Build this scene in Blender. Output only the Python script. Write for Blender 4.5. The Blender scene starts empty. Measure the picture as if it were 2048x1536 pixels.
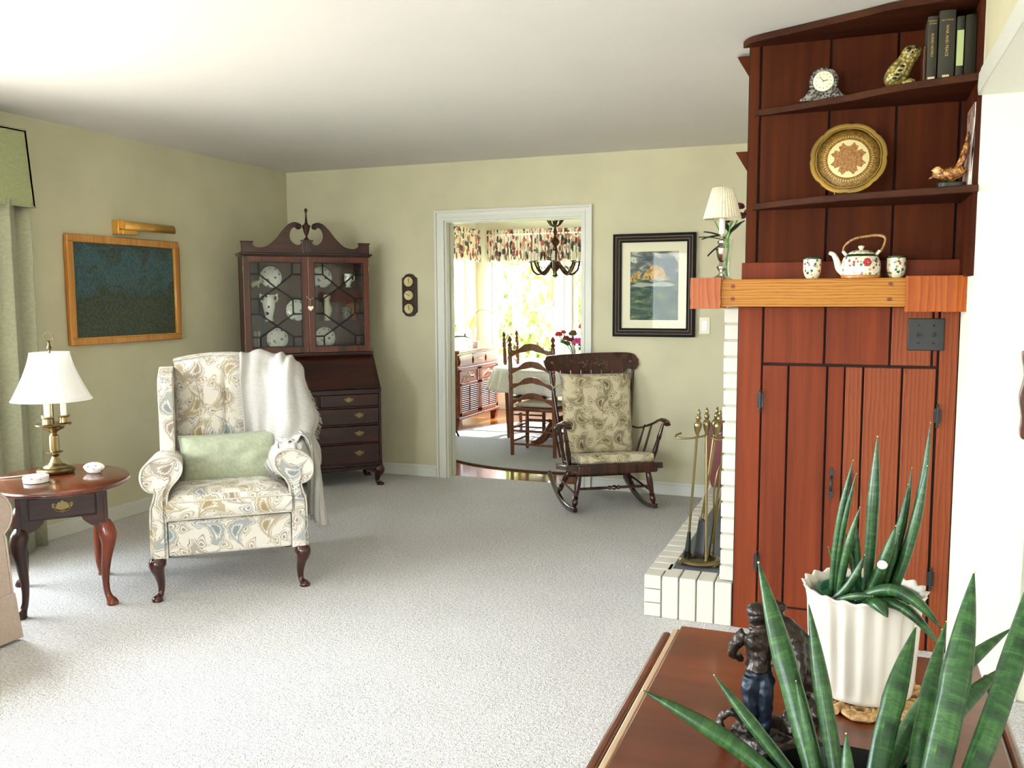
import bpy, math, random
from mathutils import Vector, Matrix, Euler, noise
R = math.radians
PI = math.pi
random.seed(7)
S = bpy.context.scene
COL = S.collection

# ------------------------------------------------------------------ camera
cam_d = bpy.data.cameras.new('camera'); cam = bpy.data.objects.new('camera', cam_d); COL.objects.link(cam)
cam_d.sensor_fit = 'HORIZONTAL'; cam_d.sensor_width = 36.0; cam_d.lens = 1768.732 / 2048 * 36.0
cam_d.clip_start = 0.02; cam_d.clip_end = 300
YAW, PITCH, ROLL = .3695, -.0975, -.0039
fw = Vector((-math.sin(YAW) * math.cos(PITCH), math.cos(YAW) * math.cos(PITCH), math.sin(PITCH)))
rt = Vector((math.cos(YAW), math.sin(YAW), 0)); up = rt.cross(fw)
rt2 = rt * math.cos(ROLL) + up * math.sin(ROLL); up2 = up * math.cos(ROLL) - rt * math.sin(ROLL)
cam.matrix_world = Matrix(((rt2.x, up2.x, -fw.x, 0), (rt2.y, up2.y, -fw.y, 0), (rt2.z, up2.z, -fw.z, 1.4143), (0, 0, 0, 1)))
S.camera = cam

# ------------------------------------------------------------------ light
S.view_settings.view_transform = 'Standard'; S.view_settings.look = 'None'
S.view_settings.exposure = 0.24; S.view_settings.gamma = 1.0
S.view_settings.use_curve_mapping = False
w = bpy.data.worlds.new('daylight'); S.world = w; w.use_nodes = True
wn = w.node_tree.nodes; wl = w.node_tree.links
bg = wn['Background']; bg.inputs['Strength'].default_value = 19.0
tc = wn.new('ShaderNodeTexCoord'); sp = wn.new('ShaderNodeSeparateXYZ'); cr = wn.new('ShaderNodeValToRGB')
wl.new(tc.outputs['Generated'], sp.inputs[0]); wl.new(sp.outputs['Z'], cr.inputs[0]); mp_ = wn.new('ShaderNodeMapRange'); mp_.inputs['From Min'].default_value = .2; mp_.inputs['From Max'].default_value = -.9; mp_.inputs['To Min'].default_value = 1.0; mp_.inputs['To Max'].default_value = 1.45
wl.new(sp.outputs['X'], mp_.inputs['Value'])   # the western half of the sky is the brighter one
mu_ = wn.new('ShaderNodeVectorMath'); mu_.operation = 'SCALE'; wl.new(cr.outputs[0], mu_.inputs[0]); wl.new(mp_.outputs[0], mu_.inputs['Scale']); wl.new(mu_.outputs[0], bg.inputs[0])
cr.color_ramp.elements[0].position = .0; cr.color_ramp.elements[0].color = (.74, .78, .78, 1)
cr.color_ramp.elements[1].position = .12; cr.color_ramp.elements[1].color = (.82, .91, 1, 1)

def portal(name, loc, rot, sx, sy):
    d = bpy.data.lights.new(name, 'AREA'); d.shape = 'RECTANGLE'; d.size = sx; d.size_y = sy
    d.cycles.is_portal = True
    o = bpy.data.objects.new(name, d); COL.objects.link(o); o.location = loc; o.rotation_euler = rot
    return o
# window openings guide the sky light: side window, picture window behind the camera, hall window, dining bay
portal('side_window_portal', (-4.53, 1.3, 1.225), (0, R(-90), 0), 1.65, 3.8)
portal('rear_window_portal', (-2.15, -2.73, 1.35), (R(90), 0, 0), 2.3, 1.7)
portal('hall_window_portal', (1.7, -2.73, 1.45), (R(90), 0, 0), .9, 1.3)
portal('bay_window_portal', (-3.15, 10.54, 1.35), (R(-90), 0, 0), 2.2, 1.6)
portal('bay_side_portal', (-4.66, 9.3, 1.4), (0, R(-90), 0), 1.1, 1.5)
sd = bpy.data.lights.new('sun', 'SUN'); sd.energy = 30; sd.angle = R(1.2); sd.color = (1, .96, .88)
sun = bpy.data.objects.new('sun', sd); COL.objects.link(sun); sun.rotation_euler = (R(-52), 0, R(-18))

# ------------------------------------------------------------------ materials
def hexc(h):
    h = h.lstrip('#'); c = [int(h[i:i + 2], 16) / 255 for i in (0, 2, 4)]
    return tuple((x / 12.92 if x <= .04045 else ((x + .055) / 1.055) ** 2.4) for x in c) + (1,)
def C_(c): return hexc(c) if isinstance(c, str) else (tuple(c) + (1,) if len(c) == 3 else c)
class NM:
    """small wrapper around a Principled material's node tree"""
    def __init__(s, name, color='#888888', rough=.5, metal=0, coat=0, spec=.5, sheen=0, trans=0, ior=1.45):
        s.m = bpy.data.materials.new(name); s.m.use_nodes = True; s.t = s.m.node_tree; s.n = s.t.nodes; s.l = s.t.links
        s.p = s.n['Principled BSDF']; i = s.p.inputs
        i['Base Color'].default_value = C_(color); i['Roughness'].default_value = rough; i['Metallic'].default_value = metal
        i['Coat Weight'].default_value = coat; i['Coat Roughness'].default_value = .12; i['Specular IOR Level'].default_value = spec
        i['Sheen Weight'].default_value = sheen; i['Transmission Weight'].default_value = trans; i['IOR'].default_value = ior
        s.m.diffuse_color = C_(color)
    def N(s, kind, **k):
        nd = s.n.new('ShaderNode' + kind)
        for a, b in k.items():
            if a.startswith('i_'):
                key = a[2:].replace('_', ' ')
                nd.inputs[int(key) if key.isdigit() else key].default_value = b
            else: setattr(nd, a, b)
        return nd
    def L(s, a, b): s.l.new(a, b)
    def coord(s, scale=(1, 1, 1), uv=False, rot=(0, 0, 0)):
        c = s.N('TexCoord'); m = s.N('Mapping'); m.inputs['Scale'].default_value = scale; m.inputs['Rotation'].default_value = rot
        s.L(c.outputs['UV' if uv else 'Object'], m.inputs[0]); return m.outputs[0]
    def ramp(s, fac, stops, mode='LINEAR'):
        r = s.N('ValToRGB'); e = r.color_ramp; e.interpolation = mode
        while len(e.elements) < len(stops): e.elements.new(.5)
        for el, (p, c) in zip(e.elements, stops): el.position = p; el.color = C_(c)
        s.L(fac, r.inputs[0]); return r.outputs[0]
    def math(s, op, a, b=None, clamp=False):
        m = s.N('Math', operation=op, use_clamp=clamp)
        for k, x in enumerate((a, b)):
            if x is None: continue
            if isinstance(x, (int, float)): m.inputs[k].default_value = x
            else: s.L(x, m.inputs[k])
        return m.outputs[0]
    def mix(s, fac, a, b, kind='MIX'):
        m = s.N('Mix', data_type='RGBA', blend_type=kind)
        for sock, x in ((m.inputs[0], fac), (m.inputs[6], a), (m.inputs[7], b)):
            if isinstance(x, (int, float)): sock.default_value = x
            elif isinstance(x, (str, tuple, list)): sock.default_value = C_(x)
            else: s.L(x, sock)
        return m.outputs[2]
    def base(s, c): s.L(c, s.p.inputs['Base Color']); return s
    def bump(s, h, strength=.3, dist=.002):
        b = s.N('Bump'); b.inputs['Strength'].default_value = strength; b.inputs['Distance'].default_value = dist
        s.L(h, b.inputs['Height']); s.L(b.outputs[0], s.p.inputs['Normal']); return s
def noise_t(M, vec, scale, detail=3, rough=.55, dist=0):
    t = M.N('TexNoise'); t.inputs['Scale'].default_value = scale; t.inputs['Detail'].default_value = detail
    t.inputs['Roughness'].default_value = rough; t.inputs['Distortion'].default_value = dist; M.L(vec, t.inputs['Vector']); return t.outputs[0]

def plain(name, color, rough=.5, **k): return NM(name, color, rough, **k).m
def paint(name, color, var=.04, rough=.7, grain=180):
    M = NM(name, color, rough); v = M.coord()
    n = noise_t(M, v, 3, 2); c = C_(color)
    d = tuple(x * (1 - var) for x in c[:3]); u = tuple(min(1, x * (1 + var)) for x in c[:3])
    M.base(M.ramp(n, [(.35, d), (.65, u)])); M.bump(noise_t(M, v, grain, 2), .12, .001); return M.m
def wood(name, dark, light, axis='Z', rough=.3, coat=.3, fine=60, stretch=.06, bump=.05, ring=0, sat=.5):
    M = NM(name, light, rough, coat=coat, spec=.5 if coat else .16); sc = [1, 1, 1]; sc['XYZ'.index(axis)] = stretch
    v = M.coord(tuple(sc)); n1 = noise_t(M, v, fine, 4, .6); n2 = noise_t(M, v, fine / 6, 3, .5, 1.2)
    f = M.math('ADD', M.math('MULTIPLY', n1, .45), M.math('MULTIPLY', n2, .55))
    if ring:
        wv = M.N('TexWave', wave_type='RINGS', rings_direction=axis); M.L(v, wv.inputs['Vector'])
        wv.inputs['Scale'].default_value = ring; wv.inputs['Distortion'].default_value = 3; wv.inputs['Detail'].default_value = 2
        f = M.math('ADD', M.math('MULTIPLY', f, .6), M.math('MULTIPLY', wv.outputs[1], .4))
    M.base(M.ramp(f, [(.36, dark), (.64, light)])); M.bump(n1, bump, .001); return M.m
def fabric(name, c1, c2, scale=400, rough=.95, bump=.4):
    M = NM(name, c1, rough, sheen=.2); v = M.coord(uv=True)
    a = M.N('TexWave', bands_direction='X'); b = M.N('TexWave', bands_direction='Y')
    for t in (a, b):
        M.L(v, t.inputs['Vector']); t.inputs['Scale'].default_value = scale; t.inputs['Distortion'].default_value = 2
    h = M.math('ADD', a.outputs[1], b.outputs[1]); n = noise_t(M, M.coord((1, 1, 1), uv=True), 60, 4, .7)
    f = M.math('ADD', M.math('MULTIPLY', h, .12), M.math('MULTIPLY', n, .8))
    M.base(M.ramp(f, [(.35, c2), (.65, c1)])); M.bump(h, bump, .0006); return M.m
def paisley(name, cream, cols, leaf, scale=7.0, rough=.9):
    M = NM(name, cream, rough, sheen=.15); v = M.coord((scale,) * 3, uv=True)
    def motif(vec, sc, rnd, ex, ey):
        mp = M.N('Mapping'); mp.inputs['Scale'].default_value = (sc,) * 3; M.L(vec, mp.inputs[0]); vv = mp.outputs[0]
        wob = M.N('TexNoise', noise_dimensions='2D'); wob.inputs['Scale'].default_value = 2.2; M.L(vv, wob.inputs['Vector'])
        wm = M.N('VectorMath', operation='MULTIPLY_ADD'); M.L(wob.outputs[1], wm.inputs[0]); wm.inputs[1].default_value = (.12,) * 3; M.L(vv, wm.inputs[2]); vv = wm.outputs[0]
        vo = M.N('TexVoronoi', voronoi_dimensions='2D'); vo.inputs['Scale'].default_value = 1; vo.inputs['Randomness'].default_value = rnd; M.L(vv, vo.inputs['Vector'])
        su = M.N('VectorMath', operation='SUBTRACT'); M.L(vv, su.inputs[0]); M.L(vo.outputs['Position'], su.inputs[1])
        sc_ = M.N('SeparateColor'); M.L(vo.outputs['Color'], sc_.inputs[0])
        ro = M.N('VectorRotate', rotation_type='Z_AXIS'); M.L(su.outputs[0], ro.inputs['Vector']); M.L(M.math('MULTIPLY', sc_.outputs[0], 6.283), ro.inputs['Angle'])
        xy = M.N('SeparateXYZ'); M.L(ro.outputs[0], xy.inputs[0]); x, y = xy.outputs[0], xy.outputs[1]
        x2 = M.math('ADD', x, M.math('SUBTRACT', M.math('MULTIPLY', M.math('MULTIPLY', y, y), 1.7), .12))
        wd = M.math('ADD', M.math('MULTIPLY', M.math('SUBTRACT', .5, y), ex), .06)
        q = M.math('DIVIDE', x2, wd); r = M.math('DIVIDE', y, ey)
        e = M.math('SQRT', M.math('ADD', M.math('MULTIPLY', q, q), M.math('MULTIPLY', r, r)))
        return e, sc_.outputs[1], x, y
    e, rnd, x, y = motif(v, 1.0, .55, .42, .60)
    dark = tuple(a * .62 for a in C_(cols[0])[:3])
    cell = M.ramp(rnd, [(i / len(cols), c) for i, c in enumerate(cols)], 'CONSTANT')
    cell2 = M.mix(.55, cell, cream)
    ang = M.math('ARCTAN2', y, x); saw = M.math('SINE', M.math('MULTIPLY', ang, 14))
    e2 = M.math('ADD', e, M.math('MULTIPLY', saw, .05))
    in_ = M.ramp(e2, [(0, (0, 0, 0)), (.30, (.5, .5, .5)), (.38, (1, 1, 1)), (.46, (.25, .25, .25)), (.78, (.6, .6, .6)), (.86, (1, 1, 1)), (1.0, (1, 1, 1))], 'CONSTANT')
    f = M.math('MULTIPLY', in_, 1)
    inner = M.mix(f, cell, cream)
    eb, rb, xb, yb = motif(v, 1.9, .9, .7, .6)
    leafc = M.ramp(rb, [(0, leaf), (.4, cols[-1]), (.7, cols[1])], 'CONSTANT')
    back = M.mix(M.ramp(eb, [(0, (.9, .9, .9)), (.22, (0, 0, 0)), (.40, (1, 1, 1)), (.50, (.1, .1, .1)), (.66, (.75, .75, .75)), (.76, (0, 0, 0))], 'CONSTANT'), cream, leafc)
    out = M.mix(M.math('LESS_THAN', e2, .95), back, inner)
    line = M.math('LESS_THAN', M.math('ABSOLUTE', M.math('SUBTRACT', e2, .965)), .03)
    out = M.mix(line, out, dark)
    M.base(out); M.bump(noise_t(M, v, 60, 2), .25, .0008); return M.m
def glassy(name, tint=(1, 1, 1), refl=1.0, rough=.0):
    m = bpy.data.materials.new(name); m.use_nodes = True; t = m.node_tree; n = t.nodes; n.remove(n['Principled BSDF'])
    tr = n.new('ShaderNodeBsdfTransparent'); tr.inputs[0].default_value = tint + (1,)
    gl = n.new('ShaderNodeBsdfGlossy'); gl.inputs['Roughness'].default_value = rough
    lw = n.new('ShaderNodeLayerWeight'); lw.inputs[0].default_value = .5
    pw_ = n.new('ShaderNodeMath'); pw_.operation = 'POWER'; pw_.inputs[1].default_value = 5
    ad = n.new('ShaderNodeMath'); ad.operation = 'MULTIPLY_ADD'; ad.inputs[1].default_value = .96 * refl; ad.inputs[2].default_value = .04 * refl; ad.use_clamp = True
    mx = n.new('ShaderNodeMixShader'); o = n['Material Output']
    t.links.new(lw.outputs['Facing'], pw_.inputs[0]); t.links.new(pw_.outputs[0], ad.inputs[0])
    t.links.new(ad.outputs[0], mx.inputs[0]); t.links.new(tr.outputs[0], mx.inputs[1]); t.links.new(gl.outputs[0], mx.inputs[2]); t.links.new(mx.outputs[0], o.inputs[0])
    return m
def spotted(name, base, spots, scale=14, thr=.32, rough=.2, coat=.4, uv=False):
    """glazed china with small painted flowers"""
    M = NM(name, base, rough, coat=coat); v = M.coord((scale,) * 3, uv=uv)
    vo = M.N('TexVoronoi'); vo.inputs['Scale'].default_value = 1; M.L(v, vo.inputs['Vector'])
    sc = M.N('SeparateColor'); M.L(vo.outputs['Color'], sc.inputs[0])
    col = M.ramp(sc.outputs[0], [(i / len(spots), c) for i, c in enumerate(spots)], 'CONSTANT')
    n = noise_t(M, v, 3.5, 2)
    d = M.math('ADD', vo.outputs['Distance'], M.math('MULTIPLY', M.math('SUBTRACT', n, .5), .5))
    M.base(M.mix(M.math('LESS_THAN', d, thr), base, col)); return M.m
MAT = {}
MAT['wall'] = paint('wall_paint', '#cdc7a6')
MAT['wall_white'] = paint('white_wall_paint', '#f0ecd9', .01)
MAT['ceiling'] = paint('ceiling_paint', '#dfdcd6', .01)
MAT['trim'] = plain('trim_paint', '#dcdcd0', .35)
def carpet(name, a, b, scale=170):
    M = NM(name, a, .98, sheen=.3, spec=.1); v = M.coord()
    n1 = noise_t(M, v, scale, 2, .6); n3 = noise_t(M, v, scale / 2.3, 2, .7); n2 = noise_t(M, v, 1.1, 3)
    f = M.math('ADD', M.math('ADD', M.math('MULTIPLY', n1, .45), M.math('MULTIPLY', n3, .45)), M.math('MULTIPLY', n2, .12))
    M.base(M.ramp(f, [(.40, b), (.60, a)])); M.bump(M.math('ADD', n1, n3), .9, .012); return M.m
MAT['carpet'] = carpet('carpet_pile', '#e6e2de', '#aea9a4')
MAT['rug'] = carpet('rug_pile', '#b9b8b6', '#97989c')
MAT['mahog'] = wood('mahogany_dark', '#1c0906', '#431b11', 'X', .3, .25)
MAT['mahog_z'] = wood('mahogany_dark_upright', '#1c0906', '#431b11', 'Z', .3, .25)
MAT['mahog_lt'] = wood('mahogany_door', '#36130a', '#6b3018', 'Z', .3, .25)
MAT['sec_in'] = wood('cabinet_inside', '#2c120a', '#4f2413', 'Z', .5, .1)
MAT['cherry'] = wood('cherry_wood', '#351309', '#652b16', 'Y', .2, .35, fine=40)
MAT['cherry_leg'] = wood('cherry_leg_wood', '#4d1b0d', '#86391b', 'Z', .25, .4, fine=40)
MAT['dkleg'] = wood('dark_leg_wood', '#220b07', '#4d1c12', 'Z', .18, .6)
MAT['rocker'] = wood('rocker_wood', '#1c0c07', '#4a2313', 'Z', .25, .5, fine=35)
MAT['diner'] = wood('dining_chair_wood', '#47200f', '#7d4122', 'Z', .3, .4)
MAT['buffet'] = wood('buffet_wood', '#4a2013', '#8a4a2c', 'Y', .35, .3)
MAT['red'] = wood('red_pine_panel', '#5a2411', '#81391b', 'Z', .5, .0, fine=26, stretch=.045, bump=.08)
MAT['shelf_back'] = wood('shelf_back_pine', '#351204', '#552407', 'Z', .7, .0, fine=26, stretch=.045, bump=.08)
MAT['shelf'] = wood('shelf_board', '#2c1209', '#47240f', 'X', .6, .0)
MAT['groove'] = plain('panel_groove', '#1d0905', .8)
def grainy(name, dark, mid, light, axis='X', sc=1.0, rough=.42, dist=5.0, bump=.3):
    """flame grain: long distorted growth lines"""
    M = NM(name, mid, rough, spec=.25); s_ = [1, 1, 1]; s_['XYZ'.index(axis)] = .10; v = M.coord(tuple(s_))
    other = {'X': 'Z', 'Z': 'X', 'Y': 'Z'}[axis]
    wv = M.N('TexWave', wave_type='BANDS', bands_direction=other, wave_profile='SAW'); M.L(v, wv.inputs['Vector']); wv.inputs['Scale'].default_value = 22 * sc; wv.inputs['Distortion'].default_value = dist
    wv.inputs['Detail'].default_value = 2; wv.inputs['Detail Scale'].default_value = 1.4
    n = noise_t(M, v, 260, 3, .7); f = M.math('ADD', M.math('MULTIPLY', wv.outputs[1], .7), M.math('MULTIPLY', n, .35))
    M.base(M.ramp(f, [(.08, dark), (.35, mid), (.85, light)])); M.bump(f, bump, .001); return M.m
MAT['red2'] = grainy('red_pine_board', '#632912', '#78381a', '#84421f', 'Z', .9, .5, 6, .06)
MAT['oak'] = grainy('golden_oak', '#6b380c', '#a36824', '#b87f34', 'X', 1.2, .5)
MAT['beam'] = grainy('orange_beam', '#7d380e', '#964812', '#a8571b', 'Z', .6, .35, 9, .10)
MAT['beamx'] = grainy('orange_beam_long', '#6a2a08', '#9a4a14', '#b8611f', 'Y', .5, .35)
MAT['brass'] = plain('antique_brass', '#8d7c55', .3, metal=1)
MAT['brass_dk'] = plain('dark_brass', '#6a5c3f', .35, metal=1)
MAT['silver'] = plain('polished_silver', '#c9c4b6', .12, metal=1)
MAT['iron'] = paint('black_iron', '#232321', .1, .45, 90)
MAT['black'] = plain('black_gloss', '#0c0b0a', .2)
MAT['slate'] = paint('slate_tile', '#575b5c', .12, .6, 60)
MAT['brick'] = paint('white_painted_brick', '#cdc8ba', .05, .75, 60)
MAT['mortar'] = plain('brick_joint', '#b8b2a0', .9)
MAT['glass'] = glassy('clear_glass', (.97, .985, .975), .6)
MAT['pane'] = glassy('window_glass', (1, 1, 1), .6)
MAT['picglass'] = glassy('picture_glass', (.99, 1, .995), .22)
MAT['shade_w'] = NM('white_shade_cloth', '#fbfaf6', .9).m
MAT['shade_c'] = fabric('cream_pleated_shade', '#efe6cc', '#ddd0ae', 200)
MAT['candle'] = plain('ivory_candle_sleeve', '#f4efe0', .5)
MAT['china'] = plain('white_china', '#eeeade', .15, coat=.5)
MAT['sage'] = fabric('sage_pillow_cloth', '#b3b79d', '#979d80', 260)
MAT['curtain'] = fabric('green_curtain_cloth', '#a2a184', '#8d8c6f', 220)
MAT['valance'] = fabric('green_valance_cloth', '#a0a374', '#8f9265', 220)
MAT['throw'] = fabric('white_throw_cloth', '#cfcbc3', '#bdb8ae', 160, bump=.8)
MAT['sofa'] = fabric('blush_sofa_cloth', '#c9b3a2', '#b7a190', 300)
MAT['chair'] = paisley('paisley_cream', '#d8d1c3', ['#9f8a60', '#868b8a', '#9f8d6b', '#918274'], '#a09279', 7.0)
MAT['rockc'] = paisley('paisley_taupe', '#cfc29f', ['#6f6243', '#857450', '#6b614e', '#7f7150'], '#8b7c58', 7.5)
def leafm():
    M = NM('cylinder_leaf', '#2f5a2b', .38, coat=.15); v = M.coord((1, 1, 1), uv=True)
    mp = M.N('Mapping'); mp.inputs['Scale'].default_value = (.7, 60, 1); M.L(v, mp.inputs[0])
    n = noise_t(M, mp.outputs[0], 1, 4, .7, 1.6)
    mp2 = M.N('Mapping'); mp2.inputs['Scale'].default_value = (9, 6, 1); M.L(v, mp2.inputs[0]); n2 = noise_t(M, mp2.outputs[0], 2, 3)
    f = M.math('ADD', M.math('MULTIPLY', n, .8), M.math('MULTIPLY', n2, .2))
    M.base(M.ramp(f, [(.34, '#0f2812'), (.5, '#22481f'), (.74, '#4c7636')])); M.bump(n2, .3, .003); return M.m
MAT['leaf'] = leafm()
MAT['leaftip'] = plain('dry_leaf_tip', '#c9b58a', .7)
MAT['leaf_g'] = plain('house_plant_leaf', '#4c7a3a', .4)
MAT['soil'] = paint('potting_soil', '#241c15', .4, .95, 60)
MAT['potgreen'] = plain('green_plastic', '#1f6a4c', .4)
MAT['potwhite'] = plain('cream_ceramic', '#dcd4c6', .25, coat=.3)
def bronze():
    M = NM('cold_cast_bronze', '#33261e', .36, metal=.4, coat=.15); v = M.coord(); n = noise_t(M, v, 60, 4, .7)
    M.base(M.ramp(n, [(.35, '#0d0908'), (.62, '#33261d')])); M.bump(n, .7, .003); return M.m
MAT['bronze'] = bronze()
MAT['denim'] = plain('bronze_blue_patina', '#18222f', .4, metal=.4)
MAT['wicker'] = wood('woven_straw', '#8a5a2c', '#d8b277', 'Z', .6, .1, fine=200, stretch=1, bump=.6)

# ------------------------------------------------------------------ mesh builder
class MB:
    def __init__(s): s.v = []; s.f = []; s.uv = []; s.mi = []; s.cur = 0
    def face(s, idx, uv=None): s.f.append(tuple(idx)); s.uv.append(uv); s.mi.append(s.cur)
    def add(s, verts, faces, uvs=None, M=None):
        b = len(s.v)
        for p in verts: s.v.append((M @ Vector(p)) if M is not None else Vector(p))
        for k, f in enumerate(faces): s.face([b + i for i in f], uvs[k] if uvs else None)
        return s
    def bx(s, x0, x1, y0, y1, z0, z1, M=None):
        v = [(x, y, z) for x in (x0, x1) for y in (y0, y1) for z in (z0, z1)]
        return s.add(v, [(0, 1, 3, 2), (4, 6, 7, 5), (0, 4, 5, 1), (2, 3, 7, 6), (0, 2, 6, 4), (1, 5, 7, 3)], M=M)
    def prism(s, pts, a, b, plane='xz', M=None):
        n = len(pts)
        area2 = sum(pts[i][0] * pts[(i + 1) % n][1] - pts[(i + 1) % n][0] * pts[i][1] for i in range(n))
        if area2 < 0: pts = pts[::-1]
        def mk(p, d): return {'xz': (p[0], d, p[1]), 'xy': (p[0], p[1], d), 'yz': (d, p[0], p[1])}[plane]
        v = [mk(p, a) for p in pts] + [mk(p, b) for p in pts]
        fl = (plane == 'xz') ^ (b < a)
        fs = [tuple(range(n)), tuple(range(2 * n - 1, n - 1, -1))] + [(i, n + i, n + (i + 1) % n, (i + 1) % n) for i in range(n)]
        if not fl: fs = [f[::-1] for f in fs]
        return s.add(v, fs, M=M)
    def tube(s, pts, r, n=12, M=None, caps=True, flat=1.0, closed=False, up=None):
        pts = [Vector(p) for p in pts]; m = len(pts)
        rs = [r] * m if isinstance(r, (int, float)) else list(r)
        if len(rs) != m: rs = [rs[0] + (rs[-1] - rs[0]) * i / (m - 1) for i in range(m)]
        t0 = (pts[1] - pts[0]).normalized(); nrm = Vector(up) if up else (Vector((0, 0, 1)) if abs(t0.z) < .9 else Vector((1, 0, 0)))
        V = []; uv_l = 0; ls = []
        for i in range(m):
            if closed: t = (pts[(i + 1) % m] - pts[i - 1]).normalized()
            else: t = (pts[min(i + 1, m - 1)] - pts[max(i - 1, 0)]).normalized()
            nrm = (nrm - t * nrm.dot(t))
            if nrm.length < 1e-6: nrm = t.orthogonal()
            nrm.normalize(); b = t.cross(nrm)
            if i: uv_l += (pts[i] - pts[i - 1]).length
            ls.append(uv_l)
            for k in range(n):
                a = 2 * PI * k / n; V.append(pts[i] + (nrm * math.cos(a) * flat + b * math.sin(a)) * rs[i])
        F = []; U = []; mm = m if closed else m - 1
        for i in range(mm):
            for k in range(n):
                k2 = (k + 1) % n; j = (i + 1) % m
                F.append((i * n + k, i * n + k2, j * n + k2, j * n + k))
                l1 = ls[i + 1] if i + 1 < m else ls[i] + .01
                U.append([(k / n, ls[i]), ((k + 1) / n, ls[i]), ((k + 1) / n, l1), (k / n, l1)])
        if caps and not closed:
            F.append(tuple(range(n - 1, -1, -1))); F.append(tuple((m - 1) * n + k for k in range(n)))
            U += [[(.5, ls[0])] * n, [(.5, ls[-1])] * n]
        return s.add(V, F, U, M)
    def lathe(s, prof, n=24, M=None, cap=True):
        V = []; F = []
        for r, z in prof:
            for k in range(n): a = 2 * PI * k / n; V.append((r * math.cos(a), r * math.sin(a), z))
        m = len(prof)
        for i in range(m - 1):
            for k in range(n): k2 = (k + 1) % n; F.append((i * n + k, i * n + k2, (i + 1) * n + k2, (i + 1) * n + k))
        if cap:
            if prof[0][0] > 1e-5: F.append(tuple(range(n - 1, -1, -1)))
            if prof[-1][0] > 1e-5: F.append(tuple((m - 1) * n + k for k in range(n)))
        return s.add(V, F, None, M)
    def grid(s, fn, nu, nv, M=None, uvs=None, wrap=False):
        V = [fn(i / (nu - 1) if not wrap else i / nu, j / (nv - 1)) for j in range(nv) for i in range(nu)]
        F = []; U = []
        for j in range(nv - 1):
            for i in range(nu if wrap else nu - 1):
                i2 = (i + 1) % nu
                F.append((j * nu + i, j * nu + i2, (j + 1) * nu + i2, (j + 1) * nu + i))
                if uvs: U.append([(uvs[0] * a / (nu - 1), uvs[1] * b / (nv - 1)) for a, b in ((i, j), (i + 1, j), (i + 1, j + 1), (i, j + 1))])
        return s.add(V, F, U if uvs else None, M)
    def ball(s, c, r, n=16, m=10, M=None):
        r = (r, r, r) if isinstance(r, (int, float)) else r; V = []; F = []
        for j in range(m + 1):
            ph = PI * j / m
            for k in range(n): a = 2 * PI * k / n; V.append((c[0] + r[0] * math.sin(ph) * math.cos(a), c[1] + r[1] * math.sin(ph) * math.sin(a), c[2] - r[2] * math.cos(ph)))
        for j in range(m):
            for k in range(n): k2 = (k + 1) % n; F.append((j * n + k, j * n + k2, (j + 1) * n + k2, (j + 1) * n + k))
        return s.add(V, F, None, M)
    def pillow(s, w, h, t, M=None, n=18, pinch=.06, ch=None):
        """soft cushion in local xz, thickness along y"""
        def half(sg):
            def fn(u, v):
                x = 2 * u - 1; z = 2 * v - 1
                k = (max(0, 1 - abs(x) ** 3.2) * max(0, 1 - abs(z) ** 3.2)) ** .5
                px = x * w / 2 * (1 - pinch * (1 - z * z)); pz = z * h / 2 * (1 - pinch * (1 - x * x))
                wr = noise.noise(Vector((x * 3, z * 3, sg * 4))) * t * .10 * k
                c = ch(x, z) * k if ch else 0
                return (px, sg * (t / 2 * k + wr) + (c if sg < 0 else 0), pz)
            return fn
        s.grid(half(-1), n, n, M); s.grid(lambda u, v: half(1)(1 - u, v), n, n, M); return s
    def build(s, name, mat, parent=None, bevel=0, seg=2, sub=0, smooth=40, solid=0, loc=None, weld=True):
        me = bpy.data.meshes.new(name); me.from_pydata([tuple(p) for p in s.v], [], s.f)
        mats = mat if isinstance(mat, (list, tuple)) else [mat]
        for m in mats: me.materials.append(MAT[m] if isinstance(m, str) else m)
        uvl = me.uv_layers.new(name='UVMap'); k = 0
        for pi, p in enumerate(me.polygons):
            p.material_index = s.mi[pi]; uv = s.uv[pi]
            if uv is None:
                nn = p.normal; ax = max(range(3), key=lambda q: abs(nn[q])); a, b = [(1, 2), (0, 2), (0, 1)][ax]
                for li, vi in zip(p.loop_indices, p.vertices): c = me.vertices[vi].co; uvl.data[li].uv = (c[a], c[b])
            else:
                for li, q in zip(p.loop_indices, uv): uvl.data[li].uv = q
        if smooth: me.shade_smooth(); me.set_sharp_from_angle(angle=R(smooth))
        else: me.shade_flat()
        o = bpy.data.objects.new(name, me); COL.objects.link(o)
        if parent is not None: o.parent = parent
        if loc: o.location = loc
        if weld: wd = o.modifiers.new('weld', 'WELD'); wd.merge_threshold = 1e-5
        if solid: sm = o.modifiers.new('solid', 'SOLIDIFY'); sm.thickness = solid; sm.offset = 0
        if bevel:
            b = o.modifiers.new('bevel', 'BEVEL'); b.width = bevel; b.segments = seg; b.limit_method = 'ANGLE'; b.angle_limit = R(35)
            if seg > 1 and smooth: b.harden_normals = False; me.shade_smooth(); me.set_sharp_from_angle(angle=R(70 if seg > 2 else 60))
        if sub: su = o.modifiers.new('sub', 'SUBSURF'); su.levels = sub; su.render_levels = sub
        return o
def T(x=0, y=0, z=0, rx=0, ry=0, rz=0, s=None):
    M = Matrix.Translation((x, y, z)) @ Euler((R(rx), R(ry), R(rz))).to_matrix().to_4x4()
    if s is not None: M = M @ Matrix.Diagonal((*(s if not isinstance(s, (int, float)) else (s, s, s)), 1))
    return M
def thing(name, label, cat, loc=(0, 0, 0), rz=0, group=None):
    o = bpy.data.objects.new(name, None); COL.objects.link(o); o.location = loc; o.rotation_euler = (0, 0, R(rz)); o.empty_display_size = .05
    return tag(o, label, cat, group)
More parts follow.
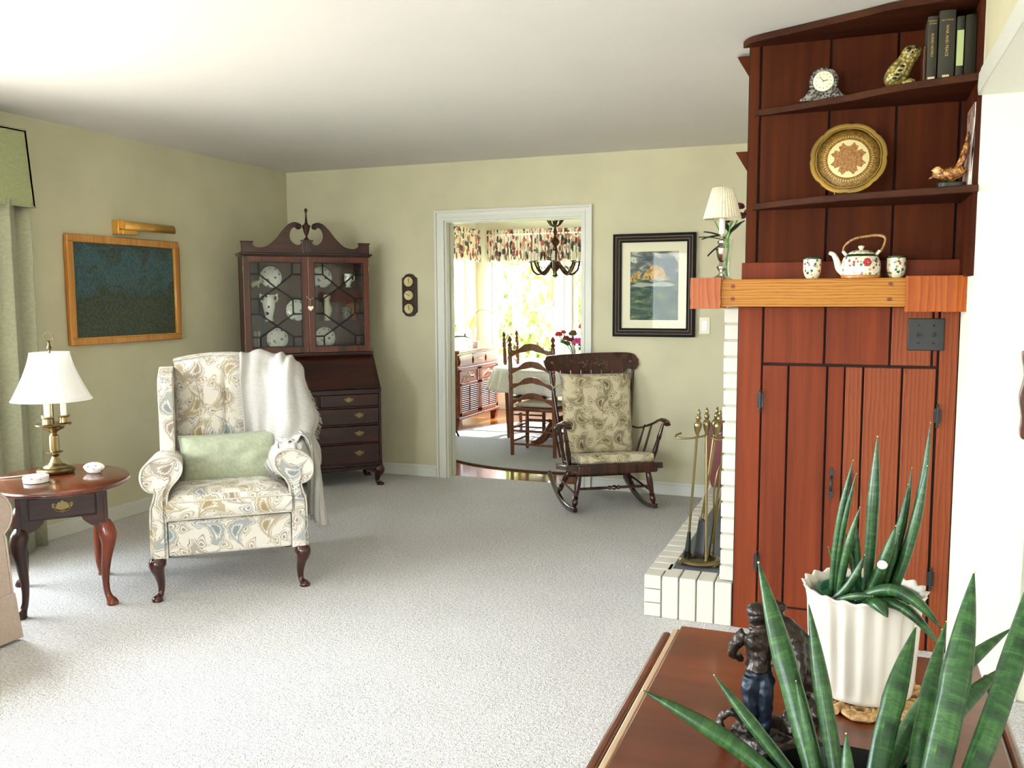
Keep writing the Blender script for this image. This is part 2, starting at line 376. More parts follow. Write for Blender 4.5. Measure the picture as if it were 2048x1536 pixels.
def tag(o, label, cat, group=None):
    o['label'] = label; o['category'] = cat
    if group: o['group'] = group
    return o
def struct(o): o['kind'] = 'structure'; return o
def dup(root, loc=None, rz=None, label=None):
    def cp(o, par):
        c = o.copy(); COL.objects.link(c)
        if par is not None: c.parent = par
        for ch in [x for x in bpy.data.objects if x.parent == o and x != c]: cp(ch, c)
        return c
    r = cp(root, None)
    if loc is not None: r.location = loc
    if rz is not None: r.rotation_euler = (0, 0, R(rz))
    if label: r['label'] = label
    return r
def arc(cx, cy, r, a0, a1, n): return [(cx + r * math.cos(R(a0 + (a1 - a0) * i / (n - 1))), cy + r * math.sin(R(a0 + (a1 - a0) * i / (n - 1)))) for i in range(n)]
def smoothpts(P, n=6, closed=False):
    P = [Vector(p) for p in P]; out = []; m = len(P); rng = range(m) if closed else range(m - 1)
    for i in rng:
        p0 = P[i - 1] if (i > 0 or closed) else P[0]; p1 = P[i]; p2 = P[(i + 1) % m]; p3 = P[(i + 2) % m] if (closed or i + 2 < m) else P[-1]
        for k in range(n):
            t = k / n; out.append(.5 * ((2 * p1) + (-p0 + p2) * t + (2 * p0 - 5 * p1 + 4 * p2 - p3) * t * t + (-p0 + 3 * p1 - 3 * p2 + p3) * t ** 3))
    if not closed: out.append(P[-1])
    return out
def sm2(P, n=6, closed=False): return [(p.x, p.y) for p in smoothpts([(a, b, 0) for a, b in P], n, closed)]
def turned(mb, p0, p1, prof, n=12):
    """turned spindle from p0 to p1; prof = [(t, radius)]"""
    p0 = Vector(p0); p1 = Vector(p1); mb.tube([p0.lerp(p1, t) for t, r in prof], [r for t, r in prof], n); return mb
def text(name, body, size, mat, parent, M, extrude=.0004, align='CENTER', sx=1.0):
    c = bpy.data.curves.new(name, 'FONT'); c.body = body; c.size = size; c.extrude = extrude; c.align_x = align; c.align_y = 'CENTER'; c.resolution_u = 2
    o = bpy.data.objects.new(name, c); COL.objects.link(o); bpy.context.view_layer.update()
    dg = bpy.context.evaluated_depsgraph_get(); me = bpy.data.meshes.new_from_object(o.evaluated_get(dg)); me.name = name
    bpy.data.objects.remove(o); me.transform(M @ Matrix.Diagonal((sx, 1, 1, 1))); me.materials.clear(); me.materials.append(MAT[mat] if isinstance(mat, str) else mat)
    q = bpy.data.objects.new(name, me); COL.objects.link(q); q.parent = parent; return q
CLOUD = bpy.data.textures.new('folds', 'CLOUDS'); CLOUD.noise_scale = .018; CLOUD.noise_depth = 1
def fuse(name, mb, mat, parent, voxel=.003, smooth_it=2, folds=0):
    """melt overlapping shapes into one continuous surface"""
    o = mb.build(name, mat, parent, smooth=0, weld=False)
    r = o.modifiers.new('remesh', 'REMESH'); r.mode = 'VOXEL'; r.voxel_size = voxel; r.use_smooth_shade = True
    if smooth_it: s_ = o.modifiers.new('smooth', 'SMOOTH'); s_.factor = .5; s_.iterations = smooth_it
    if folds: d_ = o.modifiers.new('folds', 'DISPLACE'); d_.texture = CLOUD; d_.strength = folds; d_.mid_level = .5; d_.texture_coords = 'LOCAL'
    return o
# ================================================================== the room
XL, YB, ZC = -4.397, 6.234, 2.44
YP = 3.78
def tiled(mb, a0, a1, z0, z1, holes, put):
    xs = sorted({a0, a1, *[h[0] for h in holes], *[h[1] for h in holes]}); zs = sorted({z0, z1, *[h[2] for h in holes], *[h[3] for h in holes]})
    for i in range(len(xs) - 1):
        for j in range(len(zs) - 1):
            cx, cz = (xs[i] + xs[i + 1]) / 2, (zs[j] + zs[j + 1]) / 2
            if any(h[0] < cx < h[1] and h[2] < cz < h[3] for h in holes): continue
            put(xs[i], xs[i + 1], zs[j], zs[j + 1])
def wall_y(name, y0, y1, x0, x1, z0, z1, holes=(), mat='wall'):
    mb = MB(); tiled(mb, x0, x1, z0, z1, holes, lambda a, b, c, d: mb.bx(a, b, y0, y1, c, d)); return struct(mb.build(name, mat, smooth=0))
def wall_x(name, x0, x1, y0, y1, z0, z1, holes=(), mat='wall'):
    mb = MB(); tiled(mb, y0, y1, z0, z1, holes, lambda a, b, c, d: mb.bx(x0, x1, a, b, c, d)); return struct(mb.build(name, mat, smooth=0))
struct(MB().bx(XL - .12, 3.1, -2.72, 6.33, -.1, 0).build('floor', 'carpet', smooth=0))
struct(MB().bx(XL - .12, 3.1, -2.72, 6.354, ZC, ZC + .1).build('ceiling', 'ceiling', smooth=0))
wall_x('wall_left', XL - .12, XL, -2.72, 6.354, 0, ZC, [(-.6, 3.2, .40, 2.05)])
wall_y('wall_back', YB, YB + .12, XL, -.40, 0, ZC, [(-2.96, -1.868, 0, 2.0)])
wall_y('wall_front', -2.72, -2.6, XL, 3.1, 0, ZC, [(-3.3, -1.0, .5, 2.2), (1.25, 2.15, .8, 2.1)], 'wall_white')
wall_x('wall_right', 3.0, 3.1, -2.6, YP + .2, 0, ZC, (), 'wall_white')
# wall beside the panelling, facing the camera, and the cased header running towards the camera
wall_y('wall_hall', 3.42, 3.80, .377, 3.0, 0, ZC, (), 'wall_white')
struct(MB().bx(.377, .60, -2.6, 3.42, 2.11, ZC).build('wall_header', 'wall', smooth=0))
mb = MB(); mb.bx(.362, .62, -2.6, 3.419, 2.085, 2.112); mb.bx(.362, .377, -2.6, 3.419, 2.112, 2.16); mb.bx(.367, .377, -2.6, 3.419, 2.16, 2.175)
struct(mb.build('trim_1', 'trim', bevel=.003))
struct(MB().bx(.553, .566, 3.40, 3.42, 0, 2.085).build('trim_2', 'trim', bevel=.003))
# chimney body behind the panelling (closed), painted brick face towards the room
mb = MB(); mb.bx(-.455, .377, YP + .02, YB, 0, 1.37); mb.bx(-.426, .377, YP + .0205, YB, 1.37, ZC); struct(mb.build('wall_chimney', 'brick', smooth=0))
def bricks(mb, x0, x1, y0, y1, z0, z1, fx, courses, lens, joint=.008, dep=.03):
    """real bricks with raked joints on a face; fx='x' wall plane x0 facing -x; 'y' plane facing -y"""
    hz = (z1 - z0) / courses
    for c in range(courses):
        L_ = lens; a0, a1 = (y0, y1) if fx == 'x' else (x0, x1); p = a0 - (L_ / 2 if c % 2 else 0)
        while p < a1 - 1e-4:
            q = min(p + L_, a1); s_ = max(p, a0)
            if q - s_ > .02:
                g = random.uniform(-.002, .002)
                if fx == 'x': mb.bx(x0 + g, x0 + dep, s_ + joint / 2, q - joint / 2, z0 + c * hz + joint / 2, z0 + (c + 1) * hz - joint / 2)
                else: mb.bx(s_ + joint / 2, q - joint / 2, y0 + g, y0 + dep, z0 + c * hz + joint / 2, z0 + (c + 1) * hz - joint / 2)
            p += L_
mb = MB(); bricks(mb, -.512, 0, 3.80, 6.23, .19, 1.37, 'x', 17, .2, joint=.009, dep=.06)
mb.cur = 1; mb.bx(-.503, -.453, 3.812, 6.23, .19, 1.37); mb.cur = 0
struct(mb.build('wall_fireplace', ['brick', 'mortar'], bevel=.0025, seg=1, smooth=0))
# baseboards
def skirting(name, pts, h=.092, t=.018, mat='trim'):
    mb = MB()
    for (x0, y0, x1, y1, nx, ny) in pts:
        for hh, tt in ((h * .82, t), (h, t * .55)):
            mb.bx(min(x0, x1, x0 + nx * tt, x1 + nx * tt), max(x0, x1, x0 + nx * tt, x1 + nx * tt), min(y0, y1, y0 + ny * tt, y1 + ny * tt), max(y0, y1, y0 + ny * tt, y1 + ny * tt), 0, hh)
    return struct(mb.build(name, mat, bevel=.003, smooth=0))
skirting('baseboard_left', [(XL, -2.6, XL, YB, 1, 0)], mat='trim')
skirting('baseboard_back', [(XL, YB, -3.051, YB, 0, -1), (-1.777, YB, -.84, YB, 0, -1)])
# cased doorway to the dining room
def casing(mb, x0, x1, ztop, y, wd=.080):
    prof = [(0, .012), (.018, .026), (.03, .018), (.062, .02), (.072, .03), (wd, .030)]
    for k in range(len(prof) - 1):
        a, ta = prof[k]; b, tb = prof[k + 1]; t = max(ta, tb)
        mb.bx(x0 - b, x0 - a, y - t, y, 0, ztop + b); mb.bx(x1 + a, x1 + b, y - t, y, 0, ztop + b); mb.bx(x0 - a, x1 + a, y - t, y, ztop + a, ztop + b)
mb = MB(); casing(mb, -2.963, -1.865, 1.999, YB)
mb.bx(-2.975, -2.95, YB - .004, YB + .05, 0, 2.0); mb.bx(-2.975, -2.95, YB + .085, YB + .135, 0, 2.0); mb.bx(-1.868, -1.85, YB - .004, YB + .135, 0, 2.0)
mb.bx(-2.96, -1.868, YB - .004, YB + .05, 1.988, 2.003); mb.bx(-2.96, -1.868, YB + .085, YB + .135, 1.988, 2.003)
struct(mb.build('trim_3', 'trim', bevel=.002, smooth=0))
d = struct(MB().bx(-2.985, -2.962, YB + .053, YB + .083, .01, 1.985).build('door_1', 'trim', bevel=.002, smooth=0))
MB().bx(-2.963, -2.9605, YB + .06, YB + .076, .93, 1.03).build('finger_pull', 'brass_dk', d)
# living room windows (their light fills the room)
def window_y(name, x0, x1, z0, z1, y, bars, t=.05, cas=.07, depth=.1, inside=-1):
    mb = MB(); mb.bx(x0, x0 + t, y, y + depth, z0, z1); mb.bx(x1 - t, x1, y, y + depth, z0, z1); mb.bx(x0, x1, y, y + depth, z0, z0 + t); mb.bx(x0, x1, y, y + depth, z1 - t, z1)
    for b in bars: mb.bx(b - .035, b + .035, y, y + depth, z0, z1)
    yi = y + (-.02 if inside < 0 else depth); mb.bx(x0 - cas, x0, yi, yi + .02, z0 - cas, z1 + cas); mb.bx(x1, x1 + cas, yi, yi + .02, z0 - cas, z1 + cas)
    mb.bx(x0, x1, yi, yi + .02, z1, z1 + cas); mb.bx(x0 - cas, x1 + cas, yi - (.05 if inside < 0 else 0), yi + (.02 if inside < 0 else .07), z0 - .03, z0)
    f = struct(mb.build(name, 'trim', bevel=.003, smooth=0)); MB().bx(x0 + t * .5, x1 - t * .5, y + depth * .5, y + depth * .5 + .004, z0 + t * .5, z1 - t * .5).build('pane', 'pane', f, smooth=0); return f
def window_x(name, y0, y1, z0, z1, x, bars, t=.05, cas=.07, depth=.1):
    mb = MB(); mb.bx(x, x + depth, y0, y0 + t, z0, z1); mb.bx(x, x + depth, y1 - t, y1, z0, z1); mb.bx(x, x + depth, y0, y1, z0, z0 + t); mb.bx(x, x + depth, y0, y1, z1 - t, z1)
    for b in bars: mb.bx(x, x + depth, b - .035, b + .035, z0, z1)
    xi = x + depth; mb.bx(xi, xi + .02, y0 - cas, y0, z0 - cas, z1 + cas); mb.bx(xi, xi + .02, y1, y1 + cas, z0 - cas, z1 + cas); mb.bx(xi, xi + .02, y0, y1, z1, z1 + cas); mb.bx(xi, xi + .07, y0 - cas, y1 + cas, z0 - .03, z0)
    f = struct(mb.build(name, 'trim', bevel=.003, smooth=0)); MB().bx(x + depth * .5, x + depth * .5 + .004, y0 + t * .5, y1 - t * .5, z0 + t * .5, z1 - t * .5).build('pane', 'pane', f, smooth=0); return f
window_x('window_1', -.6, 3.2, .40, 2.05, XL - .1, [.6, 2.45])
window_y('window_2', -3.3, -1.0, .5, 2.2, -2.7, [-2.15], inside=1)
window_y('window_3', 1.25, 2.15, .8, 2.1, -2.7, [], inside=1)

# ------------------------------------------------------------------ hearth
mb = MB(); HX0, HX1, HZ = -.837, -.505, .188
mb.cur = 1; mb.bx(HX0 + .012, HX1, YP + .014, 6.20, 0, HZ - .02); mb.cur = 0
# front end (faces camera): tall soldier bricks, corner of stacked headers
nx = 5; wx = (-.455 - HX0) / nx
for i in range(1, nx): mb.bx(HX0 + i * wx + .003, HX0 + (i + 1) * wx - .003, YP, YP + .2, 0, HZ)
for c in range(3): mb.bx(HX0, HX0 + wx - .003, YP, YP + .1, c * HZ / 3 + .002, (c + 1) * HZ / 3 - (.002 if c < 2 else 0))
y = YP + .106; k = 0
while y < 6.1:
    for c in range(2): mb.bx(HX0, HX0 + .09, y, min(y + .196, 6.2), c * .06 + .003, (c + 1) * .06 - .003)
    for h in range(2): mb.bx(HX0, HX0 + .098, y + h * .098, min(y + h * .098 + .093, 6.2), .124, HZ)
    y += .2
hearth = tag(mb.build('brick_hearth', ['brick', 'mortar'], bevel=.003, seg=1, smooth=0), 'raised white painted brick hearth running along the wall with slate inlay', 'hearth')
mb = MB()
ys = 3.91
while ys < 5.95:
    mb.bx(HX0 + .101, HX1 - .002, ys, ys + .30, HZ - .018, HZ + .002); ys += .306
mb.build('slate_inlay', 'slate', hearth, bevel=.001, smooth=0)
# ================================================================== panelled cabinet wall
def ab(o):
    o.location = -o.parent.location if o.parent.parent is None else Vector((0, 0, 0)); return o
cab = thing('panelled_cabinet', 'red-brown pine board panelling with a pair of plank cupboard doors beneath the oak mantel', 'cabinet', (-.04, YP, 0))
YF = YP; YBk = YP + .019
mb = MB(); mb.bx(-.455, .377, YP + .012, YP + .02, 0, 1.375); ab(mb.build('backing', 'groove', cab, smooth=0))
def board(x0, x1, z0, z1, mat='red', name='board', par=None, y=YF, t=.014, g=.0042):
    return ab(MB().bx(x0 + g, x1 - g, y, y + t, z0, z1).build(name, mat, par or cab, bevel=.0025, seg=1, smooth=0))
board(-.455, -.352, 0, 1.372); board(-.352, -.111, 1.142, 1.372); board(-.111, .132, 1.142, 1.372); board(.132, .283, 1.142, 1.372, 'red2'); board(.305, .377, 0, 1.372, 'red2')
board(.283, .305, 1.142, 1.372); board(-.352, .305, 0, .108)
def cup_door(x0, x1, grooves, hx, hinge_x, hz):
    d = MB(); xs = [x0] + grooves + [x1]
    for i in range(len(xs) - 1): d.bx(xs[i] + (.0038 if i else .003), xs[i + 1] - (.0038 if i < len(xs) - 2 else .003), YF - .004, YF + .014, .118, 1.132)
    o = ab(d.build('door', 'red' if x0 < -.1 else 'red2', cab, bevel=.0025, seg=1, smooth=0))
    h = MB()
    h.tube([(hx, YF - .006, .625), (hx, YF - .028, .64), (hx, YF - .032, .655), (hx, YF - .028, .67), (hx, YF - .006, .685)], [.005, .005, .006, .005, .005], 8)
    for z, s_ in ((.695, 1), (.615, -1)):
        h.prism([(hx - .004, z - .012 * s_), (hx - .012, z + .004 * s_), (hx - .006, z + .012 * s_), (hx, z + .028 * s_), (hx + .006, z + .012 * s_), (hx + .012, z + .004 * s_), (hx + .004, z - .012 * s_)], YF - .008, YF - .004)
    h.build('handle', 'iron', o)
    for z in hz:
        q = MB(); q.bx(hinge_x - .012, hinge_x + .012, YF - .009, YF - .004, z - .028, z + .028)
        q.tube([(hinge_x, YF - .012, z - .036), (hinge_x, YF - .012, z + .036)], .0045, 8); q.ball((hinge_x, YF - .012, z + .042), .006, 8, 6); q.ball((hinge_x, YF - .012, z - .042), .006, 8, 6)
        q.build('hinge', 'iron', o)
    return o
cup_door(-.352, -.031, [-.247, -.097], -.07, -.356, (.985, .30))
cup_door(-.031, .302, [.038, .180], .001, .310, (.95, .30))
# ------------------------------------------------------------------ open shelves above
ush = thing('corner_bookshelf', 'dark stained open pine bookshelf with curved shelves above the mantel', 'bookshelf', (-.03, YP, 1.485))
mb = MB(); mb.bx(-.432, .377, YP + .014, YP + .02, 1.485, 2.437); ab(mb.build('backing', 'groove', ush, smooth=0))
for a, b in ((-.432, -.383), (-.383, -.118), (-.118, .125), (.125, .345), (.345, .376)): board(a, b, 1.485, 2.437, 'shelf_back', 'back_board', ush)
ab(MB().bx(-.44, .376, YP - .03, YP - .002, 1.4835, 1.552).build('rail', 'red', ush, bevel=.002, smooth=0))
ab(MB().bx(.362, .3765, 3.44, YP, 1.4835, 2.437).build('side_panel', 'shelf_back', ush, smooth=0))
def shelf(front, z, t, m='shelf'):
    f = sm2(front, 5); P = f + [(.372, YP), (f[0][0], YP)]
    return ab(MB().prism(P, z - t, z, 'xy').build('shelf', m, ush, bevel=.003, smooth=30))
shelf([(-.405, 3.775), (-.31, 3.74), (-.219, 3.701), (-.13, 3.655), (-.047, 3.618), (.03, 3.565), (.10, 3.522), (.222, 3.475), (.375, 3.430)], 2.165, .026)
shelf([(-.405, 3.765), (-.3, 3.67), (-.1, 3.553), (.134, 3.469), (.375, 3.404)], 1.79, .026)
shelf([(-.455, 3.778), (-.405, 3.706), (-.222, 3.621), (-.022, 3.531), (.12, 3.465), (.375, 3.425)], 2.438, .026)
for z in (2.425, 2.03): ab(MB().prism([(-.50, z), (-.44, z), (-.44, z - .10), (-.47, z - .05)], YP + .17, YP + .25).build('side_bracket', 'shelf_back', ush, bevel=.002))
# ------------------------------------------------------------------ mantel
man = thing('mantel', 'golden oak mantel board with wooden pegs between two rough orange beam ends', 'mantel', (-.1, 3.7, 1.374))
def beam(x0, x1, y0, y1, z0, z1, wob=.004):
    m_ = MB(); n = 10
    P = [(x0, z0), (x1, z0), (x1, z1), (x0, z1)]
    def ringpt(t, y):
        k = t * 4; i = int(k) % 4; f = k - int(k); a = P[i]; b = P[(i + 1) % 4]; x = a[0] + (b[0] - a[0]) * f; z = a[1] + (b[1] - a[1]) * f
        q = noise.noise(Vector((x * 30, y * 6, z * 30))) * wob; return (x + (q if x < x1 - .001 else -abs(q)), y, min(z + q * .3, z1) if z > z0 + .01 else z)
    m_.grid(lambda u, v: ringpt(u, y0 + (y1 - y0) * v), 32, 8, wrap=True); b0 = len(m_.v)
    m_.face([len(m_.v) - 32 * 8 + i for i in range(32)]); m_.face([len(m_.v) - 32 + i for i in range(31, -1, -1)]); return m_
ab(beam(-.618, -.512, 3.615, 3.80, 1.374, 1.4825).build('beam', 'beam', man, bevel=.008, seg=3, smooth=30))
ab(MB().bx(-.616, -.430, 3.801, 6.20, 1.374, 1.4825).build('beam', 'beamx', man, bevel=.006, smooth=0))
ab(beam(.178, .372, 3.612, YP, 1.362, 1.4825, .007).build('beam', 'beam', man, bevel=.006, seg=2, smooth=30))
ab(MB().bx(-.512, .178, 3.63, YP + .0, 1.374, 1.4825).build('oak_board', 'oak', man, bevel=.003, smooth=0))
MAT['terra_d'] = plain('walnut_peg', '#6e3a1e', .6)
for x, z in ((-.459, 1.455), (-.459, 1.405), (.12, 1.460), (.117, 1.402)):
    ab(MB().lathe([(.0, 0), (.0075, 0), (.0075, .004), (0, .005)], 14, T(x, 3.6305, z, 90)).build('peg', 'terra_d', man))
# ------------------------------------------------------------------ switch plate
sw = thing('light_switch', 'hammered black metal double light switch plate on the panelling under the mantel', 'light switch', (.258, YF, 1.265))
ab(MB().bx(.194, .323, YF - .007, YF, 1.203, 1.328).build('plate', 'iron', sw, bevel=.003))
for x in (.232, .285):
    mb = MB(); mb.bx(x - .005, x + .005, YF - .018, YF - .006, 1.258, 1.272, ); ab(mb.build('toggle', 'black', sw, bevel=.001))
    for z in (1.30, 1.232): ab(MB().ball((x, YF - .007, z), (.0035, .002, .0035), 8, 6).build('screw', 'black', sw))

# ================================================================== things on the shelves
ck = thing('mantel_clock', 'small cut crystal clock with a cream dial on the upper shelf', 'clock', (-.141, 3.700, 2.1655), 0)
def crystal():
    M = NM('cut_crystal', '#b9bcb4', .12, spec=.5, coat=.3); v = M.coord(); vo = M.N('TexVoronoi'); vo.inputs['Scale'].default_value = 110; M.L(v, vo.inputs['Vector'])
    M.base(M.ramp(vo.outputs['Distance'], [(.1, '#1a1410'), (.4, '#3d342d'), (.75, '#8f8b82')])); M.bump(vo.outputs['Distance'], 1, .004); return M.m  # facet highlights and dark depths are painted into the base colour
MAT['crystal'] = crystal(); MAT['dial'] = plain('cream_dial', '#f6efc6', .4)
o_ = [(-.088, 0), (.088, 0), (.086, .008), (.068, .018), (.056, .035)] + arc(0, .068, .054, -25, 205, 15) + [(-.056, .035), (-.068, .018), (-.086, .008)]
MB().prism(o_, -.018, .018).build('crystal_case', 'crystal', ck, bevel=.004, seg=2, smooth=20)
MB().lathe([(0, 0), (.036, 0), (.038, .004), (.036, .007), (.033, .0075), (0, .0075)], 28, T(0, -.018, .068, 90)).build('dial', 'dial', ck)
mb = MB()
for k in range(12): a = R(30 * k); mb.bx(-.0008, .0008, -.0003, .0003, .024, .029, T(0, -.0262, .068) @ Matrix.Rotation(a, 4, 'Y'))
mb.bx(-.0012, .0012, -.0003, .0003, -.004, .017, T(0, -.0266, .068) @ Matrix.Rotation(R(80), 4, 'Y')); mb.bx(-.0008, .0008, -.0003, .0003, -.004, .024, T(0, -.0268, .068) @ Matrix.Rotation(R(-42), 4, 'Y'))
mb.build('hands', 'black', ck, smooth=0)

# owl
def owlm():
    M = NM('yellow_glazed_owl', '#b8a860', .3, coat=.4); v = M.coord((1, 1, 1)); vo = M.N('TexVoronoi'); vo.inputs['Scale'].default_value = 85; M.L(v, vo.inputs['Vector'])
    M.base(M.ramp(vo.outputs['Distance'], [(.15, '#d8c87c'), (.5, '#8b7a3c'), (.8, '#4c4a22')])); M.bump(vo.outputs['Distance'], .8, .003); return M.m
MAT['owl'] = owlm()
ow = thing('owl_figurine', 'yellow glazed pottery owl perched beside the books on the upper shelf', 'figurine', (.135, 3.585, 2.1655), 0)
mb = MB(); P = [(-.052, 0, .008), (-.042, 0, .022), (-.022, 0, .045), (-.006, 0, .072), (.012, 0, .098), (.024, 0, .120), (.028, -.004, .132)]
mb.tube(smoothpts(P, 4), [.004, .010, .018, .025, .030, .034, .037, .039, .040, .040, .039, .038, .036, .034, .032, .031, .030, .030, .031, .032, .032, .031, .028, .022, .010][:25], 16)
mb.ball((.026, -.006, .120), (.034, .030, .027)); fuse('body', mb, 'owl', ow, .003)
for sx in (-1, 1): MB().ball((.026 + sx * .013, -.034, .125), (.009, .005, .009), 12, 8).build('eye', 'brass_dk', ow); MB().ball((.026 + sx * .013, -.0385, .125), (.003, .002, .003), 8, 6).build('pupil', 'black', ow)
MB().lathe([(0, 0), (.004, .002), (0, .012)], 8, T(.026, -.037, .112, 70)).build('beak', 'brass_dk', ow)
mb = MB(); mb.prism(sm2([(-.048, .008), (-.03, .05), (-.008, .082), (.008, .075), (.004, .045), (-.018, .022)], 4, True), -.043, -.028); mb.build('wing', 'owl', ow, bevel=.003)
mb = MB()
for x, z in ((-.004, .066), (-.013, .052), (-.022, .038), (-.030, .026)): mb.ball((x, -.0435, z), (.008, .002, .005), 10, 6)
mb.build('wing_spots', 'black', ow)
mb = MB(); mb.tube([(-.005, -.02, .012), (.02, -.02, .010), (.038, -.018, .014)], [.010, .011, .009], 10); mb.ball((.022, -.026, .013), .013, 12, 8); mb.build('branch', 'owl', ow)

# books, spines flush near the shelf edge
MAT['bk_green'] = paint('book_cloth_grey_green', '#3b3a2e', .06, .8, 300); MAT['bk_dark'] = paint('book_cloth_dark', '#2a2518', .06, .8, 300)
MAT['bk_brown'] = paint('book_cloth_brown', '#5a3020', .3, .7, 200); MAT['bk_lab'] = plain('green_paper_label', '#b7c68a', .7); MAT['bk_paper'] = plain('book_pages', '#d9cfb2', .8); MAT['gilt'] = plain('gilt_lettering', '#c9a560', .5)
def book(x0, x1, h, yf, mat, label, lab=None, w_=.155, lean=0):
    b = thing('book', label, 'book', ((x0 + x1) / 2, yf, 2.1655), 0, 'books on the upper shelf'); t = (x1 - x0) / 2
    sp_ = [(-t, .004), (-t * .6, .001), (0, 0), (t * .6, .001), (t, .004)]
    mb = MB(); mb.prism(sp_ + [(t, .012), (-t, .012)], 0, h, 'xy'); mb.bx(-t, -t + .002, .01, w_, 0, h); mb.bx(t - .002, t, .01, w_, 0, h); mb.build('cover', mat, b, smooth=30)
    MB().bx(-t + .002, t - .002, .012, w_ - .004, .003, h - .003).build('pages', 'bk_paper', b, smooth=0); return b
MT = T(0, 0, 0, 90)
def spine(b, body, z, size, yoff=-.0007, vert=True, sx=1.0, mat='gilt', name='title'):
    M = (T(0, yoff, z, 90) @ Matrix.Rotation(R(-90), 4, 'Z')) if vert else T(0, yoff, z, 90); return text(name, body, size, mat, b, M, .0002, sx=sx)
b = book(.1965, .2055, .125, 3.533, 'bk_brown', 'thin marbled brown book, shortest of the row beside the owl')
b = book(.207, .238, .224, 3.525, 'bk_green', 'grey-green cloth book with faded gold title left of the thickest one')
spine(b, 'MINISTRY', .207, .0062, vert=False); spine(b, 'OF FEAR', .198, .0062, vert=False); spine(b, 'BURIED NOVELS', .125, .011, vert=True); MB().bx(-.011, .011, -.0008, .0002, .008, .017).build('shelf_mark', 'bk_paper', b, smooth=0)
b = book(.243, .294, .238, 3.520, 'bk_green', 'thick grey-green volume with the gold title War and Peace')
spine(b, 'Leo Tolstoy', .205, .008, vert=False); spine(b, 'WAR AND PEACE', .135, .0135, vert=True); MB().bx(-.011, .011, -.0008, .0002, .010, .019).build('shelf_mark', 'bk_paper', b, smooth=0)
b = book(.299, .322, .212, 3.517, 'bk_green', 'slim dark book with a pale green paper label on its spine')
MB().bx(-.0105, .0105, -.0012, .002, .045, .165).build('spine_label', 'bk_lab', b, smooth=0)
b = book(.3255, .3595, .212, 3.508, 'bk_dark', 'almost black book at the right end of the row')

# gilt tray on a wire stand
def traym():
    M = NM('gilt_tray', '#b48b3d', .45, metal=.2, coat=.1); c = M.N('TexCoord'); sx = M.N('SeparateXYZ'); M.L(c.outputs['Object'], sx.inputs[0])
    x, z = sx.outputs[0], sx.outputs[2]; r = M.math('SQRT', M.math('ADD', M.math('MULTIPLY', x, x), M.math('MULTIPLY', z, z))); a = M.math('ARCTAN2', z, x)
    k = M.math('ABSOLUTE', M.math('SINE', M.math('MULTIPLY', a, 4))); k2 = M.math('ABSOLUTE', M.math('SINE', M.math('MULTIPLY', a, 10)))
    star = M.math('ADD', .050, M.math('ADD', M.math('MULTIPLY', k, .018), M.math('MULTIPLY', k2, -.008)))
    v = M.coord(); n = noise_t(M, v, 120, 3)
    cen = M.mix(M.math('LESS_THAN', r, star), '#dccf98', M.ramp(n, [(.4, '#8a5c32'), (.6, '#aa7f49')]))
    dots = M.math('SINE', M.math('MULTIPLY', a, 60)); band = M.math('LESS_THAN', M.math('ABSOLUTE', M.math('SUBTRACT', r, .086)), .004)
    gold = M.mix(M.math('MULTIPLY', band, M.math('GREATER_THAN', dots, 0)), M.ramp(n, [(.4, '#6b4e1a'), (.6, '#8f6d2e')]), '#c39a50')
    M.base(M.mix(M.math('LESS_THAN', r, .074), gold, cen)); M.bump(n, .3, .002); return M.m
MAT['tray'] = traym(); MAT['gold'] = paint('gilt_rim', '#9a7a36', .35, .4, 120); MAT['gold'].node_tree.nodes['Principled BSDF'].inputs['Metallic'].default_value = .5
tr = thing('decorative_tray', 'round gilt tray with scalloped rim and cream floral centre standing on the middle shelf', 'tray', (-.043, 3.660, 1.932), 0); tr.rotation_euler = (R(-12), 0, R(0))
MB().lathe([(0, .004), (.086, .004), (.112, -.004), (.118, -.010), (.118, -.006), (.112, 0), (.086, .008), (0, .008)], 64, T(0, 0, 0, 90)).build('plate', 'tray', tr)
def rim(u, v):
    a = 2 * PI * u; b = 2 * PI * v; rr = .127 + .0035 * abs(math.sin(a * 4)) + .002 * math.sin(a * 24) * abs(math.cos(a * 4)) ** 6
    return ((rr + .010 * math.cos(b)) * math.cos(a), -.010 + .006 * math.sin(b), (rr + .010 * math.cos(b)) * math.sin(a))
MB().grid(rim, 160, 9, wrap=True).build('scalloped_rim', 'gold', tr)
MB().grid(lambda u, v: ((.115 + .003 * abs(math.sin(8 * PI * u)) + .003 * math.cos(2 * PI * v)) * math.cos(2 * PI * u), -.013 + .003 * math.sin(2 * PI * v), (.115 + .003 * abs(math.sin(8 * PI * u)) + .003 * math.cos(2 * PI * v)) * math.sin(2 * PI * u)), 120, 7, wrap=True).build('inner_rim', 'gold', tr)
st = thing('plate_stand', 'small bent wire stand holding the gilt tray upright', 'plate stand', (-.055, 3.64, 1.7905), 0)
mb = MB(); mb.tube([(-.033, -.06, 0), (-.033, -.06, .014), (.037, -.06, .014), (.037, -.06, 0)], .0016, 6)
for x in (-.033, .037): mb.tube([(x, -.06, .002), (x, .05, .002), (x, .08, .09)], .0016, 6)
mb.tube([(-.033, .08, .09), (.037, .08, .09)], .0016, 6); mb.build('wire_frame', 'silver', st)

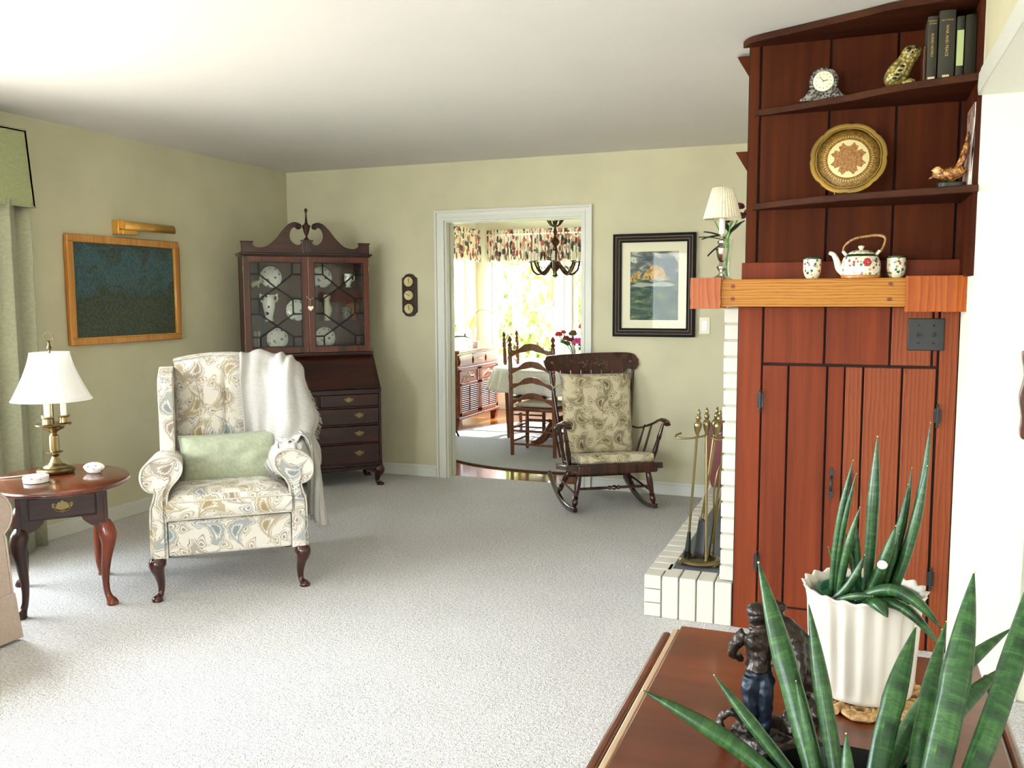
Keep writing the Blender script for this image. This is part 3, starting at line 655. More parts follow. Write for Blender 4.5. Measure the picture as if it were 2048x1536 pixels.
# bird figurine and magazines at the right end of the middle shelf
def birdm():
    M = NM('mottled_resin', '#8a5a34', .25, coat=.5); v = M.coord(); n = noise_t(M, v, 45, 3, .7, 1)
    M.base(M.ramp(n, [(.35, '#3a1e12'), (.5, '#8f5c33'), (.62, '#e3a85e')])); M.bump(n, .6, .004); return M.m
MAT['bird'] = birdm(); MAT['jade'] = paint('dark_green_base', '#1f2b22', .2, .3, 60)
bf = thing('bird_figurine', 'glossy brown bird carving with spread wings on a dark green base', 'figurine', (.300, 3.53, 1.7905), 0); bf.scale = (1.2, 1.2, 1.2)
MB().prism(sm2([(-.035, -.025), (.0, -.032), (.036, -.022), (.038, .02), (.0, .03), (-.034, .02)], 4, True), 0, .018, 'xy').build('base', 'jade', bf, bevel=.003)
mb = MB(); mb.tube(smoothpts([(-.052, -.01, .045), (-.03, -.01, .040), (0, 0, .044), (.028, 0, .052), (.04, .004, .06)], 4), [.003, .006, .008, .010, .012, .016, .019, .021, .021, .021, .02, .018, .015, .012, .009, .006, .004], 12)
mb.ball((-.037, -.01, .056), .011, 10, 8); mb.tube([(-.045, -.01, .058), (-.056, -.012, .052)], [.005, .001], 8)
mb.tube([(-.03, -.01, .052), (-.02, -.006, .045)], [.010, .013], 10); mb.tube([(-.05, -.012, .036), (-.06, -.014, .03)], [.006, .002], 8); mb.tube([(0, 0, .018), (0, 0, .04)], .009, 8)
fuse('body', mb, 'bird', bf, .0028)
mb = MB(); mb.tube(smoothpts([(.012, 0, .055), (.028, .004, .085), (.036, .01, .12), (.043, .014, .165)], 4), [.008, .011, .015, .017, .018, .018, .017, .015, .013, .011, .008, .006, .003], 10, flat=.5); mb.build('raised_wing', 'bird', bf)
MAT['mag'] = spotted('magazine_cover', '#c9b6ae', ['#8a4a3c', '#e9dccf', '#4c3a52', '#b98f6b'], 30, .5, .3)
MAT['paperw'] = plain('white_paper_edge', '#eeeadb', .7)
for k, (x, ln, lab) in enumerate(((.350, 4, 'magazine with a pictured cover leaning behind the bird carving'), (.357, 2.5, 'white backed magazine leaning against the right side of the shelf'))):
    mg = thing('magazine', lab, 'magazine', (x, 3.46, 1.7925), 0, 'magazines on the middle shelf'); mg.rotation_euler = (0, R(ln - 1.8 * k), 0)
    MB().bx(-.003, -.0008, 0, .20, 0, .29 - .01 * k).build('cover', 'mag', mg, smooth=0); MB().bx(-.0008, .0025, 0, .20, 0, .29 - .01 * k).build('pages', 'paperw', mg, smooth=0)

# teapot and cups
FL = ['#4c6b3a', '#b9402e', '#c7ad72', '#6b7a44', '#e9e3c6', '#8f7d4c', '#c9b68e', '#3f4f38']
MAT['tea'] = spotted('painted_teapot', '#ece6cb', FL, 75, .42, .15); MAT['teaplain'] = plain('ivory_glaze', '#ece6cb', .15, coat=.4); MAT['dkgreen'] = plain('dark_green_glaze', '#2f3f2c', .2); MAT['terra'] = plain('orange_glaze', '#b8723c', .3); MAT['redfl'] = plain('red_glaze', '#9c1f22', .25)
tp = thing('teapot', 'flower painted ivory teapot with a wicker bail handle between two matching cups', 'teapot', (.014, 3.672, 1.4828), 0)
MB().lathe([(.060, 0), (.069, .002), (.070, .010), (.071, .04), (.070, .06), (.064, .078), (.052, .090), (.047, .093), (.046, .091)], 32).build('body', 'tea', tp)
MB().lathe([(.061, -.0), (.0702, .0012), (.0708, .010), (.0702, .012)], 32, cap=False).build('foot_band', 'terra', tp)
MB().lathe([(.0525, .0895), (.0535, .0865), (.0600, .081), (.0610, .0832), (.0535, .0905)], 32, cap=False).build('shoulder_band', 'dkgreen', tp)
ld = MB().lathe([(.047, .092), (.047, .095), (.038, .102), (.020, .107), (.0, .108)], 28).build('lid', 'tea', tp); MB().lathe([(.0, .106), (.006, .107), (.008, .112), (.012, .118), (.010, .123), (0, .125)], 16).build('knob', 'teaplain', ld)
mb = MB(); mb.tube(smoothpts([(-.060, 0, .022), (-.078, 0, .040), (-.088, 0, .070), (-.100, 0, .092), (-.116, 0, .099)], 5), [.016, .0155, .015, .0148, .0145, .014, .0135, .013, .0125, .012, .0115, .011, .0105, .010, .0095, .009, .0085, .008, .0075, .007, .0065], 14); mb.build('spout', 'teaplain', tp)
for sx in (-1, 1): MB().tube([(sx * .050, 0, .085), (sx * .066, 0, .104)], [.007, .006], 10).build('lug', 'teaplain', tp)
hp = smoothpts([(-.066, 0, .10), (-.06, .008, .125), (-.03, .012, .150), (.02, .012, .160), (.06, .012, .162), (.083, .008, .15), (.078, 0, .12), (.066, 0, .10)], 6)
mb = MB(); mb.tube(hp, .0035, 8)
for i in range(8, len(hp) - 1):
    mb.tube([hp[i] + Vector((0, -.0045, 0)), hp[i] + Vector((.0015, 0, .0045)), hp[i] + Vector((.003, .0045, 0)), hp[i] + Vector((.0015, 0, -.0045))], .0017, 5, closed=True)
mb.build('wicker_handle', 'wicker', tp)
fl = MB()
for k in range(6): a = 2 * PI * k / 6; fl.ball((.022 + .009 * math.cos(a), -.0700, .058 + .009 * math.sin(a)), (.007, .002, .007), 8, 6)
fl.build('red_flower', 'redfl', tp)
cupx = [(-.163, 'painted ivory cup to the left of the teapot, under the shelf end'), (.140, 'painted ivory cup to the right of the teapot')]
cu = None
for x, lab in cupx:
    if cu is None:
        cu = thing('tea_cup', lab, 'cup', (x, 3.685, 1.4828), 0, 'cups beside the teapot')
        MB().lathe([(.020, 0), (.022, .002), (.031, .016), (.034, .035), (.034, .078), (.033, .082), (.031, .080), (.031, .035), (.027, .018), (.0, .010)], 28).build('body', 'tea', cu)
        MB().lathe([(.0343, .075), (.0345, .079), (.0338, .0828), (.0325, .0826), (.0325, .0815)], 28, cap=False).build('rim_band', 'dkgreen', cu)
    else: cu2 = dup(cu, (x, 3.685, 1.4828), 40, lab)

# lamp on the beam
lm = thing('mantel_lamp', 'small silver candlestick lamp with a pleated cream shade on the mantel end', 'lamp', (-.566, 3.93, 1.4828), 20)
lm.location = (-.540, 3.88, 1.4828)
MB().lathe([(.055, 0), (.056, .004), (.050, .008), (.030, .016), (.012, .028), (.008, .036), (.012, .042), (.020, .052), (.021, .060), (.012, .070), (.008, .078), (.013, .085), (.020, .105), (.025, .128), (.026, .136), (.012, .139), (.007, .146), (.012, .152), (.018, .160), (.018, .168), (.010, .176), (.006, .182), (.011, .186), (.014, .196), (.012, .198)], 8).build('candlestick', 'silver', lm, smooth=20)
MB().tube([(0, 0, .196), (0, 0, .262)], .0125, 16).build('candle_sleeve', 'candle', lm)
def pleat(u, v, r0=.078, r1=.043, z0=.262, z1=.388, n=34, d=.0016):
    a = 2 * PI * u; r = r0 + (r1 - r0) * v + d * math.cos(n * a); return (r * math.cos(a), r * math.sin(a), z0 + (z1 - z0) * v)
sh = MB(); sh.grid(pleat, 204, 6, wrap=True); sh.build('lamp_shade', 'shade_c', lm, solid=.0015)
mb = MB(); mb.tube([(.077 * math.cos(t), .077 * math.sin(t), .262) for t in [k * PI / 16 for k in range(32)]], .0022, 6, closed=True); mb.tube([(.043 * math.cos(t), .043 * math.sin(t), .388) for t in [k * PI / 16 for k in range(32)]], .002, 6, closed=True)
mb.tube([(-.043, 0, .372), (.043, 0, .372)], .0012, 6); mb.tube([(0, 0, .262), (0, 0, .372)], .003, 6); mb.build('shade_trim', 'shade_c', lm)

# vase of dark red flowers behind the lamp
vs = thing('flower_vase', 'slender glass vase with dark red blooms behind the mantel lamp', 'vase', (-.552, 4.08, 1.4828), 0)
MB().lathe([(.028, 0), (.030, .004), (.024, .05), (.027, .12), (.034, .17), (.036, .185), (.033, .185), (.024, .12), (.021, .05), (.0, .01)], 24).build('glass_body', 'glass', vs)
MAT['stem'] = plain('cut_stem', '#5f9a45', .5); MAT['darkred'] = plain('dark_red_petal', '#5a0f18', .6); MAT['dkleaf'] = plain('very_dark_leaf', '#1d2a20', .5)
mb = MB()
for k in range(6): a = k * 1.05; mb.tube([(.012 * math.cos(a), .012 * math.sin(a), .012), (.016 * math.cos(a + 2), .016 * math.sin(a + 2), .16), (.05 * math.cos(a), .05 * math.sin(a), .27)], .0028, 6)
mb.build('stem', 'stem', vs)
for k, (x, y, z, r) in enumerate([(.02, 0, .30, .024), (.062, -.01, .285, .024), (-.0, .02, .27, .02), (.055, .02, .33, .022), (.1, 0, .30, .022)]):
    mb = MB()
    for j in range(8):
        a = j * .785; mb.ball((x + r * .5 * math.cos(a), y + r * .5 * math.sin(a), z + .006 * (j % 2)), (r * .62, r * .62, r * .45), 8, 6)
    mb.ball((x, y, z + .008), (r * .6, r * .6, r * .5), 8, 6); mb.build('bloom', 'darkred', vs)
def leafmesh(mb, p0, d, up_, L_, W_, bend=.2):
    p0 = Vector(p0); d = Vector(d).normalized(); u_ = Vector(up_); s_ = d.cross(u_).normalized(); u_ = s_.cross(d)
    def fn(u, v):
        wd = W_ * (math.sin(PI * min(1, v ** .75 * 1.0)) ** .8) * (u - .5); return p0 + d * L_ * v + s_ * wd - u_ * (bend * L_ * v * v) + u_ * abs(u - .5) * W_ * .25
    mb.grid(fn, 5, 9)
mb = MB()
for p, d_, L_, W_ in [((0, 0, .19), (-1, -.2, .55), .10, .040), ((0, 0, .2), (-1, .2, .1), .11, .040), ((0, 0, .17), (-.9, -.1, -.45), .095, .045), ((.02, 0, .21), (.6, -.3, .7), .09, .04), ((.01, 0, .22), (-.3, -.3, .8), .08, .04), ((0, 0, .18), (-.7, 0, .25), .12, .03)]: leafmesh(mb, p, d_, (0, 0, 1), L_, W_)
mb.build('foliage', 'dkleaf', vs, solid=.0008)

# ------------------------------------------------------------------ fireplace tools
ft = thing('fireplace_tool_stand', 'brass fireplace tool stand with a ring base at the near end of the hearth', 'fireplace tool stand', (-.632, 4.03, .190), 0)
ring = lambda r, z, n=40, cx=0, cy=0, a0=0, a1=360: [(cx + r * math.cos(R(a0 + (a1 - a0) * k / n)), cy + r * math.sin(R(a0 + (a1 - a0) * k / n)), z) for k in range(n)]
mb = MB(); mb.lathe([(.066, .016), (.070, .026), (.080, .028), (.094, .022), (.099, .014), (.090, .012), (.070, .012), (.066, .016)], 40, cap=False)
for k in range(3): a = R(90 + 120 * k); mb.bx(-.016, .016, -.012, .012, 0, .014, T(.088 * math.cos(a), .088 * math.sin(a), 0, 0, 0, math.degrees(a) + 90))
mb.build('ring_base', 'brass', ft, bevel=.002)
MB().lathe([(0, .006), (.068, .006), (.068, .010), (0, .010)], 36).build('tray', 'brass_dk', ft)
FIN = [(.006, 0), (.010, .004), (.007, .010), (.013, .028), (.017, .045), (.018, .060), (.012, .068), (.007, .074), (.012, .083), (.011, .094), (.006, .100), (.009, .108), (.006, .118), (.0, .130)]
mb = MB(); mb.tube([(.035, -.055, .012), (.035, -.055, .03)], .012, 12); mb.tube([(.035, -.055, .02), (.022, -.02, .60)], .0065, 12); mb.lathe(FIN, 14, T(.022, -.02, .60)); mb.build('pole', 'brass', ft)
mb = MB(); mb.tube(smoothpts([(.022, -.02, .60), (-.04, -.05, .588), (-.10, -.045, .585), (-.118, -.02, .592), (-.095, .0, .602)], 5), .0045, 8); mb.tube(smoothpts([(.022, -.02, .60), (.07, -.05, .588), (.10, -.03, .592), (.09, .0, .60)], 5), .0045, 8); mb.tube(smoothpts([(.022, -.02, .60), (.03, .03, .59), (.05, .07, .592), (.075, .07, .60)], 5), .0045, 8); mb.build('hook_bracket', 'brass', ft)
def tool(name, label, top, bot, head):
    p0 = Vector(top); p1 = Vector(bot); t = thing(name, label, 'fireplace tool', p1, 0); t.location = ft.location + p1; d = p0 - p1
    q = d.to_track_quat('Z', 'Y').to_matrix().to_4x4(); Ln = d.length
    MB().tube([(0, 0, Ln * .12), (0, 0, Ln)], .0055, 10, q).build('shaft', 'brass', t); MB().lathe(FIN, 14, q @ Matrix.Translation((0, 0, Ln - .002))).build('handle', 'brass', t); head(t, q, Ln); return t
def brush(t, q, Ln):
    MB().tube([(0, 0, Ln * .06), (0, 0, Ln * .22)], [.014, .008], 10, q).build('ferrule', 'iron', t); mb = MB()
    for k in range(60): a = random.random() * 6.28; r = random.random() ** .5; mb.tube([(r * .010 * math.cos(a), r * .010 * math.sin(a), Ln * .09), (r * .022 * math.cos(a), r * .022 * math.sin(a), -.0 + .01 * random.random())], .0009, 4, q)
    mb.build('bristles', 'black', t)
def shovel(t, q, Ln):
    mb = MB(); mb.grid(lambda u, v: ((u - .5) * (.085 + .02 * v), .012 * (1 - (2 * u - 1) ** 2) - .004, .02 + Ln * .30 - v * Ln * .30), 9, 8, q); mb.build('blade', 'iron', t, solid=.002)
def poker(t, q, Ln):
    mb = MB(); mb.tube([(0, 0, Ln * .14), (0, 0, .004)], [.0055, .003], 8, q); mb.tube(smoothpts([(0, 0, Ln * .10), (.018, 0, Ln * .09), (.024, 0, Ln * .06), (.02, 0, .03)], 4), [.005] * 12 + [.002], 8, q); mb.build('hook', 'iron', t)
def tongs(t, q, Ln):
    mb = MB()
    for s_ in (-1, 1): mb.tube(smoothpts([(0, 0, Ln * .8), (s_ * .022, 0, Ln * .72), (s_ * .028, 0, Ln * .55), (s_ * .006, 0, Ln * .3), (s_ * .014, 0, .02), (s_ * .004, 0, .004)], 4), .0045, 8, q)
    mb.build('arms', 'brass', t)
tool('hearth_brush', 'brass handled hearth brush leaning leftmost on the tool stand', (-.015, -.055, .60), (-.062, .01, .016), brush)
tool('fire_poker', 'brass handled fire poker hanging in the tool stand', (.068, -.045, .60), (-.03, .03, .016), poker)
tool('ash_shovel', 'brass handled fire shovel with a black blade on the tool stand', (.048, .03, .60), (-.012, -.012, .016), shovel)
tool('fire_tongs', 'brass fire tongs hanging at the wall side of the tool stand', (.095, .02, .58), (.04, .055, .018), tongs)
MAT['redpaint'] = plain('dark_red_leather', '#6b201c', .4, coat=.3)
bl = thing('fireplace_bellows', 'large dark red bellows standing on the far end of the hearth against the brickwork', 'bellows', (-.745, 5.75, .190), 0); bl.scale = (1, 1, .74)
o_ = sm2([(-.088, .0), (-.098, .05), (-.118, .14), (-.135, .30), (-.130, .46), (-.10, .56), (-.03, .62), (0, .62)], 5)
MB().prism([(.10, 0), *o_, (.10, .60)], -.03, -.01).build('front_board', 'redpaint', bl, bevel=.004); MB().prism([(.095, .004), *[(a + .008, b) for a, b in o_], (.095, .59)], -.01, .02).build('leather_sides', 'bk_dark', bl, bevel=.003); MB().prism([(.10, 0), *o_, (.10, .60)], .02, .04).build('back_board', 'redpaint', bl, bevel=.004)
# ================================================================== left wall: curtain, painting, picture light
cu_ = thing('window_curtain', 'pleated sage green floor length curtain under a flat cornice at the left edge', 'curtain', (-4.24, 3.45, .02))
def cur(y0, y1, seed):
    def fn(u, v):
        y = y0 + (y1 - y0) * u; k = 6 * PI; a = .035 + .02 * noise.noise(Vector((u * 4, seed, 0)))
        return (a * math.sin(u * k * (y1 - y0) / .5 + .4 * math.sin(v * 2)) - .0, y + .012 * math.cos(u * k * 2 * (y1 - y0) / .5) * (1 - v * .3), 1.93 * v + .0)
    return fn
MB().grid(cur(-.33, .17, 1), 90, 14).build('drape', 'curtain', cu_, solid=.004)
cu3 = thing('window_curtain', 'second sage green drape at the near side of the side window', 'curtain', (-4.24, -.7, .02))
MB().grid(cur(-.25, .25, 5), 90, 10).build('drape', 'curtain', cu3, solid=.004)
va = thing('window_cornice', 'flat upholstered sage green cornice box flaring over the top of the curtain', 'cornice', (-4.393, 1.75, 1.915))
mb = MB(); mb.prism([(-2.78, 0), (1.90, 0), (1.865, .41), (-2.745, .41)], .165, .18, 'yz')
for s_, a, b in ((1, 1.865, 1.90), (-1, -2.745, -2.78)): mb.add([(0, b, 0), (.18, b, 0), (.18, a, .41), (0, a, .41), (0, b - .012 * s_, 0), (.18, b - .012 * s_, 0), (.18, a - .012 * s_, .41), (0, a - .012 * s_, .41)], [(0, 1, 2, 3), (7, 6, 5, 4), (0, 4, 5, 1), (3, 2, 6, 7), (0, 3, 7, 4), (1, 5, 6, 2)])
mb.bx(0, .18, -2.745, 1.865, .398, .41); mb.build('cornice_box', 'valance', va, smooth=0)
mb = MB(); mb.tube([(.182, -2.78, .002), (.182, 1.901, .002), (.0, 1.901, .002)], .004, 6); mb.tube([(.182, -2.745, .409), (.182, 1.866, .409), (0, 1.866, .409)], .004, 6); mb.build('piping', 'curtain', va)

def pictm():
    M = NM('dark_night_landscape', '#16242a', .45, coat=.15); c = M.N('TexCoord'); sx = M.N('SeparateXYZ'); M.L(c.outputs['Object'], sx.inputs[0]); z = sx.outputs[2]
    v = M.coord((1, 1, 1)); n = noise_t(M, v, 9, 5, .65, .8); n2 = noise_t(M, v, 60, 3, .6)
    zz = M.math('ADD', M.math('MULTIPLY', z, 1.5), M.math('MULTIPLY', M.math('SUBTRACT', n, .5), 1.3))
    c1 = M.ramp(zz, [(.0, '#1c2a24'), (.30, '#2c3a2c'), (.42, '#182420'), (.50, '#1d4249'), (.72, '#25586a'), (.95, '#1a2d33')])
    M.base(M.mix(.35, c1, M.ramp(n2, [(.35, '#141d1b'), (.7, '#6a7455')]))); M.bump(n2, .6, .002); return M.m
MAT['paint_dark'] = pictm(); MAT['goldwood'] = wood('gilded_wood', '#ad6c28', '#d29545', 'Z', .35, .4, fine=50)
MAT['goldline'] = plain('bright_gilt_edge', '#d9a54f', .25, metal=.6)
pc = thing('framed_painting', 'dark blue-green night landscape painting in a gold wooden frame on the left wall', 'painting', (XL + .004, 4.445, 1.135))
def frame_x(par, y0, y1, z0, z1, w_, d, mats):
    mb = MB()
    for a, b, c_, e in ((y0, y1, z0, z0 + w_), (y0, y1, z1 - w_, z1)): mb.prism([(a, c_), (b, c_), (b, e), (a, e)], 0, d, 'yz')
    for a, b in ((y0, y0 + w_), (y1 - w_, y1)): mb.bx(0, d, a, b, z0 + w_, z1 - w_)
    return mb.build('frame', mats, par, bevel=.006, seg=2, smooth=30)
frame_x(pc, -.463, .463, 0, .668, .042, .036, 'goldwood')
mb = MB(); y0, y1, z0, z1 = -.424, .424, .039, .629
for a, b, c_, e in ((y0, y1, z0, z0 + .007), (y0, y1, z1 - .007, z1), (y0, y0 + .007, z0, z1), (y1 - .007, y1, z0, z1)): mb.bx(.02, .030, a, b, c_, e)
mb.build('inner_gilt_edge', 'goldline', pc, bevel=.001); MB().bx(.006, .018, -.424, .424, .04, .628).build('canvas', 'paint_dark', pc, smooth=0)
pl = thing('picture_light', 'slim brass picture light fixed to the wall above the dark painting', 'picture light', (XL, 4.44, 1.86))
MB().bx(0, .055, -.078, -.055, -.038, .052).build('wall_plate', 'goldline', pl, bevel=.003)
MB().bx(.03, .085, -.07, .055, -.040, -.010).build('arm', 'goldline', pl, bevel=.004, seg=3)
mb = MB(); a_ = [(.062 + .030 * math.cos(R(q)), .012 + .034 * math.sin(R(q))) for q in range(-40, 200, 12)]
mb.grid(lambda u, v: (a_[min(19, int(u * 19 + .5))][0], -.055 + .44 * v, a_[min(19, int(u * 19 + .5))][1]), 20, 3); mb.prism(a_, -.057, -.053, 'xz'); mb.prism(a_, .383, .387, 'xz'); mb.build('trough_shade', 'goldline', pl, solid=.002)

# ================================================================== sofa arm
so = thing('sofa', 'blush beige skirted sofa with rolled arms cut by the left edge of the picture', 'sofa', (-3.75, 1.62, 0))
for s_ in (1, -1):
    Y = lambda y: y * s_
    pr = [(.735, .20), (.735, .46)] + [(.86 + .115 * math.cos(R(a)), .545 + .115 * math.sin(R(a))) for a in range(215, -60, -15)] + [(.935, .45), (.955, .20)]
    mb = MB(); mb.prism([(Y(a), b) for a, b in pr], -.42, .52, 'yz'); mb.build('arm', 'sofa', so, bevel=.012, seg=3, smooth=30)
    mb = MB(); pts = [(.548, Y(a), b) for a, b in [(.86 + .095 * math.cos(R(q)), .545 + .095 * math.sin(R(q))) for q in range(235, -70, -12)]]
    mb.prism([(Y(.752), .20), (Y(.752), .46)] + [(Y(.86 + .098 * math.cos(R(a))), .545 + .098 * math.sin(R(a))) for a in range(215, -60, -15)] + [(Y(.922), .45), (Y(.94), .20)], .52, .548, 'yz'); mb.build('arm_panel', 'sofa', so, bevel=.006, seg=2, smooth=30)
    mb = MB(); mb.tube([(.546, Y(a), b) for a, b in [(.752, .205), (.752, .46)] + [(.86 + .1 * math.cos(R(a)), .545 + .1 * math.sin(R(a))) for a in range(215, -60, -15)] + [(.925, .45), (.942, .205)]], .005, 6); mb.build('arm_piping', 'sofa', so)
    mb = MB(); mb.prism([(Y(.745), .21), (Y(.948), .21), (Y(.975), .012), (Y(.74), .012)], .50, .556, 'yz'); mb.build('skirt', 'sofa', so, bevel=.004, smooth=30)
MB().bx(-.42, .50, -.735, .735, .03, .28).build('base', 'sofa', so, bevel=.01)
for k in range(3): MB().bx(-.20, .53, -.73 + k * .488, -.73 + (k + 1) * .486, .28, .45).build('seat_cushion', 'sofa', so, bevel=.04, seg=4)
MB().bx(-.44, -.2, -.74, .74, .2, .82).build('back', 'sofa', so, bevel=.06, seg=4)
mb = MB(); mb.prism([(.50, .21), (.545, .21), (.56, .012), (.50, .012)], -.73, .73, 'xz'); mb.build('front_skirt', 'sofa', so)
ct = thing('coffee_table', 'round orange-brown wooden coffee table just entering the bottom left corner', 'coffee table', (-2.745, .935, 0))
MB().lathe([(0, .425), (.36, .425), (.38, .432), (.387, .440), (.380, .448), (.372, .45), (0, .45)], 64).build('tabletop', 'oak', ct)
MB().lathe([(.31, .33), (.31, .425)], 40).build('apron', 'oak', ct)
for a in (45, 135, 225, 315): MB().tube([(.26 * math.cos(R(a)), .26 * math.sin(R(a)), .33), (.30 * math.cos(R(a)), .30 * math.sin(R(a)), 0)], [.024, .014], 12).build('leg', 'oak', ct)

# ================================================================== oval side table
def cabriole(p, out, h, mat, par, r=.024, name='leg', knee=.03, foot=.035):
    """S shaped leg; p = top centre, out = unit outward direction in xy"""
    ox, oy = out; P = []
    prof = [(1.0, .000, 1.05), (.93, .45, 1.35), (.84, .85, 1.38), (.74, .80, 1.12), (.60, .42, .86), (.44, .08, .70), (.28, -.05, .56), (.16, .12, .50), (.09, .50, .56), (.045, .95, .86), (.02, 1.1, .98), (0, 1.1, .86)]
    pts = [(p[0] + ox * knee * k, p[1] + oy * knee * k, p[2] - h + h * t) for t, k, s_ in prof]; rs = [r * s_ for t, k, s_ in prof]
    n = 4; sp_ = smoothpts(pts, n); rr = []
    for i in range(len(rs) - 1):
        for k in range(n): rr.append(rs[i] + (rs[i + 1] - rs[i]) * k / n)
    rr.append(rs[-1]); return MB().tube(sp_, rr, 14, up=(ox, oy, 0)).build(name, mat, par)
ot = thing('side_table', 'oval cherry side table with one drawer and curved legs beside the sofa arm', 'side table', (-3.3085, 2.9195, 0), 50)
def oval(a, b, cy, n=64): return [(a * math.cos(2 * PI * k / n), cy + b * math.sin(2 * PI * k / n)) for k in range(n)]
mb = MB(); lay = [(.296, .366, .556), (.303, .373, .560), (.307, .377, .567), (.303, .373, .574), (.297, .367, .576), (.285, .355, .580)]
for i in range(len(lay) - 1):
    a0, b0, z0 = lay[i]; a1, b1, z1 = lay[i + 1]; mb.grid(lambda u, v: ((a0 + (a1 - a0) * v) * math.cos(2 * PI * u), .205 + (b0 + (b1 - b0) * v) * math.sin(2 * PI * u), z0 + (z1 - z0) * v), 72, 2, wrap=True)
mb.add([(x, y, .580) for x, y in oval(.285, .355, .205, 72)], [tuple(range(72))]); mb.add([(x, y, .556) for x, y in oval(.296, .366, .205, 72)], [tuple(range(71, -1, -1))])
mb.build('tabletop', 'cherry', ot, smooth=30)
def apron(pts, x0, x1, rev=False): return pts
ap = [(-.182, .386), (-.182, .556), (.182, .556), (.182, .386)] + sm2([(.155, .378), (.12, .384), (.085, .412), (.075, .432)], 4) + sm2([(-.075, .432), (-.085, .412), (-.12, .384), (-.155, .378)], 4)
mb = MB(); mb.prism(ap, -.012, .008, 'xz'); mb.prism(ap, .482, .50, 'xz')
ap2 = [(-.012 + .25 - .26, .386), (-.01, .556), (.50, .556), (.50, .386), (.46, .38), (.41, .41), (.39, .432), (.10, .432), (.08, .41), (.03, .38)]
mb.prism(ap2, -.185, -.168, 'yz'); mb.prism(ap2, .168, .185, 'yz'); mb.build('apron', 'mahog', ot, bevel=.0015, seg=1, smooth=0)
dr = MB().bx(-.135, .135, -.020, -.008, .440, .535).build('drawer', 'mahog', ot, bevel=.004)
mb = MB(); mb.bx(-.141, -.137, -.0135, -.010, .436, .539); mb.bx(.137, .141, -.0135, -.010, .436, .539); mb.bx(-.141, .141, -.0135, -.010, .434, .437); mb.build('drawer_shadow_line', 'black', dr, smooth=0)
def pull(par, x, y, z, s=1.0, mat='brass'):
    """open batwing plate with a bail handle"""
    P = [(-.038, .006), (-.034, .016), (-.026, .012), (-.020, .010), (-.014, .018), (-.008, .016), (0, .026), (.008, .016), (.014, .018), (.020, .010), (.026, .012), (.034, .016), (.038, .006), (.034, -.004), (.024, -.008), (.014, -.012), (.007, -.016), (0, -.026), (-.007, -.016), (-.014, -.012), (-.024, -.008), (-.034, -.004)]
    mb = MB(); mb.prism([(x + a * s, z + b * s) for a, b in P], y - .003, y)
    mb.tube(smoothpts([(x - .026 * s, y - .006, z + .004 * s), (x - .024 * s, y - .012, z - .012 * s), (x, y - .014, z - .018 * s), (x + .024 * s, y - .012, z - .012 * s), (x + .026 * s, y - .006, z + .004 * s)], 4), .0022 * s, 6)
    for q in (-1, 1): mb.ball((x + q * .026 * s, y - .005, z + .005 * s), .005 * s, 10, 6)
    return mb.build('handle', mat, par, bevel=.0008)
pull(dr, 0, -.020, .490, 1.15)
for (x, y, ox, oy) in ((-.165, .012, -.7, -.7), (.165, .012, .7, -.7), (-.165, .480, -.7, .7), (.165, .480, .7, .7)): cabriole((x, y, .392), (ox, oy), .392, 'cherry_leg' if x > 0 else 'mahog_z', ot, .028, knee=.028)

# lamp with three candle sleeves
TT = .5805
lp = thing('table_lamp', 'brass bouillotte style lamp with white bell shade and ring finial on the oval side table', 'lamp', (-3.583, 3.136, TT), 20)
MB().lathe([(.078, 0), (.084, .006), (.085, .016), (.078, .022), (.066, .026), (.055, .028), (.05, .036), (.034, .042), (.026, .05), (.019, .066), (.013, .078), (.018, .082), (.020, .086), (.012, .090), (.012, .094), (.036, .099), (.037, .103), (.020, .107), (.022, .125), (.021, .180), (.016, .184), (.013, .192), (.022, .204), (.045, .214), (.050, .224), (.046, .228), (.078, .232), (.080, .239), (.030, .238), (.0, .240)], 28).build('base', 'brass_b' if 'brass_b' in MAT else 'brass', lp)
for k in range(3):
    a = R(30 + 120 * k); x, y = .047 * math.cos(a), .047 * math.sin(a)
    c = MB().lathe([(.016, .238), (.024, .242), (.022, .254), (.022, .268), (.028, .272), (.025, .277), (.0, .277)], 16, T(x, y, 0)).build('candle_cup', 'brass', lp); MB().tube([(x, y, .275), (x, y, .42)], .0135, 14).build('candle_sleeve', 'candle', c)
mb = MB(); mb.tube([(0, 0, .238), (0, 0, .60)], .005, 8); mb.ball((0, 0, .603), .011); mb.lathe([(.006, .60), (.01, .606), (.006, .616), (.005, .63), (.008, .634), (.0, .64)], 12)
mb.tube([(.022 * math.cos(t), 0, .655 + .022 * math.sin(t)) for t in [k * PI / 14 for k in range(28)]], .0022, 6, closed=True); mb.build('finial', 'brass_dk', lp)
def bell(u, v):
    a = 2 * PI * u; r = .088 + (.178 - .088) * (1 - v) ** 1.35; r *= 1 - .018 * abs(math.sin(4 * a)) * (1 - v * .4); return (r * math.cos(a), r * math.sin(a), .355 + .225 * v)
def lampshade():
    m = bpy.data.materials.new('white_bell_shade'); m.use_nodes = True; t = m.node_tree; p = t.nodes['Principled BSDF']; p.inputs['Base Color'].default_value = (.93, .92, .89, 1); p.inputs['Roughness'].default_value = .9
    tl = t.nodes.new('ShaderNodeBsdfTranslucent'); tl.inputs[0].default_value = (.9, .88, .84, 1); mx = t.nodes.new('ShaderNodeMixShader'); mx.inputs[0].default_value = .35
    t.links.new(p.outputs[0], mx.inputs[1]); t.links.new(tl.outputs[0], mx.inputs[2]); t.links.new(mx.outputs[0], t.nodes['Material Output'].inputs[0]); return m
MAT['bell'] = lampshade(); sh = MB().grid(bell, 128, 14, wrap=True).build('lamp_shade', 'bell', lp, solid=.0015)
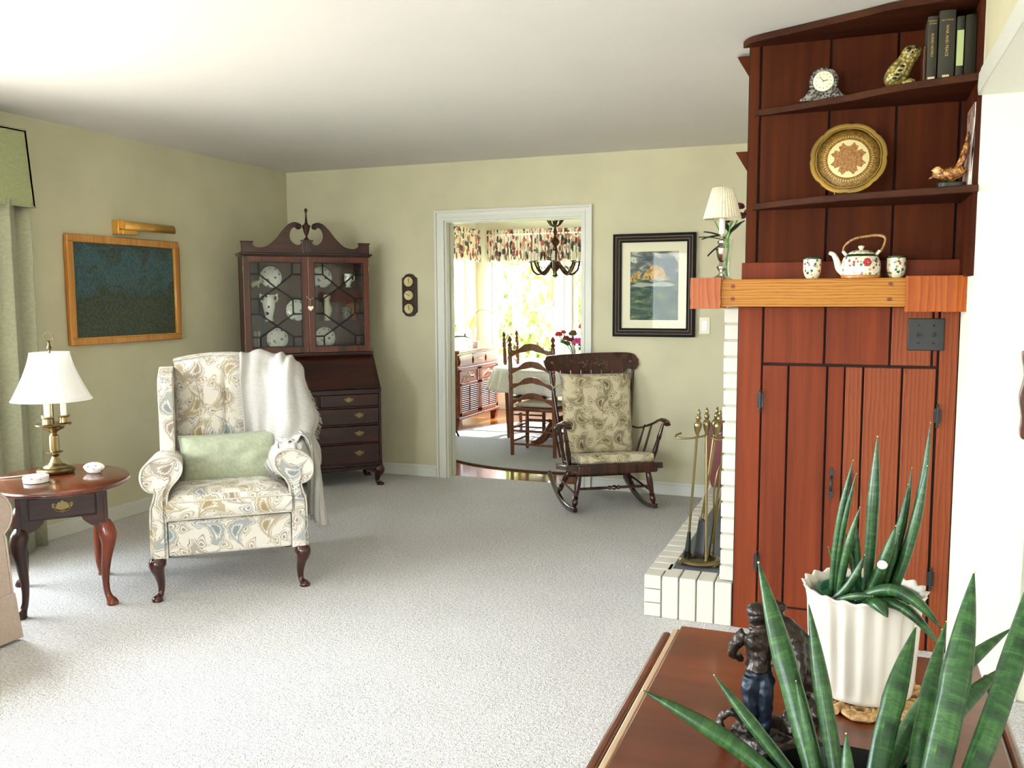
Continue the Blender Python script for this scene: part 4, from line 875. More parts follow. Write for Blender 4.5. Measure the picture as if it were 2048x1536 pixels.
mb = MB(); mb.tube([bell(k / 96, 0) for k in range(96)], .0025, 6, closed=True); mb.tube([bell(k / 64, 1) for k in range(64)], .002, 6, closed=True)
for k in range(8): mb.tube([bell(k / 8, v / 8) for v in range(9)], .0016, 5)
for k in range(3): a = R(120 * k); mb.tube([(0, 0, .572), (.088 * math.cos(a), .088 * math.sin(a), .578)], .0014, 5)
mb.build('shade_trim', 'shade_w', sh)
MAT['cord'] = plain('ivory_cord', '#e6dcc4', .5)
cd = tag(MB().tube(smoothpts([(-3.62, 3.08, TT + .004), (-3.66, 2.98, TT + .004), (-3.71, 2.93, TT + .003), (-3.735, 2.90, TT + .003), (-3.76, 2.87, TT - .03), (-3.80, 2.84, .40), (-3.83, 2.82, .2), (-3.9, 2.85, .006), (-4.2, 2.9, .006)], 6), .0028, 6).build('lamp_cord', 'cord'), 'thin ivory lamp cord trailing across the oval side table', 'cord')
MAT['floralbox'] = spotted('flower_sprigged_china', '#f1ece2', ['#7a2b35', '#3f5a3a', '#efeae0', '#efeae0', '#8b3f47', '#c7a24a'], 55, .3, .12)
rb = thing('round_trinket_box', 'low round white china box on the oval table in front of the lamp', 'trinket box', (-3.475, 2.932, TT), 0)
MB().lathe([(.050, 0), (.054, .003), (.054, .018), (.050, .020)], 32).build('body', 'china', rb); MB().lathe([(.055, .018), (.0555, .028), (.052, .032), (.03, .034), (0, .034)], 32).build('lid', 'floralbox', rb)
sb = thing('shell_trinket_box', 'small flowered china box shaped like a shell to the right of the lamp base', 'trinket box', (-3.40, 3.195, TT), 20)
def shell(u, v, zs=1.0):
    a = 2 * PI * u; ph = v * PI / 2; r = math.cos(ph) * (1 + .035 * math.cos(9 * a)); return (.050 * r * math.cos(a), .036 * r * math.sin(a), .026 + .026 * math.sin(ph) * zs)
MB().grid(shell, 72, 8, wrap=True).build('lid', 'floralbox', sb); MB().lathe([(.026, 0), (.034, .004), (.046, .018), (.048, .0255)], 32, T(s=(1, .74, 1))).build('body', 'floralbox', sb)

# ================================================================== wing chair
wc = thing('wing_chair', 'cream paisley wing armchair with dark curved legs, a white throw over one side', 'armchair', (-2.7515, 3.377, 0), 40.2)
def rb_(x0, x1, y0, y1, z0, z1, name, mat='chair', bev=.03, seg=4, M=None): return MB().bx(x0, x1, y0, y1, z0, z1, M).build(name, mat, wc, bevel=bev, seg=seg, smooth=40)
rb_(-.282, .282, .004, .06, .205, .372, 'front_panel', bev=.012)
rb_(-.285, .285, .05, .66, .21, .36, 'seat_base', bev=.01)
mb = MB(); nn = 22
def seat(sg):
    def fn(u, v):
        x = 2 * u - 1; y = 2 * v - 1; k = (max(0, 1 - abs(x) ** 7) * max(0, 1 - abs(y) ** 7)) ** .5
        return (x * .274, .235 + y * .255, .445 + sg * (.048 * k + (.026 * (1 - x * x) * (1 - y * y) if sg > 0 else 0) + (.012 if sg < 0 else 0) * 1) + (.0 if sg > 0 else 0))
    return fn
mb.grid(seat(1), nn, nn); mb.grid(lambda u, v: seat(-1)(1 - u, v), nn, nn)
b_ = [seat(1)(k / 20, 0) for k in range(21)]
def ring2(z, i=.0):
    R_ = []
    for k in range(4 * 12):
        s_, f = divmod(k, 12); f /= 12; c = [(-1, -1), (1, -1), (1, 1), (-1, 1)]; a = c[s_]; b = c[(s_ + 1) % 4]; x = a[0] + (b[0] - a[0]) * f; y = a[1] + (b[1] - a[1]) * f
        R_.append(((.274 + i) * x, .235 + (.255 + i) * y, z))
    return R_
r0, r1, r2, r3 = ring2(.383, -.004), ring2(.40, .010), ring2(.455, .012), ring2(.475, 0)
V = r0 + r1 + r2 + r3; n_ = 48; F = []
for j in range(3):
    for k in range(n_): F.append((j * n_ + k, j * n_ + (k + 1) % n_, (j + 1) * n_ + (k + 1) % n_, (j + 1) * n_ + k))
mb = MB(); mb.add(V, F); mb.add(r0[::-1], [tuple(range(n_))])
def top(u, v):
    x = 2 * u - 1; y = 2 * v - 1; k = (max(0, 1 - abs(x) ** 5) * max(0, 1 - abs(y) ** 5)) ** .6; return (x * .274, .235 + y * .255, .474 + .040 * k)
mb.grid(top, 26, 26); sc_ = mb.build('seat_cushion', 'chair', wc, bevel=0, smooth=60); mw = sc_.modifiers['weld']; mw.merge_threshold = .004
MB().tube([(x, y, z) for x, y, z in ring2(.470, .006)], .0045, 6, closed=True).build('seat_piping', 'chair', wc); MB().tube([(x, y, z) for x, y, z in ring2(.388, .004)], .0045, 6, closed=True).build('seat_piping', 'chair', wc)
# rolled arms, front faces scroll outwards
def armprof(s_):
    P = [(-.283, .20), (-.285, .46), (-.272, .53), (-.235, .575), (-.214, .615), (-.218, .655), (-.25, .680), (-.30, .684), (-.35, .668), (-.388, .63), (-.397, .585), (-.385, .545), (-.360, .524), (-.338, .515), (-.348, .47), (-.360, .42), (-.361, .20)]
    return [(-s_ * a, b) for a, b in P]
for s_, off in ((-1, 0), (1, 0)):
    P = sm2(armprof(s_), 3); mb = MB(); n = len(P)
    # slight taper to the rear
    V = []; rows = 9
    for j in range(rows):
        t = j / (rows - 1); y = .0 + .56 * t
        for x, z in P: V.append((x * (1 - .02 * t), y, z - (.05 * t if z > .5 else .05 * t * max(0, (z - .2) / .3)) + .0))
    F = [(j * n + k, j * n + (k + 1) % n, (j + 1) * n + (k + 1) % n, (j + 1) * n + k) for j in range(rows - 1) for k in range(n)] + [tuple(range(n - 1, -1, -1)), tuple((rows - 1) * n + k for k in range(n))]
    mb.add(V, F); mb.build('arm', 'chair', wc, bevel=.008, seg=2, smooth=40)
    ins = []; cx = sum(p[0] for p in P) / n; 
    MB().tube([(x * .985 + (-.006 * s_ if False else 0), -.004, z) for x, z in P[2:-2]], .005, 6).build('arm_piping', 'chair', wc)
    q = sm2([( -s_ * a, b) for a, b in [(-.296, .205), (-.297, .46), (-.288, .53), (-.262, .585), (-.30, .60), (-.33, .585), (-.335, .555), (-.325, .52), (-.335, .47), (-.348, .42), (-.349, .205)]], 3)
    MB().prism(q, -.012, .0).build('arm_facing', 'chair', wc, bevel=.004, smooth=30)
for s_ in (-1, 1): rb_(min(s_ * .285, s_ * .352), max(s_ * .285, s_ * .352), .52, .70, .205, .60, 'side_panel', bev=.015)
# tall back, leaning, with stitched channels
def backf(u, v):
    x = 2 * u - 1; z = v
    zt = .615 + .03 * (1 - x * x) ; X = x * (.250 - .0 * z); Z = .47 + z * zt; y = .50 + .10 * z
    k = (max(0, 1 - abs(x) ** 6) * max(0, 1 - abs(2 * v - 1) ** 8)) ** .5
    ch = 0
    for c in (-.48, .02, .52): ch += .020 * math.exp(-((x - c) / .05) ** 2) * min(1, max(0, (v - .15) * 3)) * min(1, max(0, (.93 - v) * 8))
    btn = 0
    return (X, y - .055 * k + ch * k, Z)
mb = MB(); mb.grid(backf, 60, 40); mb.grid(lambda u, v: (lambda p: (p[0], .66 + .10 * v + .03 * (1 - (2 * u - 1) ** 6), p[2]))(backf(1 - u, v)), 60, 40)
nv = 40
for sx in (0, 1): mb.grid(lambda u, v: (lambda a: (a[0], a[1] + u * ((.66 + .10 * v) - a[1]), a[2]))(backf(sx, v)), 2, 40)
mb.grid(lambda u, v: (lambda a: (a[0], a[1] + v * (.76 - a[1] + .03 * (1 - (2 * u - 1) ** 6)), a[2] + .012 * math.sin(PI * v)))(backf(u, 1)), 60, 5)
mb.build('backrest', 'chair', wc, smooth=50)
MB().tube([(lambda a: (a[0], a[1] - .004, a[2] + .002))(backf(k / 40, 1)) for k in range(41)], .0055, 6).build('back_piping', 'chair', wc)
for s_ in (-1, 1):
    P = sm2([(.72, .50), (.72, .96), (.70, 1.03), (.60, 1.062), (.46, 1.045), (.34, 1.01), (.315, .955), (.33, .88), (.345, .76), (.335, .66), (.34, .60), (.44, .55)], 4, True)
    o = MB().prism(P, s_ * .247, s_ * .318, 'yz').build('wing', 'chair', wc, bevel=.028, seg=4, smooth=40)
for s_ in (-1, 1): cabriole((s_ * .322, .035, .205), (s_ * .5, -.86), .205, 'dkleg', wc, .028, knee=.03)
for s_ in (-1, 1): MB().tube([(s_ * .31, .66, .21), (s_ * .315, .70, .1), (s_ * .32, .76, 0)], [.026, .022, .018], 10).build('leg', 'dkleg', wc)
# pillow and throw rest on the chair
pw = thing('throw_pillow', 'oblong sage green pillow leaning on the paisley armchair back', 'pillow', (0, 0, 0)); 
wm = wc.matrix_basis if False else Matrix.Translation((-2.7515, 3.377, 0)) @ Matrix.Rotation(R(40.2), 4, 'Z')
pw.matrix_world = wm @ T(.022, .335, .605, -14, -1.5, 0)
MB().pillow(.50, .255, .14, n=26, pinch=.05).build('cover', 'sage', pw, smooth=180)
mb = MB(); E_ = []
for k in range(80):
    s_, f = divmod(k, 20); f /= 20; c = [(-1, -1), (1, -1), (1, 1), (-1, 1)]; a = c[s_]; b = c[(s_ + 1) % 4]; x = a[0] + (b[0] - a[0]) * f; z = a[1] + (b[1] - a[1]) * f
    E_.append((x * .25 * (1 - .05 * (1 - z * z)), 0, z * .1275 * (1 - .05 * (1 - x * x))))
mb.tube(E_, .0035, 6, closed=True); mb.build('piping', 'sage', pw)
th = thing('throw_blanket', 'white fringed throw blanket draped over the right wing and arm of the paisley armchair', 'blanket', (0, 0, 0)); th.matrix_world = wm.copy()
rows = [  # z-level rows of control points across: (x, y, z)
 [(.10, .66, 1.10), (.17, .67, 1.12), (.27, .68, 1.11), (.33, .62, 1.10), (.37, .60, 1.07), (.385, .66, 1.0)],
 [(.085, .53, 1.115), (.16, .53, 1.125), (.26, .50, 1.115), (.315, .44, 1.105), (.37, .44, 1.075), (.395, .52, 1.02)],
 [(.082, .485, 1.07), (.16, .48, 1.07), (.245, .44, 1.06), (.29, .31, 1.045), (.355, .30, 1.02), (.41, .42, .97)],
 [(.080, .462, .98), (.16, .452, .98), (.235, .40, .97), (.28, .285, .96), (.36, .28, .94), (.430, .38, .88)],
 [(.085, .448, .86), (.16, .44, .86), (.235, .385, .85), (.285, .285, .85), (.37, .27, .83), (.462, .36, .78)],
 [(.092, .43, .75), (.165, .42, .74), (.23, .36, .74), (.29, .26, .74), (.37, .24, .73), (.425, .31, .70)],
 [(.10, .405, .665), (.175, .395, .655), (.225, .34, .66), (.27, .25, .69), (.36, .20, .705), (.435, .25, .62)],
 [(.19, .33, .60), (.21, .30, .58), (.225, .27, .57), (.255, .20, .68), (.35, .15, .70), (.425, .20, .56)],
 [(.20, .27, .545), (.205, .24, .535), (.21, .21, .53), (.38, .15, .66), (.415, .14, .60), (.43, .20, .46)],
 [(.20, .24, .535), (.20, .21, .530), (.205, .19, .53), (.405, .12, .56), (.425, .12, .48), (.45, .19, .36)],
 [(.195, .22, .53), (.195, .2, .528), (.2, .17, .528), (.405, .10, .40), (.43, .10, .33), (.465, .18, .25)],
]
NU, NV = 60, 60; fine_rows = []
colsm = [smoothpts([r[k] for r in rows[:8]], 8) for k in range(6)]
def thr(cols):
    n = len(cols[0]); out = []
    for j in range(n):
        row = smoothpts([c[j] for c in cols], 10); out.append(row)
    return out
G = thr(colsm)
def put_sheet(G, amp=.012, seed=0):
    mb = MB(); nj = len(G); ni = len(G[0]); V = []
    for j in range(nj):
        for i in range(ni):
            p = G[j][i]; q = G[j][min(i + 1, ni - 1)] - G[j][max(i - 1, 0)]; r = G[min(j + 1, nj - 1)][i] - G[max(j - 1, 0)][i]; nr = q.cross(r); nr = nr.normalized() if nr.length > 1e-9 else Vector((0, -1, 0))
            if nr.y > 0: nr = -nr
            s_ = i / ni; t = j / nj; f = (.5 + .5 * math.sin(s_ * 30 + 3.0 * t + 2.0 * noise.noise(Vector((s_ * 3, t * 3, seed))))) * amp * (.5 + t * .8) + .004 * noise.noise(Vector((s_ * 18, t * 9, seed + 4))); V.append(p + nr * f)
    F = [(j * ni + i, j * ni + i + 1, (j + 1) * ni + i + 1, (j + 1) * ni + i) for j in range(nj - 1) for i in range(ni - 1)]
    U = [[(i * .01, j * .02), ((i + 1) * .01, j * .02), ((i + 1) * .01, (j + 1) * .02), (i * .01, (j + 1) * .02)] for j in range(nj - 1) for i in range(ni - 1)]
    mb.add(V, F, U); return mb, V, ni, nj
mb, V1, ni, nj = put_sheet(G, .026); mb.build('cloth', 'throw', th, solid=.005, smooth=180)
# long fall outside the arm
rowsB = [[(.30, .30, .735), (.345, .26, .745), (.39, .22, .725), (.422, .20, .67), (.432, .28, .66)],
         [(.36, .24, .71), (.385, .19, .70), (.408, .16, .66), (.425, .15, .60), (.440, .24, .58)],
         [(.400, .22, .64), (.405, .17, .62), (.412, .13, .56), (.428, .13, .50), (.448, .22, .48)],
         [(.395, .21, .50), (.402, .16, .48), (.412, .12, .44), (.432, .12, .38), (.455, .21, .36)],
         [(.395, .20, .37), (.402, .15, .34), (.412, .11, .31), (.436, .11, .27), (.468, .20, .25)]]
G2 = thr([smoothpts([r[k] for r in rowsB], 9) for k in range(5)]); mb, V2, ni2, nj2 = put_sheet(G2, .016, 7); mb.build('cloth_fall', 'throw', th, solid=.005, smooth=180)
rowsC = [[(.10, .395, .66), (.15, .375, .63), (.20, .33, .64), (.25, .25, .69)], [(.17, .30, .585), (.19, .27, .575), (.215, .24, .60), (.245, .19, .66)], [(.195, .22, .540), (.21, .20, .537), (.235, .17, .545), (.262, .13, .60)], [(.19, .16, .535), (.205, .14, .532), (.225, .12, .532), (.25, .11, .54)]]
G3 = thr([smoothpts([r[k] for r in rowsC], 7) for k in range(4)]); mb, V3, ni3, nj3 = put_sheet(G3, .010, 3); mb.build('cloth_end', 'throw', th, solid=.004, smooth=180)
rowsD = [[(.25, .37, .79), (.31, .35, .80), (.37, .34, .80), (.44, .37, .76)], [(.25, .33, .73), (.31, .31, .745), (.37, .30, .74), (.44, .33, .69)], [(.25, .28, .69), (.31, .26, .71), (.37, .25, .71), (.438, .28, .62)], [(.25, .2, .672), (.31, .17, .688), (.37, .16, .672), (.425, .2, .57)], [(.25, .10, .60), (.31, .08, .655), (.365, .08, .635), (.42, .14, .50)]]
G4 = thr([smoothpts([r[k] for r in rowsD], 7) for k in range(4)]); mb, V4, ni4, nj4 = put_sheet(G4, .006, 11); mb.build('cloth_under', 'throw', th, solid=.004, smooth=180)
fr = MB()
def fringe(A, d, L_=.03, n=1):
    for p in A:
        for q in range(n):
            o_ = Vector((random.uniform(-.004, .004), random.uniform(-.003, .003), random.uniform(-.003, .003))); e = Vector(d).normalized() * L_ * random.uniform(.7, 1.2)
            fr.tube([p + o_, p + o_ + e * .5 + Vector((random.uniform(-.004, .004), 0, 0)), p + o_ + e], .0012, 4, caps=False)
fringe([V1[j * ni] for j in range(4, nj - 6)], (-1, -.1, -.35), .022, 2); fringe([V1[j * ni + ni - 1] for j in range(nj // 3, nj - 16)], (.8, 0, -1), .03, 2)
fringe([V2[(nj2 - 1) * ni2 + i] for i in range(ni2)], (.1, 0, -1), .03, 2); fringe([V3[(nj3 - 1) * ni3 + i] for i in range(ni3)], (-.5, -1, -.1), .03, 2); fr.build('fringe', 'throw', th)
# ================================================================== secretary desk in the corner
SL = Matrix.Translation((-3.338, 5.801, 0)) @ Matrix.Rotation(R(45), 4, 'Z')
sc = thing('secretary_desk', 'dark mahogany secretary desk with glazed bookcase top and scrolled pediment in the corner', 'secretary desk', (-3.338, 5.801, 0), 45)
x0, x1, xc = -.948, .038, -.455
def sb_(a, b, c, d, e, f, name, mat='mahog', bev=.003, par=None, seg=2): return MB().bx(a, b, c, d, e, f).build(name, mat, par or sc, bevel=bev, seg=seg, smooth=30)
mb = MB(); mb.bx(x0, x1, .02, .45, .165, .20); mb.prism([(.02, .16), (.02, .735), (.225, .985), (.45, .985), (.45, .16)], x0, x0 + .02, 'yz'); mb.prism([(.02, .16), (.02, .735), (.225, .985), (.45, .985), (.45, .16)], x1 - .02, x1, 'yz')
mb.bx(x0, x1, .43, .45, .165, .985); mb.bx(x0, x1, .02, .45, .70, .735); mb.bx(x0, x1, .222, .45, .965, .985)
for z in (.330, .470, .603): mb.bx(x0 + .02, x1 - .02, .02, .06, z - .007, z + .005)
mb.bx(xc - .17, xc - .15, .018, .06, .60, .70) ; mb.bx(-.438, -.425, .018, .06, .605, .70); mb.bx(x0 + .02, x1 - .02, .06, .43, .2, .70)
mb.build('carcass', 'mahog', sc, bevel=.002, seg=1, smooth=0)
mb = MB(); mb.bx(x0 - .008, x1 + .008, .008, .455, .125, .15); mb.bx(x0 - .004, x1 + .004, .014, .455, .15, .168); mb.build('base_moulding', 'mahog', sc, bevel=.005, seg=2, smooth=0)
mb = MB(); mb.add([(x0 + .022, .012, .742), (x1 - .022, .012, .742), (x1 - .022, .218, .982), (x0 + .022, .218, .982), (x0 + .022, .030, .735), (x1 - .022, .030, .735), (x1 - .022, .236, .976), (x0 + .022, .236, .976)], [(0, 1, 2, 3), (7, 6, 5, 4), (0, 4, 5, 1), (1, 5, 6, 2), (2, 6, 7, 3), (3, 7, 4, 0)])
mb.build('fall_front', 'mahog_x' if 'mahog_x' in MAT else 'mahog', sc, bevel=.003)
DX = x0 + .024; DX1 = x1 - .024
for (a, b, z0_, z1_, hs) in ((DX, DX1, .178, .321, (-.82, -.138)), (DX, DX1, .337, .460, (-.82, -.136)), (DX, DX1, .477, .594, (-.82, -.134)), (-.423, DX1, .610, .698, (-.212,)), (DX, -.44, .610, .698, (-.69,))):
    d_ = sb_(a, b, .010, .03, z0_, z1_, 'drawer', 'mahog', .004)
    for h in hs: pull(d_, h, .010, (z0_ + z1_) / 2 + .006, .95)
mb = MB(); mb.bx(x0 + .02, x1 - .02, .19, .455, .985, .993); mb.bx(x0 + .01, x1 - .01, .18, .455, .993, 1.006); mb.build('waist_moulding', 'mahog', sc, bevel=.003)
U0, U1 = -.918, .008
mb = MB(); mb.bx(U0, U0 + .018, .21, .45, 1.006, 1.72); mb.bx(U1 - .018, U1, .21, .45, 1.006, 1.72); mb.bx(U0, U1, .44, .45, 1.006, 1.72); mb.bx(U0, U1, .21, .45, 1.006, 1.03); mb.bx(U0, U1, .21, .45, 1.70, 1.725)
mb.build('bookcase_case', 'sec_in', sc, bevel=.002, seg=1, smooth=0)
for z in (1.245, 1.495): MB().bx(U0 + .018, U1 - .018, .235, .438, z - .005, z).build('glass_shelf', 'pane', sc, smooth=0)
for (a, b) in ((U0, xc - .001), (xc + .001, U1)):
    gx0, gx1, gz0, gz1 = a + .044, b - .044, 1.056, 1.678
    mb = MB(); mb.bx(a, gx0, .192, .212, 1.008, 1.722); mb.bx(gx1, b, .192, .212, 1.008, 1.722); mb.bx(gx0, gx1, .192, .212, 1.008, gz0); mb.bx(gx0, gx1, .192, .212, gz1, 1.722)
    d_ = mb.build('glass_door', 'mahog_lt', sc, bevel=.003, smooth=0)
    mb = MB(); t = .006
    for q in ((gx0, gx0 + t, gz0, gz1), (gx1 - t, gx1, gz0, gz1), (gx0, gx1, gz0, gz0 + t), (gx0, gx1, gz1 - t, gz1)): mb.bx(q[0], q[1], .188, .197, q[2], q[3])
    mb.build('door_bead', 'black', d_, smooth=0)
    MB().bx(gx0, gx1, .201, .204, gz0, gz1).build('pane', 'glass', d_, smooth=0)
    P2 = lambda u, v: (gx0 + (gx1 - gx0) * u, .198, gz0 + (gz1 - gz0) * v)
    mb = MB()
    for s_ in (0, 1):
        m = lambda u: 1 - u if s_ else u
        for A in ([(.82, 1), (.82, .86), (1, .86)], [(.82, .86), (.5, .70)], [(.5, .70), (.82, .57), (1, .57)], [(.82, .57), (.82, .39), (1, .39)], [(.82, .39), (.5, .25)], [(.5, .25), (.82, .12), (1, .12)], [(.82, .12), (.82, 0)]):
            for i in range(len(A) - 1): mb.tube([P2(m(A[i][0]), A[i][1]), P2(m(A[i + 1][0]), A[i + 1][1])], .0058, 6)
    mb.build('glazing_bars', 'black', d_)
    for z in (1.10, 1.63): MB().tube([(a if a < xc - .3 else b, .190, z - .02), (a if a < xc - .3 else b, .190, z + .02)], .004, 8).build('hinge', 'brass_dk', d_)
mb = MB(); mb.bx(U0 - .012, U1 + .012, .182, .455, 1.722, 1.732); mb.bx(U0 - .022, U1 + .022, .170, .455, 1.732, 1.746); mb.build('cornice', 'mahog', sc, bevel=.003)
hf = [(.47, 1.746), (.47, 1.822), (.392, 1.822), (.388, 1.80)] + sm2([(.375, 1.790), (.34, 1.783), (.28, 1.798), (.22, 1.852), (.17, 1.915), (.13, 1.955), (.09, 1.972), (.055, 1.964), (.038, 1.944), (.045, 1.922)], 4)
hb = sm2([(.07, 1.918), (.083, 1.934), (.105, 1.925), (.122, 1.89), (.12, 1.85), (.10, 1.82), (.07, 1.806), (.045, 1.812), (.032, 1.832)], 4) + [(.030, 1.838)]
R_ = [(xc + a, b) for a, b in hf + hb]; L_ = [(xc - a, b) for a, b in (hf + hb)[::-1]]
pd = MB().prism(R_ + L_, .195, .217, 'xz').build('pediment', 'mahog', sc, bevel=.003, seg=1, smooth=40)
for s_ in (-1, 1):
    MB().lathe([(0, 0), (.020, 0), (.022, .006), (.014, .012), (.008, .009), (.006, .015), (0, .016)], 20, T(xc + s_ * .058, .195, 1.942, 90)).build('rosette', 'mahog_z', pd)
    sb_(xc + s_ * .43 - .045, xc + s_ * .43 + .045, .185, .225, 1.818, 1.828, 'ear_cap', 'mahog', .002, pd)
mb = MB(); mb.prism([(xc - .028, 1.746), (xc + .028, 1.746), (xc + .036, 1.835), (xc - .036, 1.835)], .188, .196, 'xz'); mb.bx(xc - .045, xc + .045, .18, .225, 1.832, 1.842)
for k in range(4): mb.bx(xc - .020 + k * .012, xc - .016 + k * .012, .184, .190, 1.76, 1.825)
mb.build('plinth', 'mahog_z', pd, bevel=.002, smooth=0)
MB().lathe([(.024, 0), (.020, .008), (.009, .018), (.007, .03), (.016, .05), (.026, .085), (.030, .10), (.032, .108), (.018, .115), (.010, .13), (.007, .17), (.006, .20), (.012, .21), (.013, .220), (.006, .232), (0, .235)], 20, T(xc, .205, 1.842)).build('finial', 'mahog_z', sc)
for (x, y, ox, oy) in ((x1 - .035, .04, .6, -.8), (x0 + .035, .04, -.6, -.8), (x1 - .035, .41, .9, .1), (x0 + .035, .41, -.9, .1)): cabriole((x, y, .135), (ox, oy), .135, 'mahog_z', sc, .03, knee=.025)
for s_, x in ((1, x1), (-1, x0)): MB().prism([(x, .13), (x - s_ * .14, .13), (x - s_ * .10, .112), (x - s_ * .06, .09), (x, .085)], .012, .03).build('bracket', 'mahog', sc, bevel=.002)
kt = thing('hanging_heart', 'silver heart tag on a ribbon hung from the desk bookcase door key', 'ornament', (0, 0, 0)); kt.matrix_world = SL @ T(xc + .012, .185, 1.385)
MAT['ribbon'] = plain('grey_ribbon', '#b9ab9c', .6)
mb = MB(); mb.tube(smoothpts([(-.028, 0, .045), (-.015, -.006, .03), (.0, -.008, .022), (.02, -.004, .028), (.018, 0, .03)], 4), .0025, 6); mb.tube([(0, -.006, .024), (0, -.004, -.025)], .0018, 6); mb.build('ribbon', 'ribbon', kt)
hp_ = [(.017 * math.sin(t) ** 3, .0148 * (math.cos(t) - .385 * math.cos(2 * t) - .154 * math.cos(3 * t) - .077 * math.cos(4 * t))) for t in [2 * PI * k / 40 for k in range(40)]]
MB().prism([(a * 1.25, b * 1.25 - .044) for a, b in hp_], -.008, -.001).build('heart', 'silver', kt, bevel=.002)
# china on the glass shelves
MAT['chinafl'] = spotted('transfer_printed_china', '#e4e2d4', ['#6f7f80', '#d8d8cc', '#8a9488', '#e4e2d4', '#b9b39a'], 34, .35, .15); MAT['vasebw'] = spotted('black_sprigged_vase', '#e6e4da', ['#23262a', '#e6e4da', '#3a3f44', '#e6e4da'], 26, .38, .15)
MAT['celadon'] = paint('pale_green_glaze', '#cfcda8', .12, .15, 40); MAT['orangefig'] = paint('amber_glass', '#7d4a22', .3, .2, 30)
def sec_item(name, label, cat, x, y, z, group=None, tilt=0): o = thing(name, label, cat, (0, 0, 0), 0, group); o.matrix_world = SL @ T(x, y, z, tilt); return o
PLT = [(0, .010), (.045, .010), (.060, .006), (.078, -.004), (.080, -.001), (.062, .010), (.047, .014), (0, .014)]
pspots = [(-.69, 1.495, 'top left'), (-.31, 1.495, 'x'), (-.505, 1.245, ''), (-.655, 1.031, ''), (-.295, 1.031, '')]
plab = ['flowered plate behind the left glass door on the top shelf', 'flowered plate behind the right glass door on the top shelf', 'plate half hidden behind the centre door frames on the middle shelf', 'large pale plate at the bottom of the left glass door', 'flowered plate at the bottom of the right glass door']
pp = None
for (x, z, _), lab in zip(pspots, plab):
    Mx = SL @ T(x, .405, z + .0795, 82)
    if pp is None:
        pp = thing('china_plate', lab, 'plate', (0, 0, 0), 0, 'plates in the desk bookcase'); pp.matrix_world = Mx; MB().lathe(PLT, 40).build('plate', 'chinafl', pp); MB().lathe([(.0785, -.0045), (.0812, -.001), (.0785, .0015)], 40, cap=False).build('rim', 'vasebw', pp)
    else: p_ = dup(pp, label=lab); p_.matrix_world = Mx
o = sec_item('two_handled_vase', 'black and white two-handled vase behind the left glass door', 'vase', -.72, .34, 1.2455)
mb = MB().lathe([(.030, 0), (.034, .006), (.026, .016), (.030, .04), (.044, .10), (.050, .145), (.040, .165), (.038, .172), (.050, .195), (.046, .196), (.034, .172), (.0, .165)], 24).build('body', 'vasebw', o)
for s_ in (-1, 1): MB().tube(smoothpts([(s_ * .046, 0, .14), (s_ * .064, 0, .165), (s_ * .060, 0, .188), (s_ * .066, 0, .20), (s_ * .046, 0, .19)], 4), .006, 8).build('handle', 'vasebw', o)
o = sec_item('slender_vase', 'pale green slender waisted vase behind the right glass door', 'vase', -.285, .34, 1.2455)
MB().lathe([(.024, 0), (.028, .004), (.020, .016), (.024, .035), (.036, .07), (.034, .10), (.022, .13), (.020, .15), (.028, .18), (.024, .195), (.020, .19), (.016, .15), (0, .12)], 24).build('body', 'celadon', o)
for x, z, lab, m_ in ((-.12, 1.4955, 'small flowered footed vase at the right of the top desk shelf', 'chinafl'),):
    o = sec_item('footed_vase', lab, 'vase', x, .33, z); MB().lathe([(.020, 0), (.026, .004), (.015, .014), (.026, .04), (.032, .06), (.026, .085), (.030, .105), (.024, .10), (0, .06)], 24).build('body', m_, o)
    MB().tube(smoothpts([(.028, 0, .095), (.045, 0, .09), (.046, 0, .06), (.03, 0, .05)], 4), .004, 8).build('handle', m_, o)
o = sec_item('cut_glass_tumbler', 'cut glass tumbler on the middle shelf behind the right glass door', 'tumbler', -.135, .34, 1.2455)
MB().lathe([(.026, 0), (.030, .004), (.032, .05), (.036, .10), (.034, .10), (.029, .05), (.0, .01)], 24).build('body', 'crystal', o)
o = sec_item('lidded_bowl', 'amber carved bowl on the middle shelf beside the glass tumbler', 'bowl', -.075, .37, 1.2455); MB().lathe([(.024, 0), (.03, .006), (.02, .02), (.045, .09), (.055, .12), (.048, .125), (.018, .14), (0, .145)], 24).build('body', 'orangefig', o)
o = sec_item('vase_shade', 'small dark figurine on the top shelf behind the left glass door', 'figurine', -.81, .36, 1.4955); o.name = 'small_figurine'
mb = MB(); mb.tube(smoothpts([(-.04, 0, .02), (-.01, 0, .03), (.03, 0, .045), (.04, 0, .07)], 4), [.006, .012, .018, .02, .022, .022, .02, .018, .016, .014, .012, .010, .008], 10); mb.ball((.04, 0, .075), .014); mb.tube([(-.02, 0, 0), (-.02, 0, .025)], .006, 8); mb.tube([(.02, 0, 0), (.02, 0, .035)], .006, 8); fuse('body', mb, 'celadon', o, .004)
o = sec_item('folded_cloth', 'pale folded cloth at the lower left of the desk bookcase', 'cloth', -.85, .36, 1.031)
MB().grid(lambda u, v: (-.03 + .09 * u, -.02 + .018 * math.sin(u * 20), .14 * v), 40, 3).build('cloth', 'ribbon', o, solid=.004)

